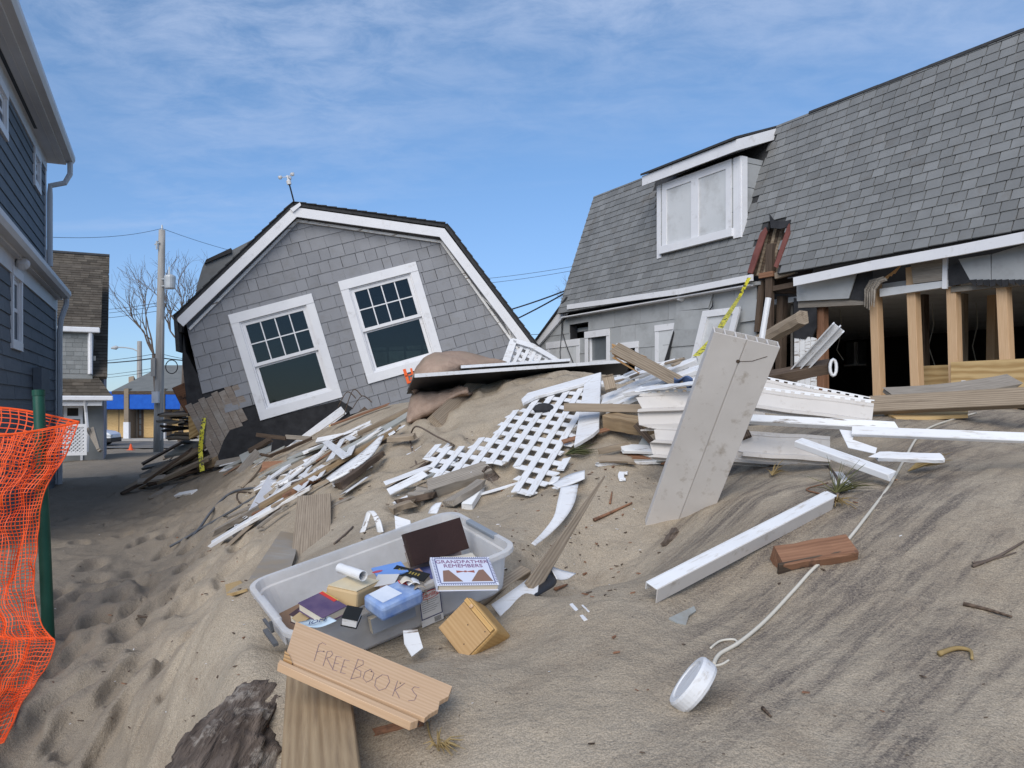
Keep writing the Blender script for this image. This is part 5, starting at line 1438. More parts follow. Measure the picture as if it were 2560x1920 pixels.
# ------------------------------------------------------------------ planks, siding and trim in the middle and on the right
beam('weathered stud lying level, its cut end over the white lattice frame', 'stud', (1410, 1018, 4.75), (1640, 1022, 4.7), .09, .05, M_old, V(0, 0, 1), name='stud')
beam('broken post with an orange splintered end jutting up from the white boards', 'post', (1535, 868, 5.0), (1702, 958, 4.55), .075, .09, M_old, 'cam', name='post', jag=(.12, .0), wob=.003, ext=(0, .35))
for k in range(7):
    y = 862+k*5
    beam(None, None, (1531+rng.uniform(-3, 6), y, 4.98), (1600+rng.uniform(0, 30), y+32+k*2, 4.78), .016, .012, M_splint, 'cam', name='splinter', parent=bpy.data.objects['post'], jag=(.02, .05), n=3, taper=.3)
for k, (a, b, w_, lb) in enumerate((((1490, 1005, 5.2), (1745, 898, 5.0), .07, 'white porch rail, uppermost of the pile left of the tall slab'), ((1505, 1008, 5.05), (1752, 922, 4.75), .10, 'white board second from the top of the rail pile'), ((1512, 1028, 4.95), (1690, 948, 4.7), .08, 'dirty white board third down in the rail pile'),
        ((1500, 962, 5.35), (1640, 925, 5.2), .06, 'white rail end just right of the lattice frame corner'), ((1515, 990, 5.2), (1660, 950, 5.0), .035, 'thin white strip under the broken post'), ((1560, 985, 4.8), (1750, 950, 4.5), .05, 'narrow white batten beside the blue rag'))):
    beam(lb, 'board', a, b, w_, .03, M_peel if k in (2, 4) else M_white, V(-.1, -.35, .9), name='board', jag=(.03, .03), wob=.001)
SPL = ['lowest left', 'second from the left', 'third from the left', 'fourth from the left', 'left of middle', 'right of middle', 'fourth from the right', 'third from the right', 'second from the right', 'highest right']
for k in range(10):
    a = (1520+k*18+rng.uniform(-8, 8), 945+rng.uniform(-12, 22)-k*4, 5.15-k*.04)
    beam('%s of the thin splintered strips in the white rail pile' % SPL[k], 'strip', a, (a[0]+rng.uniform(30, 60), a[1]-rng.uniform(10, 26), a[2]+.05), .022, .012, rng.choice((M_white, M_peel, M_old)), V(0, -.4, 1), name='strip', group='splintered strips in the rail pile', n=3, jag=(.03, .05))
beam('short upright grey stake at the end of the rail pile', 'stake', (1518, 935, 5.0), (1528, 975, 4.95), .07, .04, M_old, 'cam', name='stake', jag=(.04, 0))
rg_ = MB(); rg_.grid(10, 8, lambda u, v: tuple(P(1686+46*u, 944+24*v+5*math.sin(u*7+v*3), 4.42+.05*math.sin(u*5)+.06*v)))
tag(rg_.build('rag', mat('blue_rag', (.06, .10, .22), (.11, .17, .32), scale=8, rough=.9, bump=.4), None, smooth=True, solid=.006), 'crumpled blue rag at the foot of the broken post', 'rag')

# the tall hollow slab
def slab():
    A, B = P(1611, 1332, 3.75), P(1779, 816, 3.22); C, D = P(1748, 1340, 3.72), P(1953, 868, 3.22)
    x = ((B-A)+(D-C)).normalized(); lo, hi = (A+C)/2, (B+D)/2
    side = ((C-A)+(D-B)).normalized()
    nrm = side.cross(x).normalized()
    if nrm.dot(CAM-lo) < 0: nrm = -nrm
    M = frame(lo, hi-lo, nrm); Mi = M.inverted()
    a, b_, c, d = [Mi @ p for p in (A, B, C, D)]
    T = thing('hollow_slab', 'tall beige hollow vinyl slab planted upright in the sand, seam down its middle', 'slab', lo)
    L_ = (hi-lo).length
    ysgn = 1 if a.y > c.y else -1
    y0, y1 = sorted(((a.y+b_.y)/2, (c.y+d.y)/2)); W_ = y1-y0; t = .055
    for k in range(2):
        ya = y0 + W_*k/2 + (.002 if k else 0); yb = y0 + W_*(k+1)/2 - (0 if k else .002)
        part('face_panel', lambda b: b.box(-.35, L_, ya, yb, t/2-.004, t/2), M_vinyl, T, M, bevel=.0015)
    part('back_panel', lambda b: b.box(-.35, L_, y0, y1, -t/2, -t/2+.004), M_vinyl, T, M)
    for k in range(7):
        y = y0+.003+(W_-.006)*k/6
        part('web', lambda b: b.box(-.35, L_-.001, y-.003, y+.003, -t/2+.0045, t/2-.0045), M_vinyl, T, M)
    part('nail', lambda b: b.lathe([(0, 0), (.008, 0), (.008, .002), (0, .003)], 8), M_dark, T, M @ Matrix.Translation((L_-.10, (y0+y1)/2+.004*ysgn, t/2)))
    cr = [(L_-.10, (y0+y1)/2), (L_-.085, (y0+y1)/2-ysgn*.05), (L_-.05, (y0+y1)/2-ysgn*.10)]
    part('crack', lambda b: b.tube([V(p[0], p[1], t/2+.0002) for p in cr], .0015, 4), M_dark, T, M)
slab()
def siding(label, s0, s1, h, m=M_vinyl, tilt=0.0, n=2, ragged=True, name='vinyl_siding', hem=True):
    """strip of clapboard-profile vinyl siding; s0,s1 = the two ends of its upper edge"""
    p0, p1 = rp(s0), rp(s1); x = (p1-p0); L_ = x.length
    up = V(0, -.12+tilt, 1); M = frame(p0, x, V(0, -1, .12+tilt*.5))
    if (M.to_3x3() @ V(0, 1, 0)).z < 0: M = frame(p0, x, V(0, -1, .12)) @ Matrix.Rotation(0, 4, 'X')
    ys = 1 if (M.to_3x3() @ V(0, 1, 0)).z > 0 else -1
    T = thing(name, label, 'siding', p0)
    prof = [(0, .0), (-.012, .0), (-.016, .006)]
    c = h/n
    for k in range(n):
        prof += [(-.02-k*c, .004), (-.02-k*c-c*.72, .022), (-.02-k*c-c*.78, .036), (-.02-k*c-c*.92, .036), (-.02-k*c-c*.96, .006)]
    prof += [(-.02-n*c, .004), (-.02-n*c-.006, .012)]
    N_ = 22; b = MB()
    r0 = [rng.uniform(-.02, .035) if ragged else 0 for _ in prof]
    for i in range(N_+1):
        for j, (y, z) in enumerate(prof):
            xx = L_*i/N_
            if i == 0: xx += r0[j]
            b.v.append((xx, ys*y + .0016*math.sin(i*.5+j*.2), z + .003*math.sin(i*.4+1.3*j*.1)))
    m_ = len(prof)
    for i in range(N_):
        for j in range(m_-1): b.f.append((i*m_+j, i*m_+j+1, (i+1)*m_+j+1, (i+1)*m_+j)); b.mi.append(0)
    b.build('face', m, T, M, solid=.0035)
    if hem:
        hb_ = MB(); k = .02
        while k < L_-.03: hb_.box(k, k+.026, min(0, ys*.010), max(0, ys*.010), -.002, .001); k += .045
        hb_.box(0, L_, min(ys*.010, ys*.016), max(ys*.010, ys*.016), -.002, .0012)
        hb_.build('nail_hem', M_white, T, M)
    return T
siding('upper beige vinyl siding strip with slotted nail hem, right of the slab', (1880, 972, 3.95), (2185, 1008, 3.75), .085, n=1)
siding('buckled vinyl siding strip left of the slab, topmost course', (1598, 985, 4.2), (1905, 968, 4.15), .17, n=2, hem=True)
siding('buckled vinyl siding strip left of the slab, lower course', (1632, 1065, 4.05), (1990, 1085, 4.0), .145, n=2, hem=False)
siding('back siding strip with frayed hem above the others', (1895, 945, 4.35), (2175, 1000, 4.2), .06, n=1)
siding('lowest siding strip, dipping into the sand right of the slab', (1850, 1078, 3.85), (2075, 1090, 3.75), .11, n=1, hem=False)
beam('splayed white trim flap on top of the buckled siding', 'trim', (1580, 975, 4.25), (1740, 958, 4.1), .07, .008, M_white, V(0, -.3, 1), name='trim_board', jag=(.04, 0), wob=.004)
beam('long narrow white trim board running right from the slab', 'trim', (1870, 1048, 3.72), (2250, 1068, 3.55), .042, .03, M_peel, V(0, -.75, .6), name='trim_board', jag=(0, .05))
beam('long white trim board reaching the right edge above the sand', 'trim', (2130, 1078, 3.45), (2700, 1100, 3.1), .045, .02, M_white, V(0, -.75, .6), name='trim_board')
beam('white corner trim half buried, sloping down right', 'trim', (1996, 1106, 3.55), (2236, 1192, 3.2), .055, .03, M_white, V(.1, -.55, .8), name='trim_board', jag=(.0, .03))
beam('short white trim piece below the long right-hand board', 'trim', (2170, 1140, 3.35), (2368, 1146, 3.2), .045, .02, M_white, V(0, -.6, .8), name='trim_board', jag=(.08, .03), wob=.002)
panel('jagged sheet of torn white vinyl between the right-hand trim boards', 'vinyl scrap', [P(2098, 1078, 3.5), P(2140, 1082, 3.48), P(2130, 1104, 3.44), P(2195, 1108, 3.36), P(2190, 1128, 3.34), P(2120, 1122, 3.4)], .003, M_white, 'vinyl_scrap')
panel('narrow white vinyl scrap half buried above the pine sprig', 'vinyl scrap', [(2075, 1182), (2105, 1184), (2135, 1218), (2122, 1228), (2085, 1212)], .006, M_white, 'vinyl_scrap')
# white angle trim in the foreground
def angle_trim():
    p0, p1 = G(1640, 1512, .03), G(2090, 1272, .03)
    T = thing('angle_trim', 'long white angle trim lying alone on the bare sand slope', 'trim', p0)
    mid = (p0+p1)/2; up = gn(mid.x, mid.y); M = frame(p0, p1-p0, up*.75+(CAM-mid).normalized()*.35)
    L_ = (p1-p0).length
    part('top_flange', lambda b: b.box(0, L_, .0, .042, .018, .022), M_white, T, M, bevel=.0015)
    part('front_flange', lambda b: b.box(0, L_-.02, -.004, .0, -.030, .022), M_vinyl, T, M, bevel=.0015)
    part('lip', lambda b: b.box(0, L_-.01, .042, .045, -.005, .022), M_white, T, M)
angle_trim()
panel('flake of grey siding in the sand below the end of the angle trim', 'siding flake', [(1672, 1550), (1735, 1520), (1740, 1532), (1722, 1545), (1715, 1565), (1690, 1560)], .006, M_gpan, 'siding_flake')
beam('short red-brown timber block, split face up, beside the cream cable', 'timber', (1938, 1424), (2135, 1390), .085, .065, M_red, name='timber_block', jag=(.01, .02), wob=.002, face=.35)
beam(None, None, (1945, 1438), (2118, 1404), .01, .05, M_dark, name='bark_edge', parent=bpy.data.objects['timber_block'], face=.2)
# cable with the round white fitting
curve('cream cable running down the slope to the round white fitting', 'cable', [(2440, 1035), (2340, 1065), (2295, 1095), (2262, 1150), (2225, 1215), (2170, 1290), (2105, 1370), (2040, 1420), (1985, 1480), (1915, 1555), (1850, 1610), (1800, 1640), (1784, 1666)], .0058, M_cable, 'cable', sub=8)
curve(None, None, [(1776, 1624), (1800, 1606), (1834, 1602), (1846, 1612)], .0035, M_cable, 'loose_wire', parent=bpy.data.objects['cable'])
curve(None, None, [(1786, 1668), (1805, 1664), (1822, 1654)], .0035, M_cable, 'loose_wire', parent=bpy.data.objects['cable'])
def fitting():
    c = P(1733, 1712, 1.92)
    T = thing('ceiling_fitting', 'round white ceiling fitting standing on its edge in the sand', 'fitting', c)
    ax = V(.72, -.36, .42).normalized(); M = Pl(c, V(.5, .2, -.85), ax.cross(V(.5, .2, -.85))).M
    ax = V(-.82, .14, .50).normalized(); M = frame(c, V(.6, .1, .75), ax)
    part('ring', lambda b: b.lathe([(.050, -.018), (.066, -.020), (.070, -.012), (.070, .014), (.066, .020), (.054, .020), (.050, .012), (.050, -.018)], 36), M_white, T, M, smooth=False, bevel=.001)
    part('cap', lambda b: b.lathe([(0, .019), (.046, .018), (.0495, .014), (.0495, -.01), (0, -.012)], 30), M_white, T, M)
    part('socket', lambda b: b.box(-.02, .02, -.014, .014, -.034, -.012), M_vinyl, T, M, bevel=.003)
    part('terminal', lambda b: b.box(.018, .034, -.008, .008, -.026, -.0125), M_dark, T, M)
fitting()
# beams on the right
beam('wide weathered plank lying along the foot of the broken wall', 'plank', (2170, 1014, 4.75), (2640, 990, 4.2), .105, .05, M_old, V(.1, -.9, .35), name='plank', jag=(.03, 0))
beam('second weathered plank lying behind the wide one, rising to the right', 'plank', (2215, 988, 5.1), (2545, 952, 5.2), .14, .04, M_grey, V(.1, -.45, .85), name='plank', jag=(.05, .08), sag=.02)
panel('tan plywood strip wedged under the long weathered planks', 'plywood strip', [P(2210, 1030, 4.75), P(2420, 1022, 4.6), P(2420, 1040, 4.5), P(2240, 1042, 4.6)], .02, M_ply, 'plywood_strip')
beam('rounded driftwood log end poking out beside the split corner', 'log', (1915, 846, 5.6), (2010, 792, 5.3), .10, .11, M_old, 'cam', name='log', bev=.04, jag=(0, .03), wob=.006, ext=(.3, 0))
beam('dark broken beam pointing right under the open wall', 'beam', (1925, 945, 5.2), (2078, 916, 5.0), .085, .07, M_dark, V(0, -.5, .8), name='beam', jag=(.04, .02), wob=.004, ext=(.15, 0))
rng_ = MB(); c_ = P(2083, 919, 4.95); rng_.tube([c_ + V(.040*math.cos(k*.5236)*.5, 0, .05*math.sin(k*.5236)) for k in range(12)], .010, 6, closed=True)
tag(rng_.build('pipe_collar', M_white, None, smooth=True), 'white pipe collar at the tip of the dark beam', 'pipe collar')
def channel():
    p0, p1 = P(2000, 922, 5.1), P(2102, 812, 4.8); M = frame(p0, p1-p0, CAM-p0); L_ = (p1-p0).length
    T = thing('white_channel', 'white grooved channel strip slanting up before the dark room', 'channel', p0)
    part('web', lambda b: b.box(-.3, L_-.02, -.04, .04, -.004, 0), M_white, T, M)
    for y in (-.042, -.006, .034): part('flange', lambda b: b.box(-.3, L_-abs(y)*.4, y, y+.008, .0, .03), M_white, T, M)
channel()
beam('slim white pipe standing upright above the top of the slab', 'pipe', (1904, 850, 5.0), (1921, 745, 5.0), .035, .035, M_white, 'cam', name='pipe', bev=.012, ext=(.35, 0))
# caution tape
def tape():
    pts = [WL.at(1873, 694, .25), WL.at(1850, 740, .35), P(1815, 795, 6.5), P(1785, 845, 5.6), P(1740, 890, 5.0)]
    T = MB(); w_ = .023
    out = []
    for i in range(len(pts)-1):
        for j in range(8): out.append(pts[i].lerp(pts[i+1], j/8))
    out.append(pts[-1])
    for i, p in enumerate(out):
        a = .35*math.sin(i*.22); d = V(math.cos(a), .3*math.sin(a), .25*math.sin(a))*w_
        T.v += [tuple(p-d), tuple(p+d)]
    for i in range(len(out)-1): T.f.append((2*i, 2*i+1, 2*i+3, 2*i+2)); T.mi.append(0)
    tag(T.build('caution_tape', M_yel, None, solid=.001), 'yellow caution tape stretched from the eave down behind the slab', 'tape')
tape()
# dark boards, wedge and shards under the siding
beam('brown square timber end under the level stud', 'timber', (1520, 1050, 4.7), (1632, 1072, 4.45), .09, .08, M_post, V(0, -.4, .9), name='timber_block', jag=(0, .04), wob=.003)
beam('thin dark board slanting down behind the foot of the slab', 'board', (1590, 1062, 4.45), (1672, 1158), .035, .03, M_dark, 'cam', name='board', ext=(0, .1))
beam('thin orange sliver of split wood lying left of the slab', 'sliver', (1545, 1138), (1672, 1158), .03, .018, M_red, name='sliver', taper=1.6, jag=(.1, 0))
panel('triangular grey-green board half buried behind the dark slanting board', 'board', [P(1612, 1085, 4.5), P(1665, 1150, 4.3), P(1560, 1170, 4.35)], .012, M_gpan, 'board')
beam('dark board leaning right of the slab under the siding', 'board', (1862, 1085, 3.8), (1890, 1150), .05, .03, M_dark, 'cam', name='board', ext=(0, .1))
beam('small black chunk of bark at the base of the slab', 'bark chunk', (1660, 1368), (1690, 1332), .03, .025, M_char, name='bark_chunk', wob=.006, n=4)
# white bent metal and the long brown blade in the hollow
def bent_sheet(label, pts, th=.003, m=M_white, name='bent_sheet', nsub=6, lift=.02):
    """ribbon: pts = list of (left xyd, right xyd)"""
    rows = [(rp(a, lift), rp(b, lift)) for a, b in pts]; b = MB(); out = []
    for i in range(len(rows)-1):
        for j in range(nsub):
            t = j/nsub; k0, k1, k2, k3 = rows[max(i-1, 0)], rows[i], rows[i+1], rows[min(i+2, len(rows)-1)]
            cr = lambda a, bb, c, d: .5*((2*bb)+(c-a)*t+(2*a-5*bb+4*c-d)*t*t+(3*bb-a-3*c+d)*t**3)
            out.append((cr(k0[0], k1[0], k2[0], k3[0]), cr(k0[1], k1[1], k2[1], k3[1])))
    out.append(rows[-1])
    for l, r in out:
        for j in range(5): b.v.append(tuple(l.lerp(r, j/4)))
    for i in range(len(out)-1):
        for j in range(4): b.f.append((i*5+j, i*5+j+1, i*5+6+j, i*5+5+j)); b.mi.append(0)
    return tag(b.build(name, m, None, smooth=True, solid=th), label, 'sheet')
bent_sheet('twisted white strip, upper of the two beside the long brown blade', [((1380, 1236), (1396, 1246)), ((1420, 1212), (1428, 1236)), ((1462, 1200), (1462, 1222))], lift=.05)
bent_sheet('twisted white strip curving down along the long brown blade', [((1402, 1254), (1446, 1246)), ((1394, 1290), (1436, 1294)), ((1384, 1330), (1412, 1335)), ((1358, 1368), (1376, 1374)), ((1328, 1400), (1338, 1406))], lift=.07)
beam('long pointed brown board blade standing out of the dark hollow', 'board', (1340, 1452, 2.85), (1512, 1190, 3.6), .06, .016, M_old, V(.6, -.5, .5), name='board', taper=.12, ext=(.05, 0))
bent_sheet('torn white sheet flaring round the black hole beside the wooden box', [((1228, 1512, 2.72), (1262, 1556, 2.62)), ((1275, 1480, 2.78), (1308, 1528, 2.66)), ((1318, 1448, 2.9), (1340, 1496, 2.72)), ((1350, 1416, 3.05), (1346, 1466, 2.82))])
bent_sheet('white sheet corner poking up at the lip of the black hole', [((1372, 1412, 3.0), (1392, 1448, 2.9)), ((1400, 1424, 3.0), (1402, 1450, 2.92)), ((1440, 1434, 3.0), (1420, 1448, 2.95))])
bent_sheet('black rubber sheet curled inside the hollow under the brown blade', [((1300, 1494, 2.82), (1312, 1506, 2.70)), ((1330, 1450, 2.92), (1350, 1486, 2.74)), ((1362, 1420, 3.02), (1388, 1462, 2.84)), ((1384, 1418, 3.04), (1392, 1440, 2.95))], m=M_black, name='hollow_shade')  # black sheet stands in for the shade inside the hollow
beam('old brown plank bedded in the sand behind the wooden box', 'plank', (1215, 1500), (1305, 1440), .05, .03, M_old, name='plank', ext=(.05, .02))
# ------------------------------------------------------------------ left flank: planks, lattices and rubble
beam('long brown weathered board lying up the left flank of the mound', 'board', (640, 1294), (1000, 1092), .12, .03, M_post, lift=.055, name='board', jag=(.03, .06), side=.01, wob=.002)
beam('grey stick with a splintered tip, lowest on the left flank', 'stick', (530, 1358), (648, 1294), .05, .04, M_grey, lift=.055, name='stick', jag=(.12, 0), wob=.003)
beam('long white plank lying lowest on the left flank, end pointing at the path', 'plank', (522, 1388), (720, 1268), .085, .028, M_white, lift=.055, name='plank', jag=(.10, .06))
beam('yellow-tipped white strip continuing up from the lowest white plank', 'plank', (560, 1366), (780, 1240), .04, .024, M_peel, lift=.055, name='plank', jag=(.02, .05))
bent_sheet('white wedge-shaped board with a brown crack below the brown board', [((816, 1232), (826, 1240)), ((850, 1205), (872, 1216)), ((905, 1165), (930, 1172)), ((950, 1124), (960, 1122))], th=.012, lift=.09, m=M_peel, name='wedge_board')
beam('dark brown stick lying right of the white wedge-shaped board', 'stick', (845, 1247), (968, 1152), .06, .05, M_dark, lift=.055, name='stick', jag=(.03, .08), taper=.6, wob=.004)
beam('thin grey driftwood strip below the dark brown stick', 'stick', (828, 1272), (888, 1243), .05, .02, M_grey, name='stick', taper=.4, side=.02, jag=(.04, .03))
lattice('small white lattice piece with bare prongs beside the brown board', [(735, 1235), (820, 1180), (765, 1165)], [(730, 1238), (745, 1205), (765, 1163), (780, 1170), (800, 1168), (820, 1175), (800, 1195), (780, 1205), (752, 1230)], M_white, sp=(.13, .12), d1=(.55, -.78), d2=(1, .35), wd=.05, lift=.06)
lattice('white lattice fragment hanging under the white rail near the tipped house', [(800, 1115), (876, 1150), (860, 1090)], [(798, 1112), (815, 1105), (850, 1098), (885, 1090), (880, 1130), (848, 1164), (830, 1160), (815, 1140)], M_white, sp=(.16, .16), d1=(.5, -.8), d2=(.8, .62), wd=.06, lift=.08)
lattice('white lattice end at the top of the white rail near the carpet', [(940, 1085), (1000, 1075), (965, 1105)], [(935, 1083), (1000, 1068), (1030, 1062), (985, 1085), (965, 1098), (950, 1092)], M_white, sp=(.14, .14), d1=(.8, -.4), d2=(.6, .7), wd=.05, lift=.05)
beam('white rail lying across the top of the hanging lattice fragments', 'rail', (795, 1103, 8.0), (1005, 1066, 7.4), .06, .05, M_white, V(0, -.8, .6), name='rail', wob=.001)
panel('white torn board standing under the white rail', 'board', [P(873, 1105, 7.95), P(935, 1083, 7.8), P(930, 1120, 7.75), P(905, 1135, 7.7), P(872, 1150, 7.75)], .012, M_peel, 'board')
for k in range(4): beam(('leftmost', 'second', 'third', 'rightmost')[k] + ' white splinter of the torn board hanging under the white rail', 'splinter', (880+k*14, 1110-k*4, 7.7), (884+k*14, 1146-k*6, 7.6), .05, .01, M_white, 'cam', name='splinter', jag=(.02, .06), group='splinters of the torn white board')
beam('white nail-studded trim leaning beside the small pronged lattice', 'trim', (634, 1290), (683, 1196, 7.2), .10, .02, M_trim, 'cam', name='trim_board', wob=.002)
beam('bright white trim beside the nail-studded one', 'trim', (682, 1258), (735, 1180, 7.1), .075, .02, M_white, 'cam', name='trim_board', jag=(.03, .02))
beam('white trim strip running level behind the nail-studded trim', 'trim', (676, 1214), (760, 1190), .05, .02, M_peel, name='trim_board')
beam('long white plank standing up against the tar paper of the tipped house', 'plank', (712, 1136, 9.2), (858, 1026, 9.8), .11, .035, M_white, 'cam', name='plank')
beam('grey-white plank standing in the rubble left of the white one', 'plank', (596, 1188), (646, 1128, 10.0), .10, .04, M_grey, 'cam', name='plank', jag=(0, .06))
beam('red-brown beam lying half buried by the concrete lump', 'beam', (655, 1176, 8.3), (738, 1172, 8.1), .16, .10, M_red, V(0, -.7, .7), name='beam', jag=(.06, 0))
st = bmesh.new(); bmesh.ops.create_icosphere(st, subdivisions=3, radius=1)
for v in st.verts:
    n_ = noise.noise(v.co*1.3+V(3, 1, 2))*.28 + noise.noise(v.co*4)*.07
    v.co *= 1+n_
me = bpy.data.meshes.new('concrete_lump'); st.to_mesh(me); st.free(); me.materials.append(M_stone)
cl = put('concrete_lump', me, None, Matrix.Translation(P(785, 1152, 8.0)) @ Matrix.Diagonal((.23, .2, .13, 1))); tag(cl, 'sandy concrete lump below the white rail', 'lump')
def box_beam(label, cat, s0, s1, *a, **k): return beam(label, cat, s0, s1, *a, **k)
T_ = thing('plywood_box', 'broken orange-brown plywood box beside the foot of the tipped house', 'box', G(870, 1090))
for k, (pts, m) in enumerate((([P(822, 1062, 8.9), P(880, 1052, 8.9), P(880, 1092, 8.8), P(826, 1092, 8.8)], M_ply), ([P(880, 1052, 8.9), P(962, 1040, 9.4), P(962, 1068, 9.3), P(880, 1092, 8.8)], M_red), ([P(822, 1062, 8.9), P(880, 1052, 8.9), P(962, 1040, 9.4), P(905, 1046, 9.6)], M_ply))):
    panel(None, None, pts, .012, m, 'box_side', parent=T_)
beam('dark brown block tilted on top of the plywood box', 'block', (906, 1027, 8.9), (945, 1062, 8.7), .10, .08, M_dark, 'cam', name='block', jag=(.02, .02))
panel('grey-green board leaning behind the carpet, larger one', 'board', [P(952, 1050, 8.3), P(1000, 1030, 8.4), P(1000, 1062, 8.2), P(955, 1068, 8.2)], .012, M_gpan, 'board')
panel('grey-green board fragment beside the larger one', 'board', [P(1000, 1045, 8.25), P(1012, 1030, 8.3), P(1014, 1058, 8.1), P(1001, 1062, 8.1)], .012, M_gpan, 'board')
panel('grey sheet leaning on the tar paper at the foot of the tipped house', 'panel', [P(598, 1138, 10.6), P(680, 1100, 10.8), P(678, 1130, 10.5), P(606, 1160, 10.3)], .012, M_gpan, 'panel')
curve('curved brown strip in front of the tar paper', 'strip', [(652, 1136, 9.2), (690, 1142, 9.0), (735, 1142, 9.0)], .018, M_dark, 'strip')
beam('thin dark batten across the tar paper', 'batten', (642, 1087, 10.0), (715, 1096, 9.8), .05, .03, M_dark, 'cam', name='batten')
beam('thin grey batten meeting the white rail', 'batten', (715, 1092, 9.3), (800, 1098, 8.8), .05, .03, M_grey, 'cam', name='batten', jag=(.05, 0))
curve('grey cable looping from the rubble down to the path', 'cable', [(648, 1224), (610, 1226), (570, 1240), (530, 1280), (500, 1322), (472, 1358)], .012, M_gcable, 'cable', sub=8)
curve('second grey cable lying lower, running down to the path', 'cable', [(650, 1238), (600, 1268), (560, 1292), (510, 1320), (468, 1346), (424, 1370)], .011, M_gcable, 'cable', sub=8)
curve('thin brown wire loop beside the nail-studded trim', 'wire', [(680, 1240), (640, 1236), (600, 1232), (592, 1246), (604, 1262), (632, 1266)], .008, M_dark, 'wire', sub=8)
for k, (x, y, lb) in enumerate(((590, 1343, 'white paper cup nearer the lowest white plank tip'), (618, 1322, 'white paper cup farther up beside the grey stick'))):
    p = G(x, y, .0); T_ = thing('paper_cup', lb, 'cup', p, 'paper cups under the white plank')
    M = Matrix.Translation(p) @ Matrix.Rotation(.5+k*.3, 4, V(.3, 1, 0)) @ Matrix.Diagonal((1.05, 1.05, 1.05, 1))
    part('body', lambda b: b.lathe([(0, 0), (.028, 0), (.040, .075), (.037, .075), (.026, .004), (0, .004)], 18), M_white, T_, M, smooth=False)
    part('rim', lambda b: b.tube([V(.0405*math.cos(a*.35), .0405*math.sin(a*.35), .075) for a in range(18)], .003, 5, closed=True), M_white, T_, M)
for a, b, w_, m_, lb in (((600, 1320), (742, 1215), .12, M_white, 'wide white siding board lying above the grey stick'), ((700, 1230), (800, 1150), .14, M_peel, 'wide peeling board under the small pronged lattice'), ((640, 1240), (720, 1178), .11, M_white, 'white board behind the nail-studded trim'), ((860, 1150), (960, 1085), .12, M_white, 'wide white board beside the hanging lattice fragments'), ((720, 1160), (830, 1120), .10, M_gpan, 'grey-green board lying before the concrete lump')):
    beam(lb, 'board', a, b, w_, .018, m_, name='siding_board', lift=.05, jag=(.05, .06), wob=.002)
# broad upright plank and the sandy plywood sheet
beam('broad weathered plank standing on end behind the storage tub', 'plank', (778, 1425, 4.0), (786, 1242, 4.9), .20, .045, M_old, V(.15, -.9, .35), name='plank', ext=(.12, 0), jag=(0, .03))
panel('sand-coloured plywood sheet half buried behind the tub', 'plywood sheet', [(592, 1490), (700, 1500), (738, 1400), (745, 1330), (700, 1350)], .012, M_greyp, 'plywood_sheet')
panel('brown patch of plywood poking from the sand left of the tub', 'plywood scrap', [(562, 1462), (600, 1452), (618, 1478), (588, 1500), (566, 1490)], .01, M_ply, 'plywood_scrap')
curve('dark thin twig in the sand right of the broad upright plank', 'twig', [(836, 1362), (850, 1350), (870, 1332), (882, 1320)], .006, M_bark, 'twig')
bent_sheet('crumpled beige strip bent like a tent behind the tub', [((888, 1362, 3.9), (902, 1362, 3.85)), ((908, 1310, 4.0), (918, 1312, 3.95)), ((920, 1278, 4.0), (932, 1278, 3.98)), ((936, 1300, 3.9), (950, 1298, 3.88)), ((945, 1335, 3.85), (958, 1330, 3.8))], th=.006, m=M_peel, name='crumpled_strip')
beam('thick weathered two-by-four lying below the lattice, end up right', 'stud', (1062, 1240), (1222, 1188), .10, .075, M_grey, V(0, -.55, .85), name='stud', jag=(.05, .0), wob=.002)
beam('charred dark end chunk at the tip of the two-by-four', 'chunk', (1212, 1200, 4.55), (1232, 1186, 4.6), .10, .07, M_char, 'cam', name='chunk', wob=.012, n=4)
beam('short crumbling concrete stub left of the two-by-four', 'stub', (1035, 1262), (1070, 1240), .10, .06, M_stone, name='stub', wob=.01, n=5)
beam('old white peeling post running down from the two-by-four to the tub', 'post', (1166, 1276), (1200, 1222), .06, .04, M_peel, name='post', jag=(.02, .03))
bent_sheet('scrap of white vinyl at the back rim of the tub', [((1070, 1284, 3.6), (1092, 1284, 3.55)), ((1078, 1268, 3.62), (1100, 1266, 3.6)), ((1090, 1258, 3.65), (1104, 1256, 3.62))], name='vinyl_scrap')
panel('small white board corner standing behind the tub', 'board', [P(986, 1288, 3.6), P(1025, 1300, 3.55), P(1030, 1330, 3.5), P(988, 1322, 3.52)], .01, M_white, 'board')
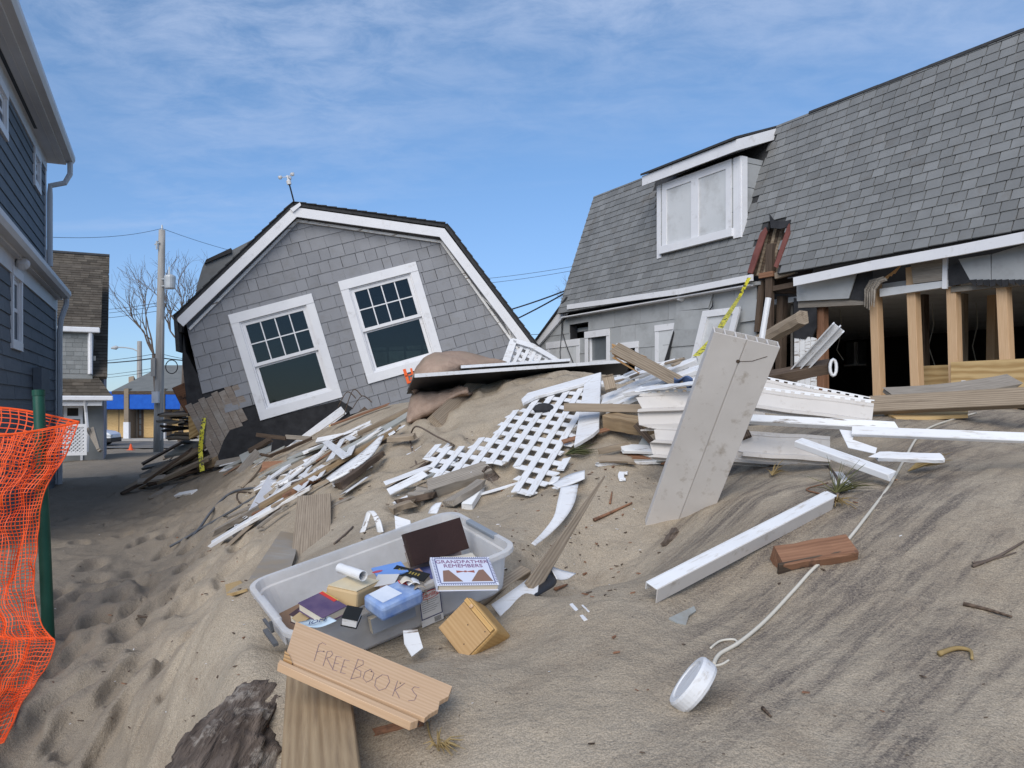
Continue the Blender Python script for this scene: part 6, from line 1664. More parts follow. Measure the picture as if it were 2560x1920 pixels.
# rubble heap between the path and the tipped house
r_ = random.Random(77)
CN = {'dark_wood': 'dark brown', 'grey_wood': 'grey', 'weathered_wood': 'tan weathered', 'white_paint': 'white', 'peeling_white': 'peeling white', 'redbrown_wood': 'red-brown', 'greenish_grey_board': 'grey-green', 'trim_white': 'off-white', 'treated_wood': 'brown', 'splintered_wood': 'raw splintered'}
_used = {}
def uq(label, o, cat, group):
    k = _used.get(label, 0); _used[label] = k+1
    extra = ['', ', steeper', ', flatter', ', half buried', ', ragged-ended', ', narrower'][min(k, 5)]
    tag(o, label+extra, cat, group)
M_rub_ = [M_dark, M_grey, M_old, M_dark, M_grey, M_old]
for k in range(46):
    t = r_.random(); x = 330 + 330*t + r_.uniform(-20, 20); y = 1215 - 95*t + r_.uniform(-25, 28)
    try: p = G(x, y, r_.uniform(.02, .22))
    except Exception: continue
    a = r_.uniform(-.2, .9); L_ = r_.uniform(.35, 1.5)
    d = V(math.cos(a), r_.uniform(-.5, .5), .42*math.sin(a)+r_.uniform(-.05, .25)).normalized()
    M = frame(p, d, V(r_.uniform(-.3, .3), -.5, 1))
    o = beam_mesh(L_, r_.uniform(.04, .13), r_.uniform(.02, .05), jag=(.04, .06), wob=.003, n=4).build('broken_board', r_.choice(M_rub_), None, M)
    zl = 'lower' if y > 1190+0*x else ('upper' if y < 1140 else 'middle'); zx = 'path end' if x < 430 else ('tar paper end' if x > 560 else 'centre')
    uq('%s %s board, %s layer of the rubble heap, %s' % ('long' if L_ > 1.1 else ('short' if L_ < .65 else 'mid-length'), CN[o.data.materials[0].name], zl, zx), o, 'board', 'boards of the rubble heap by the path')
ORD = ['Bottom', 'Second', 'Third', 'Fourth', 'Fifth', 'Sixth', 'Seventh', 'Eighth', 'Ninth', 'Tenth', 'Eleventh', 'Twelfth', 'Thirteenth', 'Fourteenth', 'Fifteenth', 'Topmost']
for k in range(16):
    x = r_.uniform(405, 470); y = 1105 - k*5.0 + r_.uniform(-3, 3)
    p = P(x-14, y, r_.uniform(11.8, 12.6)); d = V(1, r_.uniform(-.6, .6), r_.uniform(-.12, .12))
    o = beam_mesh(r_.uniform(.3, .75), r_.uniform(.08, .2), .03, jag=(.05, .05), wob=.003, n=3).build('stacked_board', r_.choice(M_rub_), None, frame(p, d, V(0, -.15, 1)))
    tag(o, ('%s board up from the ground in the ragged stack by the pole' % ORD[k]) if 0 < k < 15 else '%s board of the ragged stack by the pole' % ORD[k], 'board', 'ragged stack of boards by the pole')
beam('longest thin pole sticking out of the rubble towards the path', 'pole', (303, 1238), (510, 1128, 12.0), .06, .05, M_dark, name='pole', wob=.004)
beam('second long thin board fanning out of the rubble towards the path', 'board', (350, 1222), (520, 1150, 11.6), .08, .03, M_old, name='board')
beam('grey board end lying flat on the path below the rubble', 'board', (388, 1243), (432, 1216), .16, .03, M_grey, name='board')
beam('short white board lying flat at the edge of the rubble', 'board', (442, 1240), (486, 1232), .10, .03, M_white, name='board')
beam('white plank lying in the middle of the rubble', 'board', (556, 1176, 10.6), (608, 1170, 10.4), .12, .03, M_white, V(0, -.5, 1), name='board')
beam('grey flat sheet laid level on the top of the rubble', 'board', (430, 1130, 12.2), (500, 1116, 12.0), .35, .04, M_gpan, V(0, -.45, 1), name='board')
panel('red-brown panel tilted behind the corner of the tipped house', 'panel', [P(432, 968, 11.9), P(470, 952, 12.1), P(505, 1015, 12.0), P(470, 1045, 11.9), P(448, 1010, 11.9)], .02, M_red, 'panel')
panel('tan plywood panel standing under the corner of the tipped house', 'panel', [P(470, 1012, 11.7), P(488, 1000, 11.7), P(500, 1085, 11.5), P(472, 1098, 11.5)], .02, M_ply, 'panel')
beam('brown block at the foot of the bare sheathing', 'block', (500, 1162, 11.2), (545, 1150, 11.1), .16, .10, M_post, V(0, -.5, 1), name='block')
yt = [P(476, 1000, 11.4), P(520, 1002, 11.2), P(512, 1035, 11.1), P(504, 1080, 11.0), P(500, 1130, 11.0), P(505, 1178, 10.9)]
tb = MB()
for i, p in enumerate(yt): tb.v += [tuple(p-V(.028, 0, .01)), tuple(p+V(.028, .02, .01))]
for i in range(len(yt)-1): tb.f.append((2*i, 2*i+1, 2*i+3, 2*i+2)); tb.mi.append(0)
tag(tb.build('caution_tape', M_yel, None, solid=.001), 'limp yellow tape hanging down over the corner of the tipped house', 'tape')
for k, (x, y, x2, y2) in enumerate(((860, 1030, 905, 985), (880, 1015, 930, 1000), (845, 1010, 890, 990))):
    curve(('lower left', 'flatter right-hand', 'highest left')[k] + ' fine dry twig before the tipped house shingles', 'twig', [(x, y+8, 9.6), ((x+x2)/2, min(y, y2)-10, 9.5), (x2, y2+6, 9.5)], .006, M_dark, 'twig', group='fine twigs by the tipped house', k=4)

LAND = [((760, 1190), 'near the small pronged lattice'), ((860, 1120), 'near the hanging lattice fragments'), ((930, 1050), 'near the plywood box'), ((700, 1250), 'near the long brown board'), ((600, 1340), 'near the paper cups'), ((1150, 1215), 'near the thick two-by-four'), ((1240, 1190), 'below the big lattice'), ((1540, 1130), 'left of the hollow slab'), ((980, 1300), 'behind the tub'), ((800, 1350), 'beside the broad upright plank'), ((690, 1140), 'before the tar paper'), ((1450, 1250), 'by the twisted white strips'), ((1040, 1100), 'left of the big lattice')]
zones = [((600, 900), (1080, 1240), 20), ((820, 1010), (1030, 1120), 14), ((560, 760), (1150, 1330), 8), ((1000, 1260), (1180, 1290), 12), ((1500, 1640), (1050, 1200), 10), ((620, 720), (1090, 1160), 8)]
for (xa, xb), (ya, yb), n in zones:
    for k in range(n):
        x, y = r_.uniform(xa, xb), r_.uniform(ya, yb)
        try: p = G(x, y, 0)
        except Exception: continue
        if p.y > 13 or p.y < 3: continue
        m = r_.choice((M_white, M_white, M_peel, M_grey, M_old, M_dark, M_old, M_red, M_gpan))
        L_ = min(r_.uniform(.04, .14)*p.y*r_.choice((.5, .8, 1.1)), 1.0); a = r_.gauss(.55, .55)
        up = gn(p.x, p.y); d = V(math.cos(a), .5*math.sin(a), .55*math.sin(a)); d = d - up*d.dot(up)*.85; d.normalize()
        t = r_.choice((.006, .012, .02, .035)); w_ = r_.uniform(.015, .085)
        p.z += t*.5 + r_.uniform(0, .05)
        o = beam_mesh(L_, w_, t, jag=(.03, .05), wob=.0015, n=4, side=r_.uniform(-.02, .02)).build('wood_scrap', m, None, frame(p - d*L_/2, d, up + V(r_.gauss(0, .2), r_.gauss(0, .2), 0)))
        lm = min(LAND, key=lambda q: (q[0][0]-x)**2 + (q[0][1]-y)**2)[1]
        uq('%s %s scrap %s' % ('long' if L_ > .6 else ('short' if L_ < .28 else 'medium'), CN[m.name], lm), o, 'scrap', 'wood scraps strewn over the mound')
# ------------------------------------------------------------------ storage tub with books
M_tub = bpy.data.materials.new('clear_plastic'); M_tub.use_nodes = True
def _tub():
    t = M_tub.node_tree; t.nodes.clear(); N = t.nodes.new; L = t.links.new
    out = N('ShaderNodeOutputMaterial'); df = N('ShaderNodeBsdfPrincipled'); df.inputs['Base Color'].default_value = (.90, .885, .87, 1); df.inputs['Roughness'].default_value = .28
    tl = N('ShaderNodeBsdfTranslucent'); tl.inputs[0].default_value = (.90, .885, .87, 1)
    tr = N('ShaderNodeBsdfTransparent'); tr.inputs[0].default_value = (.90, .92, .95, 1)
    m1 = N('ShaderNodeMixShader'); m1.inputs[0].default_value = .45; L(df.outputs[0], m1.inputs[1]); L(tl.outputs[0], m1.inputs[2])
    nz = N('ShaderNodeTexNoise'); nz.inputs['Scale'].default_value = 7; nz.inputs['Detail'].default_value = 6
    tcn = N('ShaderNodeTexCoord'); L(tcn.outputs['Object'], nz.inputs[0])
    mr = N('ShaderNodeMapRange'); mr.inputs[1].default_value = .35; mr.inputs[2].default_value = .7; mr.inputs[3].default_value = .50; mr.inputs[4].default_value = .28; L(nz.outputs[0], mr.inputs[0])
    m2 = N('ShaderNodeMixShader'); L(mr.outputs[0], m2.inputs[0]); L(m1.outputs[0], m2.inputs[1]); L(tr.outputs[0], m2.inputs[2]); L(m2.outputs[0], out.inputs[0])
_tub()
def text(body, size, m, parent, M, name, extrude=.0004, align='CENTER', shear=0, sx=1):
    c = bpy.data.curves.new('t', 'FONT'); c.body = body; c.size = size; c.extrude = extrude; c.align_x = align; c.align_y = 'CENTER'; c.shear = shear
    o = bpy.data.objects.new('t', c); COL.objects.link(o)
    me = bpy.data.meshes.new_from_object(o.evaluated_get(bpy.context.evaluated_depsgraph_get()))
    bpy.data.objects.remove(o); bpy.data.curves.remove(c); me.materials.clear(); me.materials.append(m); me.name = name
    return put(name, me, parent, M @ Matrix.Diagonal((sx, 1, 1, 1)))
BL, BR, FR, FL = P(606, 1482, 2.75), P(1120, 1258, 3.16), P(1312, 1384, 2.76), P(732, 1570, 2.36)
tub_o = (BL+BR+FR+FL)/4
tub_x = ((BR-BL)+(FR-FL)).normalized(); _y = ((BL-FL)+(BR-FR)); tub_n = tub_x.cross(_y).normalized(); tub_y = tub_n.cross(tub_x)
TUB = Pl(tub_o, tub_x, tub_y)
TL_ = ((BR-BL).length+(FR-FL).length)/4; TW = ((BL-FL).length+(BR-FR).length)/4; TH = .165
def tub():
    T = thing('storage_tub', 'clear plastic storage tub full of books, half sunk in the sand', 'tub', tub_o)
    def loop(hx, hy, r, z, n=5):
        o = []
        for (sx, sy, a0) in ((1, 1, 0), (-1, 1, 90), (-1, -1, 180), (1, -1, 270)):
            for i in range(n+1):
                a = R(a0 + 90*i/n); o.append((sx*(hx-r)+r*math.cos(a), sy*(hy-r)+r*math.sin(a), z))
        return o
    b = MB(); rings = []
    rings.append(loop(TL_, TW, .07, -.014)); rings.append(loop(TL_, TW, .07, 0)); rings.append(loop(TL_-.016, TW-.016, .06, .002)); rings.append(loop(TL_-.019, TW-.019, .06, -.03)); rings.append(loop(TL_-.026, TW-.026, .06, -.034))
    rings.append(loop(TL_-.045, TW-.040, .06, -TH+.015)); rings.append(loop(TL_-.06, TW-.055, .05, -TH))
    n = len(rings[0])
    for r_0 in rings: b.v += r_0
    for i in range(len(rings)-1):
        for j in range(n): b.f.append((i*n+j, i*n+(j+1) % n, (i+1)*n+(j+1) % n, (i+1)*n+j)); b.mi.append(0)
    b.f.append(tuple((len(rings)-1)*n+j for j in range(n))); b.mi.append(0)
    b.build('shell', M_tub, T, TUB.M, solid=.0025)
    # end handles with dark latches
    for s in (-1, 1):
        part('handle_grip', lambda q: q.box(s*(TL_-.012)-.012, s*(TL_-.012)+.012, -.10, .10, -.012, .004), mat('grip', (.26, .29, .33), rough=.35, bump=0, trans=.15) if s > 0 else M_tub, T, TUB.M, bevel=.004)
        part('latch', lambda q: [q.box(s*(TL_+.002)-.005, s*(TL_+.002)+.005, -.05, .05, -.062, -.054), q.box(s*(TL_+.002)-.005, s*(TL_+.002)+.004, -.055, -.046, -.053, -.022), q.box(s*(TL_+.006)-.006, s*(TL_+.006)+.01, -.06, .06, -.105, -.095)], M_gcable if s < 0 else M_tub, T, TUB.M)
        part('recess', lambda q: q.box(s*(TL_-.028), s*(TL_-.022), -.07, .07, -.11, -.035), M_tub, T, TUB.M, bevel=.004)
    # paper label on the front wall
    fz = Pl(TUB.pt(0, -(TW-.031), -.075), TUB.ux, TUB.n*.994 - TUB.uy*.10)
    u, v = fz.uv(1075, 1512)
    wp = fz.sub(u, v, .006); wp.M = wp.M @ Matrix.Scale(1.22, 4)
    lab = part('label', lambda q: q.box(-.033, .033, -.056, .056, 0, .0006), M_white, T, wp.M)
    def oval(q, rx, ry, z0, z1, cy, n=22): q.prism([(rx*math.cos(2*math.pi*k/n), cy+ry*math.sin(2*math.pi*k/n)) for k in range(n)], z0, z1)
    part('label_border', lambda q: [q.box(-.032, .032, .048, .0505, .0007, .0012), q.box(-.032, .032, -.034, -.0315, .0007, .0012), q.box(-.032, -.0296, -.0314, .0479, .0007, .0012), q.box(.0296, .032, -.0314, .0479, .0007, .0012)], M_navy, lab, wp.M)
    part('logo_band', lambda q: oval(q, .031, .013, .0013, .0018, .036), M_redink, lab, wp.M)
    part('logo_band', lambda q: oval(q, .0285, .0108, .0019, .0022, .036), M_white, lab, wp.M)
    text('Sterilite', .019, M_redink, lab, wp.M @ Matrix.Translation((0, .0365, .0027)), 'lettering', .0003, shear=.15, sx=.82)
    part('bar_code', lambda q: [q.box(.006+.0026*k, .0072+.0026*k, -.053, -.038, .0007, .001) for k in range(8)], M_black, lab, wp.M)
    part('small_print', lambda q: [q.box(-.026, .024-.006*(k % 3), .018-.0065*k, .0188-.0065*k, .0007, .001) for k in range(6)], M_gcable, lab, wp.M)
    return T
M_navy = mat('navy_ink', (.02, .03, .12), rough=.6, bump=0); M_redink = mat('red_ink', (.55, .05, .04), rough=.6, bump=0)
M_page = mat('page_edges', (.60, .53, .42), (.70, .63, .52), scale=3, stretch=(1, 1, 120), rough=.9, bump=.15)
TUBT = tub()
def book(label, A, B, D, th, m, cat='book', name='book', up=None, spine='left', pages=None, over=.003, group=None):
    """A,B = the upper-left and upper-right corner of the front cover, D = lower-left corner (points); thickness goes away from the viewer"""
    A, B, D = [Vector(p) for p in (A, B, D)]
    x = (B-A); W_ = x.length; y = (D-A); y -= x.normalized()*y.dot(x.normalized()); H_ = y.length
    pl = Pl(A, x, -y)
    if pl.n.dot(CAM-A) < 0: raise ValueError('book faces away: ' + label)
    T = thing(name, label, cat, A - pl.n*th, group)
    c = .0028
    part('front_cover', lambda b: b.box(0, W_, -H_, 0, -c, 0), m, T, pl.M, bevel=.001)
    part('back_cover', lambda b: b.box(0, W_, -H_, 0, -th, -th+c), m, T, pl.M, bevel=.001)
    if spine == 'left': part('spine', lambda b: b.box(-c, 0, -H_, 0, -th, 0), m, T, pl.M, bevel=.001)
    elif spine == 'bottom': part('spine', lambda b: b.box(0, W_, -H_-c, -H_, -th, 0), m, T, pl.M, bevel=.001)
    elif spine == 'top': part('spine', lambda b: b.box(0, W_, 0, c, -th, 0), m, T, pl.M, bevel=.001)
    part('pages', lambda b: b.box(over, W_-over, -H_+over, -over, -th+c+.0002, -c-.0002), pages or M_page, T, pl.M)
    return T, pl, W_, H_
def books():
    Mm = lambda n, a, b=None, **k: mat(n, a, b or a, **{**dict(scale=6, rough=.55, bump=.03), **k})
    m_album = Mm('album_leather', (.028, .014, .011), (.04, .02, .016), rough=.5, bump=.15, bscale=90)
    T, pl, w_, h_ = book('dark brown leather photo album standing upright in the tub', P(1012, 1334, 2.80), P(1150, 1293, 2.93), P(1022, 1420, 2.77), .026, m_album, 'album', 'photo_album')
    # grandfather book
    m_gr = Mm('pale_blue_cover', (.60, .62, .72), (.66, .68, .76), rough=.35)
    T, pl, w_, h_ = book('picture book about grandfathers with a pale blue cover resting on the tub rim', P(1077, 1393, 2.55), P(1222, 1392, 2.60), P(1077, 1464, 2.40), .022, m_gr)
    m_br = Mm('brown_print', (.24, .14, .10)); m_ink = Mm('purple_ink', (.22, .10, .20)); m_pat = Mm('navy_pattern', (.16, .17, .28))
    s = w_
    part('border', lambda b: [b.box(.01, w_-.01, -.012, -.008, .0002, .0006), b.box(.01, w_-.01, -h_+.008, -h_+.012, .0002, .0006), b.box(.008, .012, -h_+.0125, -.0125, .0002, .0006), b.box(w_-.012, w_-.008, -h_+.0125, -.0125, .0002, .0006)], m_pat, T, pl.M)
    bd = MB()
    for k in range(26): x = .004+k*(w_-.008)/26; bd.box(x, x+.003, -.006, -.001, .0002, .0005); bd.box(x, x+.003, -h_+.001, -h_+.006, .0002, .0005)
    for k in range(16): y = -.01-k*(h_-.02)/16; bd.box(.001, .006, y-.004, y, .0002, .0005); bd.box(w_-.006, w_-.001, y-.004, y, .0002, .0005)
    bd.build('patterned_edge', m_pat, T, pl.M)
    text('GRANDFATHER', .026, m_ink, T, pl.M @ Matrix.Translation((w_/2, -.030, .0008)), 'title', .0003, sx=.92)
    text('REMEMBERS', .026, m_ink, T, pl.M @ Matrix.Translation((w_/2, -.054, .0008)), 'title', .0003, sx=.92)
    part('bow_tie', lambda b: [b.prism([(w_*.36, -h_*.50), (w_*.50, -h_*.535), (w_*.36, -h_*.58)], .0002, .001), b.prism([(w_*.66, -h_*.50), (w_*.52, -h_*.535), (w_*.66, -h_*.58)], .0002, .001), b.box(w_*.49, w_*.53, -h_*.56, -h_*.51, .0003, .0012)], Mm('bow_red', (.32, .10, .08)), T, pl.M)
    part('lapel', lambda b: b.prism([(w_*.10, -h_*.88), (w_*.14, -h_*.50), (w_*.24, -h_*.48), (w_*.42, -h_*.88)], .0002, .0008), m_br, T, pl.M)
    part('lapel', lambda b: b.prism([(w_*.92, -h_*.88), (w_*.82, -h_*.47), (w_*.74, -h_*.49), (w_*.56, -h_*.88)], .0002, .0008), m_br, T, pl.M)
    bent_sheet('loose cream sheet sticking out behind the grandfather book', [((1100, 1392, 2.66), (1115, 1392, 2.60)), ((1140, 1390, 2.68), (1150, 1392, 2.62)), ((1180, 1380, 2.70), (1192, 1394, 2.63))], th=.001, m=M_page, name='paper_sheet')
    # black book with gilt lettering on its spine
    m_bk = Mm('black_cover', (.014, .014, .013)); m_gold = mat('gilt', (.45, .33, .08), rough=.35, metal=.6, bump=0)
    T, pl, w_, h_ = book('thick black book with gilt letters on its spine, beside the album', P(992, 1412, 2.66), P(1076, 1434, 2.60), P(986, 1434, 2.62), .17, m_bk, spine='none', pages=Mm('dust_jacket', (.42, .38, .33)))
    part('gilt_lettering', lambda b: [b.box(.02+.011*k, .026+.011*k, -h_*.62, -h_*.34, .0006, .0012) for k in range(8) if k != 3], m_gold, T, pl.M)
    # wooden-looking block book
    m_wb = Mm('cream_block', (.62, .52, .34), (.70, .60, .42), scale=2.2, stretch=(1, 14, 14))
    T = thing('wooden_block', 'cream wooden block lying in the middle of the tub', 'block', P(870, 1470, 2.5))
    A, B, D = P(815, 1464, 2.45), P(878, 1436, 2.58), P(868, 1493, 2.36)
    pl = Pl(A, B-A, A-D) if Pl(A, B-A, A-D).n.z > 0 else Pl(A, B-A, D-A)
    hy = (D-A).dot(pl.uy); wd = (B-A).length
    part('body', lambda b: b.box(0, wd, min(0, hy), max(0, hy), -.055, -.0005), Mm('tan_block', (.47, .33, .17), (.55, .40, .22)), T, pl.M, bevel=.008)
    part('top', lambda b: b.box(.004, wd-.004, min(0, hy)+.004, max(0, hy)-.004, 0, .002), m_wb, T, pl.M)
    # rolled paper
    a, b_ = P(850, 1420, 2.56), P(908, 1440, 2.46); M = frame(a, b_-a, V(0, 0, 1)); L_ = (b_-a).length
    tb = MB()
    for r_0, i in ((.016, 0), (.0145, 1)):
        for x in (0, L_):
            for k in range(18): an = 2*math.pi*k/18; tb.v.append((x, r_0*math.cos(an), r_0*math.sin(an)))
    for k in range(18):
        k2 = (k+1) % 18
        tb.f += [(k, k2, 18+k2, 18+k), (36+k2, 36+k, 54+k, 54+k2), (18+k, 18+k2, 54+k2, 54+k), (k2, k, 36+k, 36+k2)]; tb.mi += [0]*4
    tag(tb.build('paper_roll', M_white, None, M, smooth=False), 'white rolled-up paper lying on the cream block', 'paper roll')
    # blue magazine behind, with red emblem
    m_bl = Mm('blue_cover', (.10, .22, .55), (.18, .32, .66), scale=4, rough=.35)
    T, pl, w_, h_ = book('thin blue booklet leaning against the back wall of the tub', P(928, 1420, 2.66), P(1002, 1403, 2.70), P(905, 1455, 2.56), .006, m_bl, 'booklet', 'booklet', spine='none')
    part('emblem', lambda b: b.prism([(w_*.1+.018*math.cos(k*.5), -h_*.45+.008*math.sin(k*.5)) for k in range(12)], .0003, .001), Mm('emblem_red', (.45, .08, .10)), T, pl.M)
    # blue and white packet
    m_pk = mat('shiny_blue_packet', (.09, .18, .44), (.36, .46, .64), scale=13, rough=.22, bump=.12)
    A, B, D = P(906, 1487, 2.42), P(1010, 1442, 2.52), P(918, 1516, 2.36)
    T = thing('packet', 'crinkled shiny blue and white packet lying by the front wall of the tub', 'packet', D)
    pl = Pl(A, B-A, A-D); w_ = (B-A).length; h_ = (D-A).length
    part('body', lambda b: b.box(0, w_, -h_-.035, 0, -.05, 0), m_pk, T, pl.M, bevel=.012)
    part('window_print', lambda b: b.prism([(.015, -.012), (w_*.55, -.006), (w_*.60, -h_-.008), (.02, -h_-.012)], .0005, .0014), mat('pale_print', (.55, .60, .68), (.70, .73, .78), scale=14, rough=.25, bump=.1), T, pl.M)
    part('heart_print', lambda b: b.prism([(w_*.86, -h_*.75), (w_*.78, -h_*.30), (w_*.82, -h_*.08), (w_*.87, -h_*.20), (w_*.92, -h_*.08), (w_*.96, -h_*.32)], .0005, .0014), M_redink, T, pl.M)
    # grey paper sheets
    panel('grey folded paper lying between the packet and the blue booklet', 'paper', [P(930, 1468, 2.50), P(945, 1436, 2.58), P(1000, 1440, 2.56), P(985, 1452, 2.50)], .001, Mm('grey_paper', (.50, .49, .48), (.58, .57, .56)), 'paper_sheet')
    for k, (x, y) in enumerate(((1012, 1448), (1030, 1452), (1044, 1462))):
        bent_sheet(('cream', 'white', 'grey-brown')[k] + ' torn paper scrap between the packet and the grandfather book', [((x-14, y+6, 2.48), (x-8, y+12, 2.44)), ((x, y-8, 2.50), (x+6, y+4, 2.45)), ((x+16, y-2, 2.5), (x+20, y+8, 2.45))], th=.001, m=[M_page, M_white, M_greyp][k], name='paper_scrap').__setitem__('group', 'torn paper scraps in the tub')
    # brown old book, purple book, red-topped book and the pale pamphlet
    book('old tan book lying open-edged by the left wall of the tub', P(728, 1545, 2.40), P(818, 1478, 2.48), P(752, 1560, 2.36), .035, Mm('tan_cover', (.38, .27, .14), (.46, .34, .19)), spine='none')
    book('dark book edge lying against the back wall at the left', P(722, 1536, 2.46), P(780, 1494, 2.54), P(730, 1546, 2.44), .03, Mm('maroon_cover', (.06, .035, .04)), spine='none')
    m_pu = mat('purple_cover', (.055, .035, .10), (.15, .10, .16), scale=9, rough=.35, bump=.05)
    T, pl, w_, h_ = book('purple paperback with a red and yellow strip at its top edge', P(806, 1478, 2.45), P(868, 1514, 2.38), P(782, 1530, 2.34), .028, m_pu, spine='none')
    part('red_strip', lambda b: b.box(.002, w_*.62, -.014, -.002, .0004, .0012), M_redink, T, pl.M); part('yellow_strip', lambda b: b.box(.002, w_*.66, -.0018, .0002, .0002, .0016), Mm('yellow_print', (.6, .45, .1)), T, pl.M)
    T, pl, w_, h_ = book('small black book with white page block beside the packet', P(868, 1512, 2.36), P(908, 1520, 2.36), P(860, 1545, 2.30), .03, m_bk, spine='none', pages=M_white)
    bp = bent_sheet('pale blue curled pamphlet sticking up at the front corner of the tub', [((742, 1556, 2.36), (762, 1566, 2.30)), ((775, 1548, 2.36), (800, 1568, 2.29)), ((800, 1528, 2.38), (842, 1552, 2.30))], th=.001, m=mat('pamphlet', (.35, .48, .58), (.62, .70, .76), scale=10, rough=.3, bump=0), name='pamphlet')
    q = Pl(P(795, 1558, 2.315), P(842, 1548, 2.30)-P(770, 1566, 2.30), P(800, 1528, 2.38)-P(800, 1562, 2.30))
    text('ION', .026, M_navy, bp, q.M @ Matrix.Translation((.0, .0, .007)), 'lettering', .0003, sx=1.1)
    # shapes pressed against the inside of the front wall
    for k, (x, y, w_, h_, lb) in enumerate(((905, 1560, .12, .05, 'whitish book seen through the front wall of the tub, lower left'), (985, 1545, .15, .05, 'grey book seen through the front wall of the tub, middle'))):
        pl = Pl(P(x, y, 2.52), TUB.ux, TUB.n)
        T = thing('book', lb, 'book', pl.pt(0, -h_/2))
        m_ = Mm('seen_cover%d' % k, ((.6, .58, .55), (.30, .33, .38))[k])
        for nm, z0, z1, mm in (('front_cover', -.002, 0, m_), ('back_cover', -.03, -.028, m_), ('pages', -.0275, -.0025, M_page)):
            part(nm, lambda b: b.box(-w_/2, w_/2, -h_/2, h_/2, z0, z1), mm, T, pl.M)
def more_books():
    specs = [(-.27, .06, -.148, .2, .15, .03, (.20, .12, .07), 'worn brown hardback flat on the tub floor at the far left'), (-.13, -.05, -.148, .22, .16, .035, (.12, .14, .18), 'slate blue hardback on the tub floor under the purple paperback'), (.04, .05, -.146, .21, .15, .04, (.30, .25, .19), 'beige hardback on the tub floor under the paper roll'),
             (.16, -.07, -.146, .2, .14, .05, (.09, .10, .22), 'navy hardback on the tub floor under the packet'), (.02, -.09, -.105, .19, .13, .028, (.34, .20, .14), 'terracotta paperback in the middle layer under the cream block'), (-.22, -.10, -.112, .17, .12, .024, (.45, .40, .33), 'cream paperback in the lower layer near the lettered board'), (.22, .07, -.100, .19, .13, .035, (.16, .13, .12), 'dark grey book lying under the foot of the album')]
    for k, (x, y, z, w_, h_, th, c, lb) in enumerate(specs):
        a = r_.uniform(-.5, .5); M = TUB.M @ Matrix.Translation((x, y, z+.028)) @ Matrix.Rotation(a, 4, 'Z') @ Matrix.Rotation(r_.uniform(-.12, .12), 4, 'X')
        T = thing('book', lb, 'book', TUB.pt(x, y, z))
        m_ = mat('book_cover_%s' % 'abcdefgh'[k], c, tuple(v*1.2 for v in c), scale=5, rough=.5, bump=.05)
        part('front_cover', lambda b: b.box(-w_/2, w_/2, -h_/2, h_/2, th-.003, th), m_, T, M, bevel=.001)
        part('back_cover', lambda b: b.box(-w_/2, w_/2, -h_/2, h_/2, 0, .003), m_, T, M, bevel=.001)
        part('spine', lambda b: b.box(-w_/2, w_/2, -h_/2-.003, -h_/2, 0, th), m_, T, M, bevel=.001)
        part('pages', lambda b: b.box(-w_/2+.003, w_/2-.003, -h_/2, h_/2-.003, .0032, th-.0032), M_page, T, M)
books()
more_books()

# ------------------------------------------------------------------ wooden box, sign board, thick plank, log
def wood_box():
    m_b = wood('tan_veneer', (.36, .22, .10), (.46, .30, .15), bump=.08, rnd=0, scale=12)
    m_e = wood('honey_wood', (.46, .27, .10), (.56, .36, .15), bump=.08, rnd=0)
    TL, TR, BR_, BL_ = P(1168, 1472, 2.55), P(1280, 1600, 2.40), P(1200, 1632, 2.36), P(1095, 1570, 2.44)
    pl = Pl(BL_, BR_-BL_, P(1160, 1500, 2.45)-BL_)
    if pl.n.dot(CAM-BL_) < 0: pl = Pl(BR_, BL_-BR_, P(1160, 1500, 2.45)-BL_)
    T = thing('wooden_box', 'tan wooden box tipped on its corner in the sand beside the tub', 'box', P(1190, 1620, 2.4))
    q = [pl.uv(*t) for t in ((1092, 1572), (1176, 1490), (1262, 1592), (1145, 1636))]
    cu = sum(p[0] for p in q)/4; cv = sum(p[1] for p in q)/4
    ang = math.atan2(q[2][1]-q[1][1], q[2][0]-q[1][0])
    M = pl.sub(cu, cv, 0).M @ Matrix.Rotation(ang, 4, 'Z')
    hx, hy, dp = .072, .068, .13
    part('body', lambda b: b.box(-hx, hx, -hy, hy, -dp, 0), m_e, T, M, bevel=.010)
    part('face_panel', lambda b: b.box(-hx+.004, hx-.006, -hy+.004, hy-.022, .0008, .006), m_b, T, M, bevel=.001)
    part('edge_strip', lambda b: b.box(-hx+.004, hx-.006, hy-.020, hy-.006, .0008, .012), m_e, T, M, bevel=.001)
    part('pull', lambda b: b.lathe([(0, 0), (.005, 0), (.006, .006), (.0, .009)], 10), M_shelf, T, M @ Matrix.Translation((-.035, hy-.013, .0125)))
    for x, y in ((-.005, .01), (.03, -.035), (.05, .036)): part('nail_hole', lambda b: b.lathe([(0, .0002), (.0022, .0002), (.0, .0012)], 8), M_dark, T, M @ Matrix.Translation((x, y, .0062)))
wood_box()
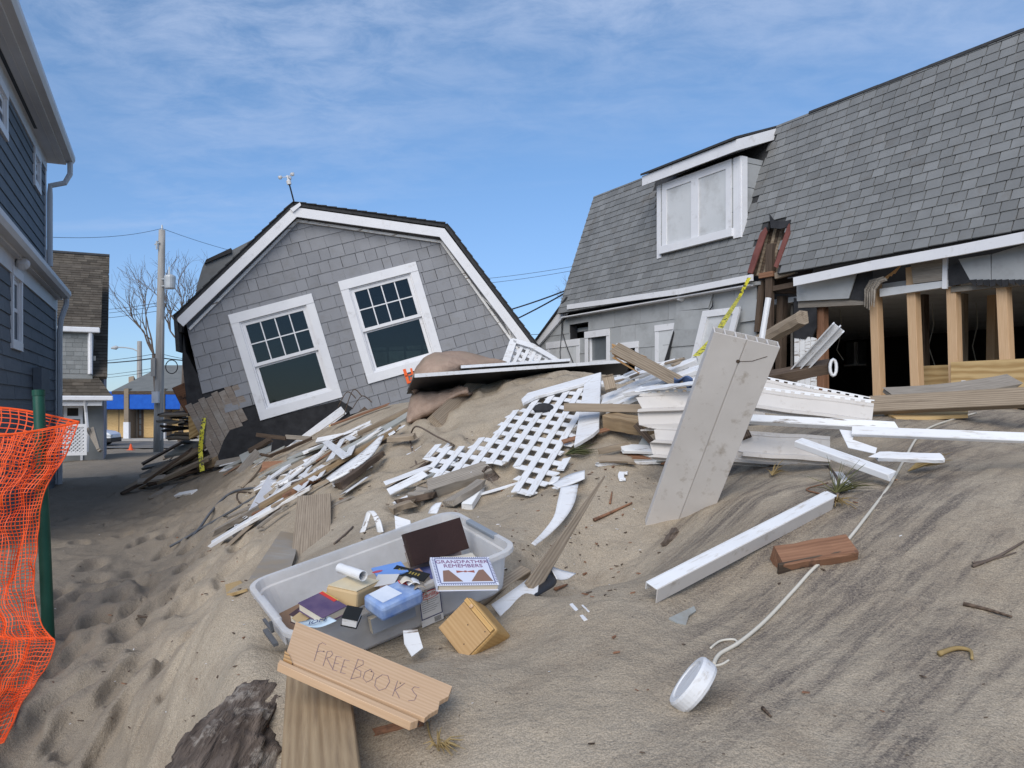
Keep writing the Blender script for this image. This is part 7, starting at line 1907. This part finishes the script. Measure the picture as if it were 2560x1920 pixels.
def sign_board():
    A, B, C, D = P(740, 1553, 2.13), P(1131, 1715, 2.0), P(1066, 1790, 1.86), P(712, 1640, 1.99)
    pl = Pl((A+B+C+D)/4, (B-A)+(C-D), (A-D)+(B-C))
    T = thing('sign_board', 'pale oak board hand lettered FREE BOOKS leaning on the tub', 'sign', D)
    q = [pl.uv(*t) for t in ((740, 1553), (1131, 1715), (1122, 1740), (1100, 1752), (1096, 1772), (1075, 1784), (1062, 1795), (728, 1655), (716, 1632))]
    part('face_board', lambda b: b.prism(q, -.014, 0), M_shelf, T, pl.M, bevel=.0012)
    g_ = [pl.uv(*t) for t in ((729, 1657), (1050, 1799), (1046, 1803), (722, 1662))]
    part('groove', lambda b: b.prism(g_, -.016, -.010), M_dark, T, pl.M)
    l_ = [pl.uv(*t) for t in ((700, 1652), (722, 1662), (1046, 1803), (1026, 1810), (694, 1662))]
    part('lower_rail', lambda b: b.prism(l_, -.018, .004), M_shelf, T, pl.M, bevel=.0012)
    part('torn_edge', lambda b: b.prism([pl.uv(*t) for t in ((712, 1628), (722, 1638), (730, 1660), (708, 1650))], -.013, .003), M_splint, T, pl.M)
    # pencilled letters as fine strokes; zoomed photo coordinates
    S = 2.9105; Z = lambda x, y: (440+x/S, 1500+y/S)
    L_ = [[(1040, 325), (1022, 385), (1005, 445)], [(1040, 325), (1065, 312), (1090, 325)], [(1020, 380), (1050, 372), (1078, 380)],
          [(1100, 375), (1085, 430), (1070, 480)], [(1100, 378), (1128, 372), (1140, 395), (1120, 418), (1092, 425)], [(1098, 425), (1115, 460), (1138, 500)],
          [(1165, 410), (1150, 465), (1138, 510)], [(1165, 410), (1205, 418)], [(1152, 460), (1185, 465)], [(1138, 508), (1172, 518)],
          [(1225, 435), (1208, 490), (1195, 530)], [(1225, 435), (1262, 445)], [(1212, 485), (1240, 490)], [(1195, 528), (1232, 538)],
          [(1325, 430), (1300, 500), (1270, 580)], [(1320, 435), (1360, 440), (1362, 470), (1305, 500)], [(1305, 500), (1345, 520), (1340, 560), (1275, 575)],
          [(1415, 505), (1375, 525), (1360, 570), (1385, 600), (1425, 580), (1440, 535), (1415, 505)],
          [(1500, 545), (1455, 575), (1445, 625), (1475, 660), (1525, 645), (1555, 595), (1540, 550), (1500, 545)],
          [(1612, 590), (1595, 640), (1575, 700)], [(1665, 605), (1625, 635), (1592, 655)], [(1592, 655), (1610, 685), (1625, 715)],
          [(1770, 640), (1735, 632), (1715, 650), (1730, 675), (1750, 695), (1735, 730), (1690, 735)]]
    ink = mat('pencil', (.27, .19, .19), rough=.7, bump=0)
    for st in L_:
        pts = [V(*pl.uv(*Z(*p)), .0004) for p in st]
        part('pencil_stroke', lambda b: b.tube([pl.pt(p.x, p.y, p.z) for p in pts], .0009, 4), ink, T)
    for x, y in ((1075, 373), (1422, 520), (1632, 605)):
        u, v = pl.uv(*Z(x, y)); part('nail_hole', lambda b: b.lathe([(0, .0001), (.0024, .0001), (0, .0012)], 8), M_dark, T, pl.sub(u, v).M)
sign_board()
beam('broad treated plank rising from the bottom edge under the lettered board', 'plank', (805, 1990, 1.62), (795, 1690, 2.22), .165, .04, M_post, V(.05, -.72, .62), name='plank', ext=(.1, .02), n=10)
def log():
    pts = [P(510, 2010, 1.95), P(560, 1895, 2.10), P(612, 1815, 2.24), P(664, 1745, 2.36), P(722, 1695, 2.46)]
    p0 = pts[0]; out = []
    for i in range(len(pts)-1):
        for j in range(10): out.append(pts[i].lerp(pts[i+1], j/10))
    out.append(pts[-1]); n = len(out); k = 90; b = MB(); rs = [.125, .135, .12, .095, .055]
    for i, p in enumerate(out):
        f = i/(n-1)*4; r0 = rs[min(int(f), 3)]*(1-(f-int(f)))+rs[min(int(f)+1, 4)]*(f-int(f)) if f < 4 else rs[4]
        t = (out[min(i+1, n-1)]-out[max(i-1, 0)]).normalized(); a = t.cross(V(0, 0, 1)).normalized(); c = t.cross(a)
        for j in range(k):
            an = 2*math.pi*j/k; q = Vector((math.cos(an)*1.6, math.sin(an)*1.6, i*.13))
            rr = r0*(1+.15*noise.noise(q*1.0+V(5, 2, 1))+.09*noise.noise(q*2.6)+.05*noise.noise(q*8)-.26*abs(noise.noise(V(math.cos(an)*4.5, math.sin(an)*4.5, i*.06)))-.07*abs(noise.noise(V(math.cos(an)*11, math.sin(an)*11, i*.10))))
            b.v.append(p - V(0, 0, .02) + a*math.cos(an)*rr*1.15 + c*math.sin(an)*rr*.85)
    for i in range(n-1):
        for j in range(k): b.f.append((i*k+j, i*k+(j+1) % k, (i+1)*k+(j+1) % k, (i+1)*k+j)); b.mi.append(0)
    b.f.append(tuple(range(k))[::-1]); b.f.append(tuple((n-1)*k+j for j in range(k))); b.mi += [0, 0]
    ML = frame(pts[0], pts[-1]-pts[0], V(0, 0, 1)); MI = ML.inverted(); b.v = [tuple(MI @ Vector(q)) for q in b.v]
    tag(b.build('log', M_char, None, ML, smooth=True), 'dark knotty driftwood log dusted with sand at the bottom edge', 'log')
log()
beam('thin red-brown and white stick lying under the right end of the lettered board', 'stick', (922, 1838), (1062, 1806), .022, .012, M_red, name='stick', taper=1.3, jag=(.03, .02))
panel('dirty white card half under the tub', 'card', [P(1008, 1575, 2.38), P(1044, 1572, 2.4), P(1058, 1618, 2.34), P(1030, 1640, 2.30), P(1010, 1612, 2.34)], .003, M_peel, 'card')
beam('small white strip lying alone on the bare sand', 'strip', (1428, 1512), (1464, 1552), .012, .005, M_white, name='strip')
beam('tiny white sliver beside the small white strip', 'strip', (1456, 1514), (1472, 1530), .006, .003, M_white, name='strip')

# ------------------------------------------------------------------ sprigs, twigs and crumbs
def sprig(label, x, y, dirpx, n, L_, m, seed, spread=.35, grp=None):
    r_ = random.Random(seed); o = G(x, y, .012); e = G(x+dirpx[0], y+dirpx[1], .03); d0 = (e-o).normalized(); b = MB()
    for k in range(n):
        d = (d0 + V(r_.gauss(0, spread), r_.gauss(0, spread), abs(r_.gauss(.05, spread*.6)))).normalized(); l = L_*r_.uniform(.6, 1.1)
        b.tube([o, o+d*l*.5+V(0, 0, .004), o+d*l-V(0, 0, .012)], [.0022, .0018, .0006], 3, cap=False)
    tag(b.build('pine_sprig', m, None), label, 'pine sprig', grp)
sprig('green pine sprig at the upper end of the angle trim', 2090, 1240, (60, -25), 60, .17, M_needle, 1, .5)
sprig('tuft of brown grass roots below the green sprig', 2092, 1262, (20, 30), 30, .08, M_drygrass, 2, .6)
sprig('dry yellow-green needle tuft right of the cable', 2270, 1185, (80, -15), 46, .20, M_drygrass, 3, .18)
sprig('green-brown needle tuft under the right rail of the big lattice', 1412, 1142, (55, 5), 55, .20, M_needle, 4, .3)
sprig('short dry tuft in the sand right of the slab', 1930, 1195, (30, -25), 26, .14, M_drygrass, 5, .2)
sprig('dead grass tuft in the sand at the bottom edge', 1095, 1880, (25, 20), 36, .07, M_drygrass, 6, .5)
def tw(label, pts, r=.0045, m=None): curve(label, 'twig', pts, (r, r*.5), m or M_bark, 'twig', k=5, sub=4)
tw('dark stem under the green pine sprig', [(2092, 1248), (2098, 1215), (2080, 1180), (2055, 1155)], .008)
tw('bent brown twig left of the green pine sprig', [(2088, 1258), (2050, 1238), (2016, 1226), (2070, 1210)], .005, M_red)
tw('forked twig at the right edge of the sand', [(2432, 1420), (2490, 1398), (2530, 1376), (2570, 1352)], .006)
tw('short twig branching beside the forked twig', [(2432, 1410), (2480, 1402), (2540, 1384)], .004)
tw('dark flat twig on the streaked sand', [(2408, 1515), (2470, 1530), (2530, 1548)], .007, M_dark)
tw('curled dry leaf-like twig low on the right', [(2348, 1642), (2390, 1628), (2425, 1634), (2430, 1655)], .008, M_drygrass)
tw('curved dark twig on the trodden path', [(338, 1538), (352, 1545), (385, 1544), (405, 1530), (415, 1512)], .008, M_dark)
tw('straw stalk rising from the sand at the bottom', [(1068, 1808), (1076, 1845), (1098, 1880)], .003, M_drygrass)
tw('short black stick in the lower sand', [(1906, 1774), (1928, 1797)], .005, M_dark)
tw('brown sliver on the sand between lattice and slab', [(1485, 1305), (1530, 1285), (1580, 1262)], .010, M_red)
tw('thin brown stick lying above the brown sliver', [(1525, 1262), (1530, 1232)], .006, M_red)
tw('small brown chip at the lip of the hollow', [(1388, 1478), (1418, 1466)], .008, M_red)
def crumbs():
    r_ = random.Random(31)
    for nm, m, n, s0, s1 in (('wood_crumbs', M_dark, 300, .002, .010), ('pale_crumbs', M_white, 120, .0015, .006), ('bark_crumbs', M_red, 130, .002, .012)):
        b = MB()
        for _ in range(n):
            zone = r_.random()
            if zone < .72: x, y = r_.uniform(560, 1650), r_.uniform(1080, 1500)
            elif zone < .93: x, y = r_.uniform(100, 700), r_.uniform(1250, 1850)
            else: x, y = r_.uniform(1100, 2500), r_.uniform(1200, 1900)
            try: p = G(x, y, .002)
            except Exception: continue
            if p.y > 9: continue
            s = r_.uniform(s0, s1)*(.5+.22*p.y); a = r_.uniform(0, 6.3); u = V(math.cos(a), math.sin(a), r_.uniform(-.1, .3))*s; v = V(-math.sin(a), math.cos(a), .1)*s*.35; h = V(0, 0, s*.3)
            q = [p-u-v, p+u*.8-v*.6, p+u+v*.5, p-u*.6+v]
            b.add(q+[t+h for t in q], [(3, 2, 1, 0), (4, 5, 6, 7), (0, 1, 5, 4), (1, 2, 6, 5), (2, 3, 7, 6), (3, 0, 4, 7)])
        o = b.build(nm, m, None); stuff(o); o['label'] = {'wood_crumbs': 'scattered dark wood crumbs on the sand', 'pale_crumbs': 'scattered white chips on the sand', 'bark_crumbs': 'scattered red-brown bark chips on the sand'}[nm]; o['category'] = 'debris'
crumbs()

# ------------------------------------------------------------------ green post and orange netting
M_grn = mat('green_post_paint', (.010, .062, .040), (.018, .085, .058), scale=5, rough=.45, bump=.1, dirt=(.22, .23, .2), dirt_lo=.66, dirt_hi=.74, dirt_scale=16)
M_net = mat('orange_net', (.74, .080, .014), (.82, .11, .022), rough=.5, bump=0)
def fence():
    a, b_ = P(121, 1598, 4.55), P(96, 977, 4.62)
    T = thing('fence_post', 'green painted round post standing in the orange netting', 'post', a)
    d = (b_-a).normalized()
    part('tube', lambda b: b.tube([a-d*.5, a, a.lerp(b_, .5), b_-d*.012, b_], [.033, .033, .032, .031, .027], 18), M_grn, T, smooth=True)
    part('cap', lambda b: b.tube([b_-d*.03, b_+d*.004], [.034, .034], 18), M_grn, T)
    N = thing('safety_net', 'bright orange plastic safety netting slung round the green post', 'safety net', G(40, 1700))
    # rows of the net from rim to the sand: front left, fold at the right, back left
    rowsF = [(1090, 4.42, -420, 1010), (1180, 4.40, -420, 1150), (1300, 4.40, -420, 1300), (1400, 4.38, -420, 1400), (1480, 4.36, -420, 1480), (1560, 4.28, -420, 1580), (1640, 4.10, -420, 1680), (1760, 3.82, -420, 1790), (1920, 3.45, -420, 1940)]
    edge = [(197, 1055, 4.62), (168, 1130, 4.55), (112, 1225, 4.50), (97, 1310, 4.48), (90, 1400, 4.46), (84, 1480, 4.42), (112, 1575, 4.32), (136, 1610, 4.22), (100, 1700, 3.98), (60, 1790, 3.75), (10, 1930, 3.42)]
    def edge_at(v):
        f = v*(len(edge)-1); i = min(int(f), len(edge)-2); t = f-i
        e = [edge[max(i-1, 0)], edge[i], edge[i+1], edge[min(i+2, len(edge)-1)]]
        return [.5*((2*e[1][c])+(e[2][c]-e[0][c])*t+(2*e[0][c]-5*e[1][c]+4*e[2][c]-e[3][c])*t*t+(3*e[1][c]-e[0][c]-3*e[2][c]+e[3][c])*t**3) for c in range(3)]
    nv, nf, nb = 66, 40, 30
    wob = lambda i, j: V(noise.noise(V(i*.23, j*.17, 2))*.018, noise.noise(V(i*.2, j*.2, 7))*.05, noise.noise(V(i*.19, j*.21, 11))*.012)
    def front(s, v):      # s 0 at the right fold, 1 far left
        x, y, d = edge_at(v)
        x1 = -330 + 60*v; bulge = 34*math.sin(min(s*2.3, 1)*math.pi/2)*(1-v)**3
        yl = y + (22 if v < .5 else 10)*s
        yy = y + bulge*(1-s*.2) - (38*max(0, s-.45)*(1-v)**3)
        dd = d - .16*math.sin(min(s*2.0, 1)*math.pi/2)*(1-v)
        p = P(x + (x1-x)*s, yy + (yl-y)*s*.5, dd)
        g = gz(p.x, p.y) + .04
        if p.z < g: p.z = g
        return p
    def back(s, v):
        x, y, d = edge_at(v); x1 = -330
        rim = -44*math.sin(min(s*1.9, 1)*math.pi/2)*(1-v)**2 + 26*s*s*(1-v)
        return P(x + (x1-x)*s - 4*math.sin(s*3), y + rim, d + .34*math.sin(min(s*2, 1)*math.pi/2))
    def net(fn, nu, nv_, vmax, nm, r0):
        g = [[fn(i/(nu-1), j/(nv_-1)*vmax) + wob(i, j)*(1 if j else .2)*(.4 if i == 0 else 1) for i in range(nu)] for j in range(nv_)]
        b = MB()
        sh = lambda j: 0
        for j in range(nv_): b.tube(g[j], r0*.8, 3, cap=False) if j else None
        for i in range(nu): b.tube([g[j][i] for j in range(nv_)], r0, 3, cap=False)
        b.build(nm, M_net, N)
        return g
    gf = net(front, 60, 92, 1.0, 'front_netting', .0030)
    gb = net(back, 26, 16, .20, 'back_netting', .0038)
    for g, nm in ((gf[0], 'front_rim'), (gb[0], 'back_rim')):
        part(nm, lambda b: b.tube(g, .0068, 6), M_net, N)
    part('side_band', lambda b: b.tube([r_0[0] for r_0 in gf], .0035, 5), M_net, N)
fence()
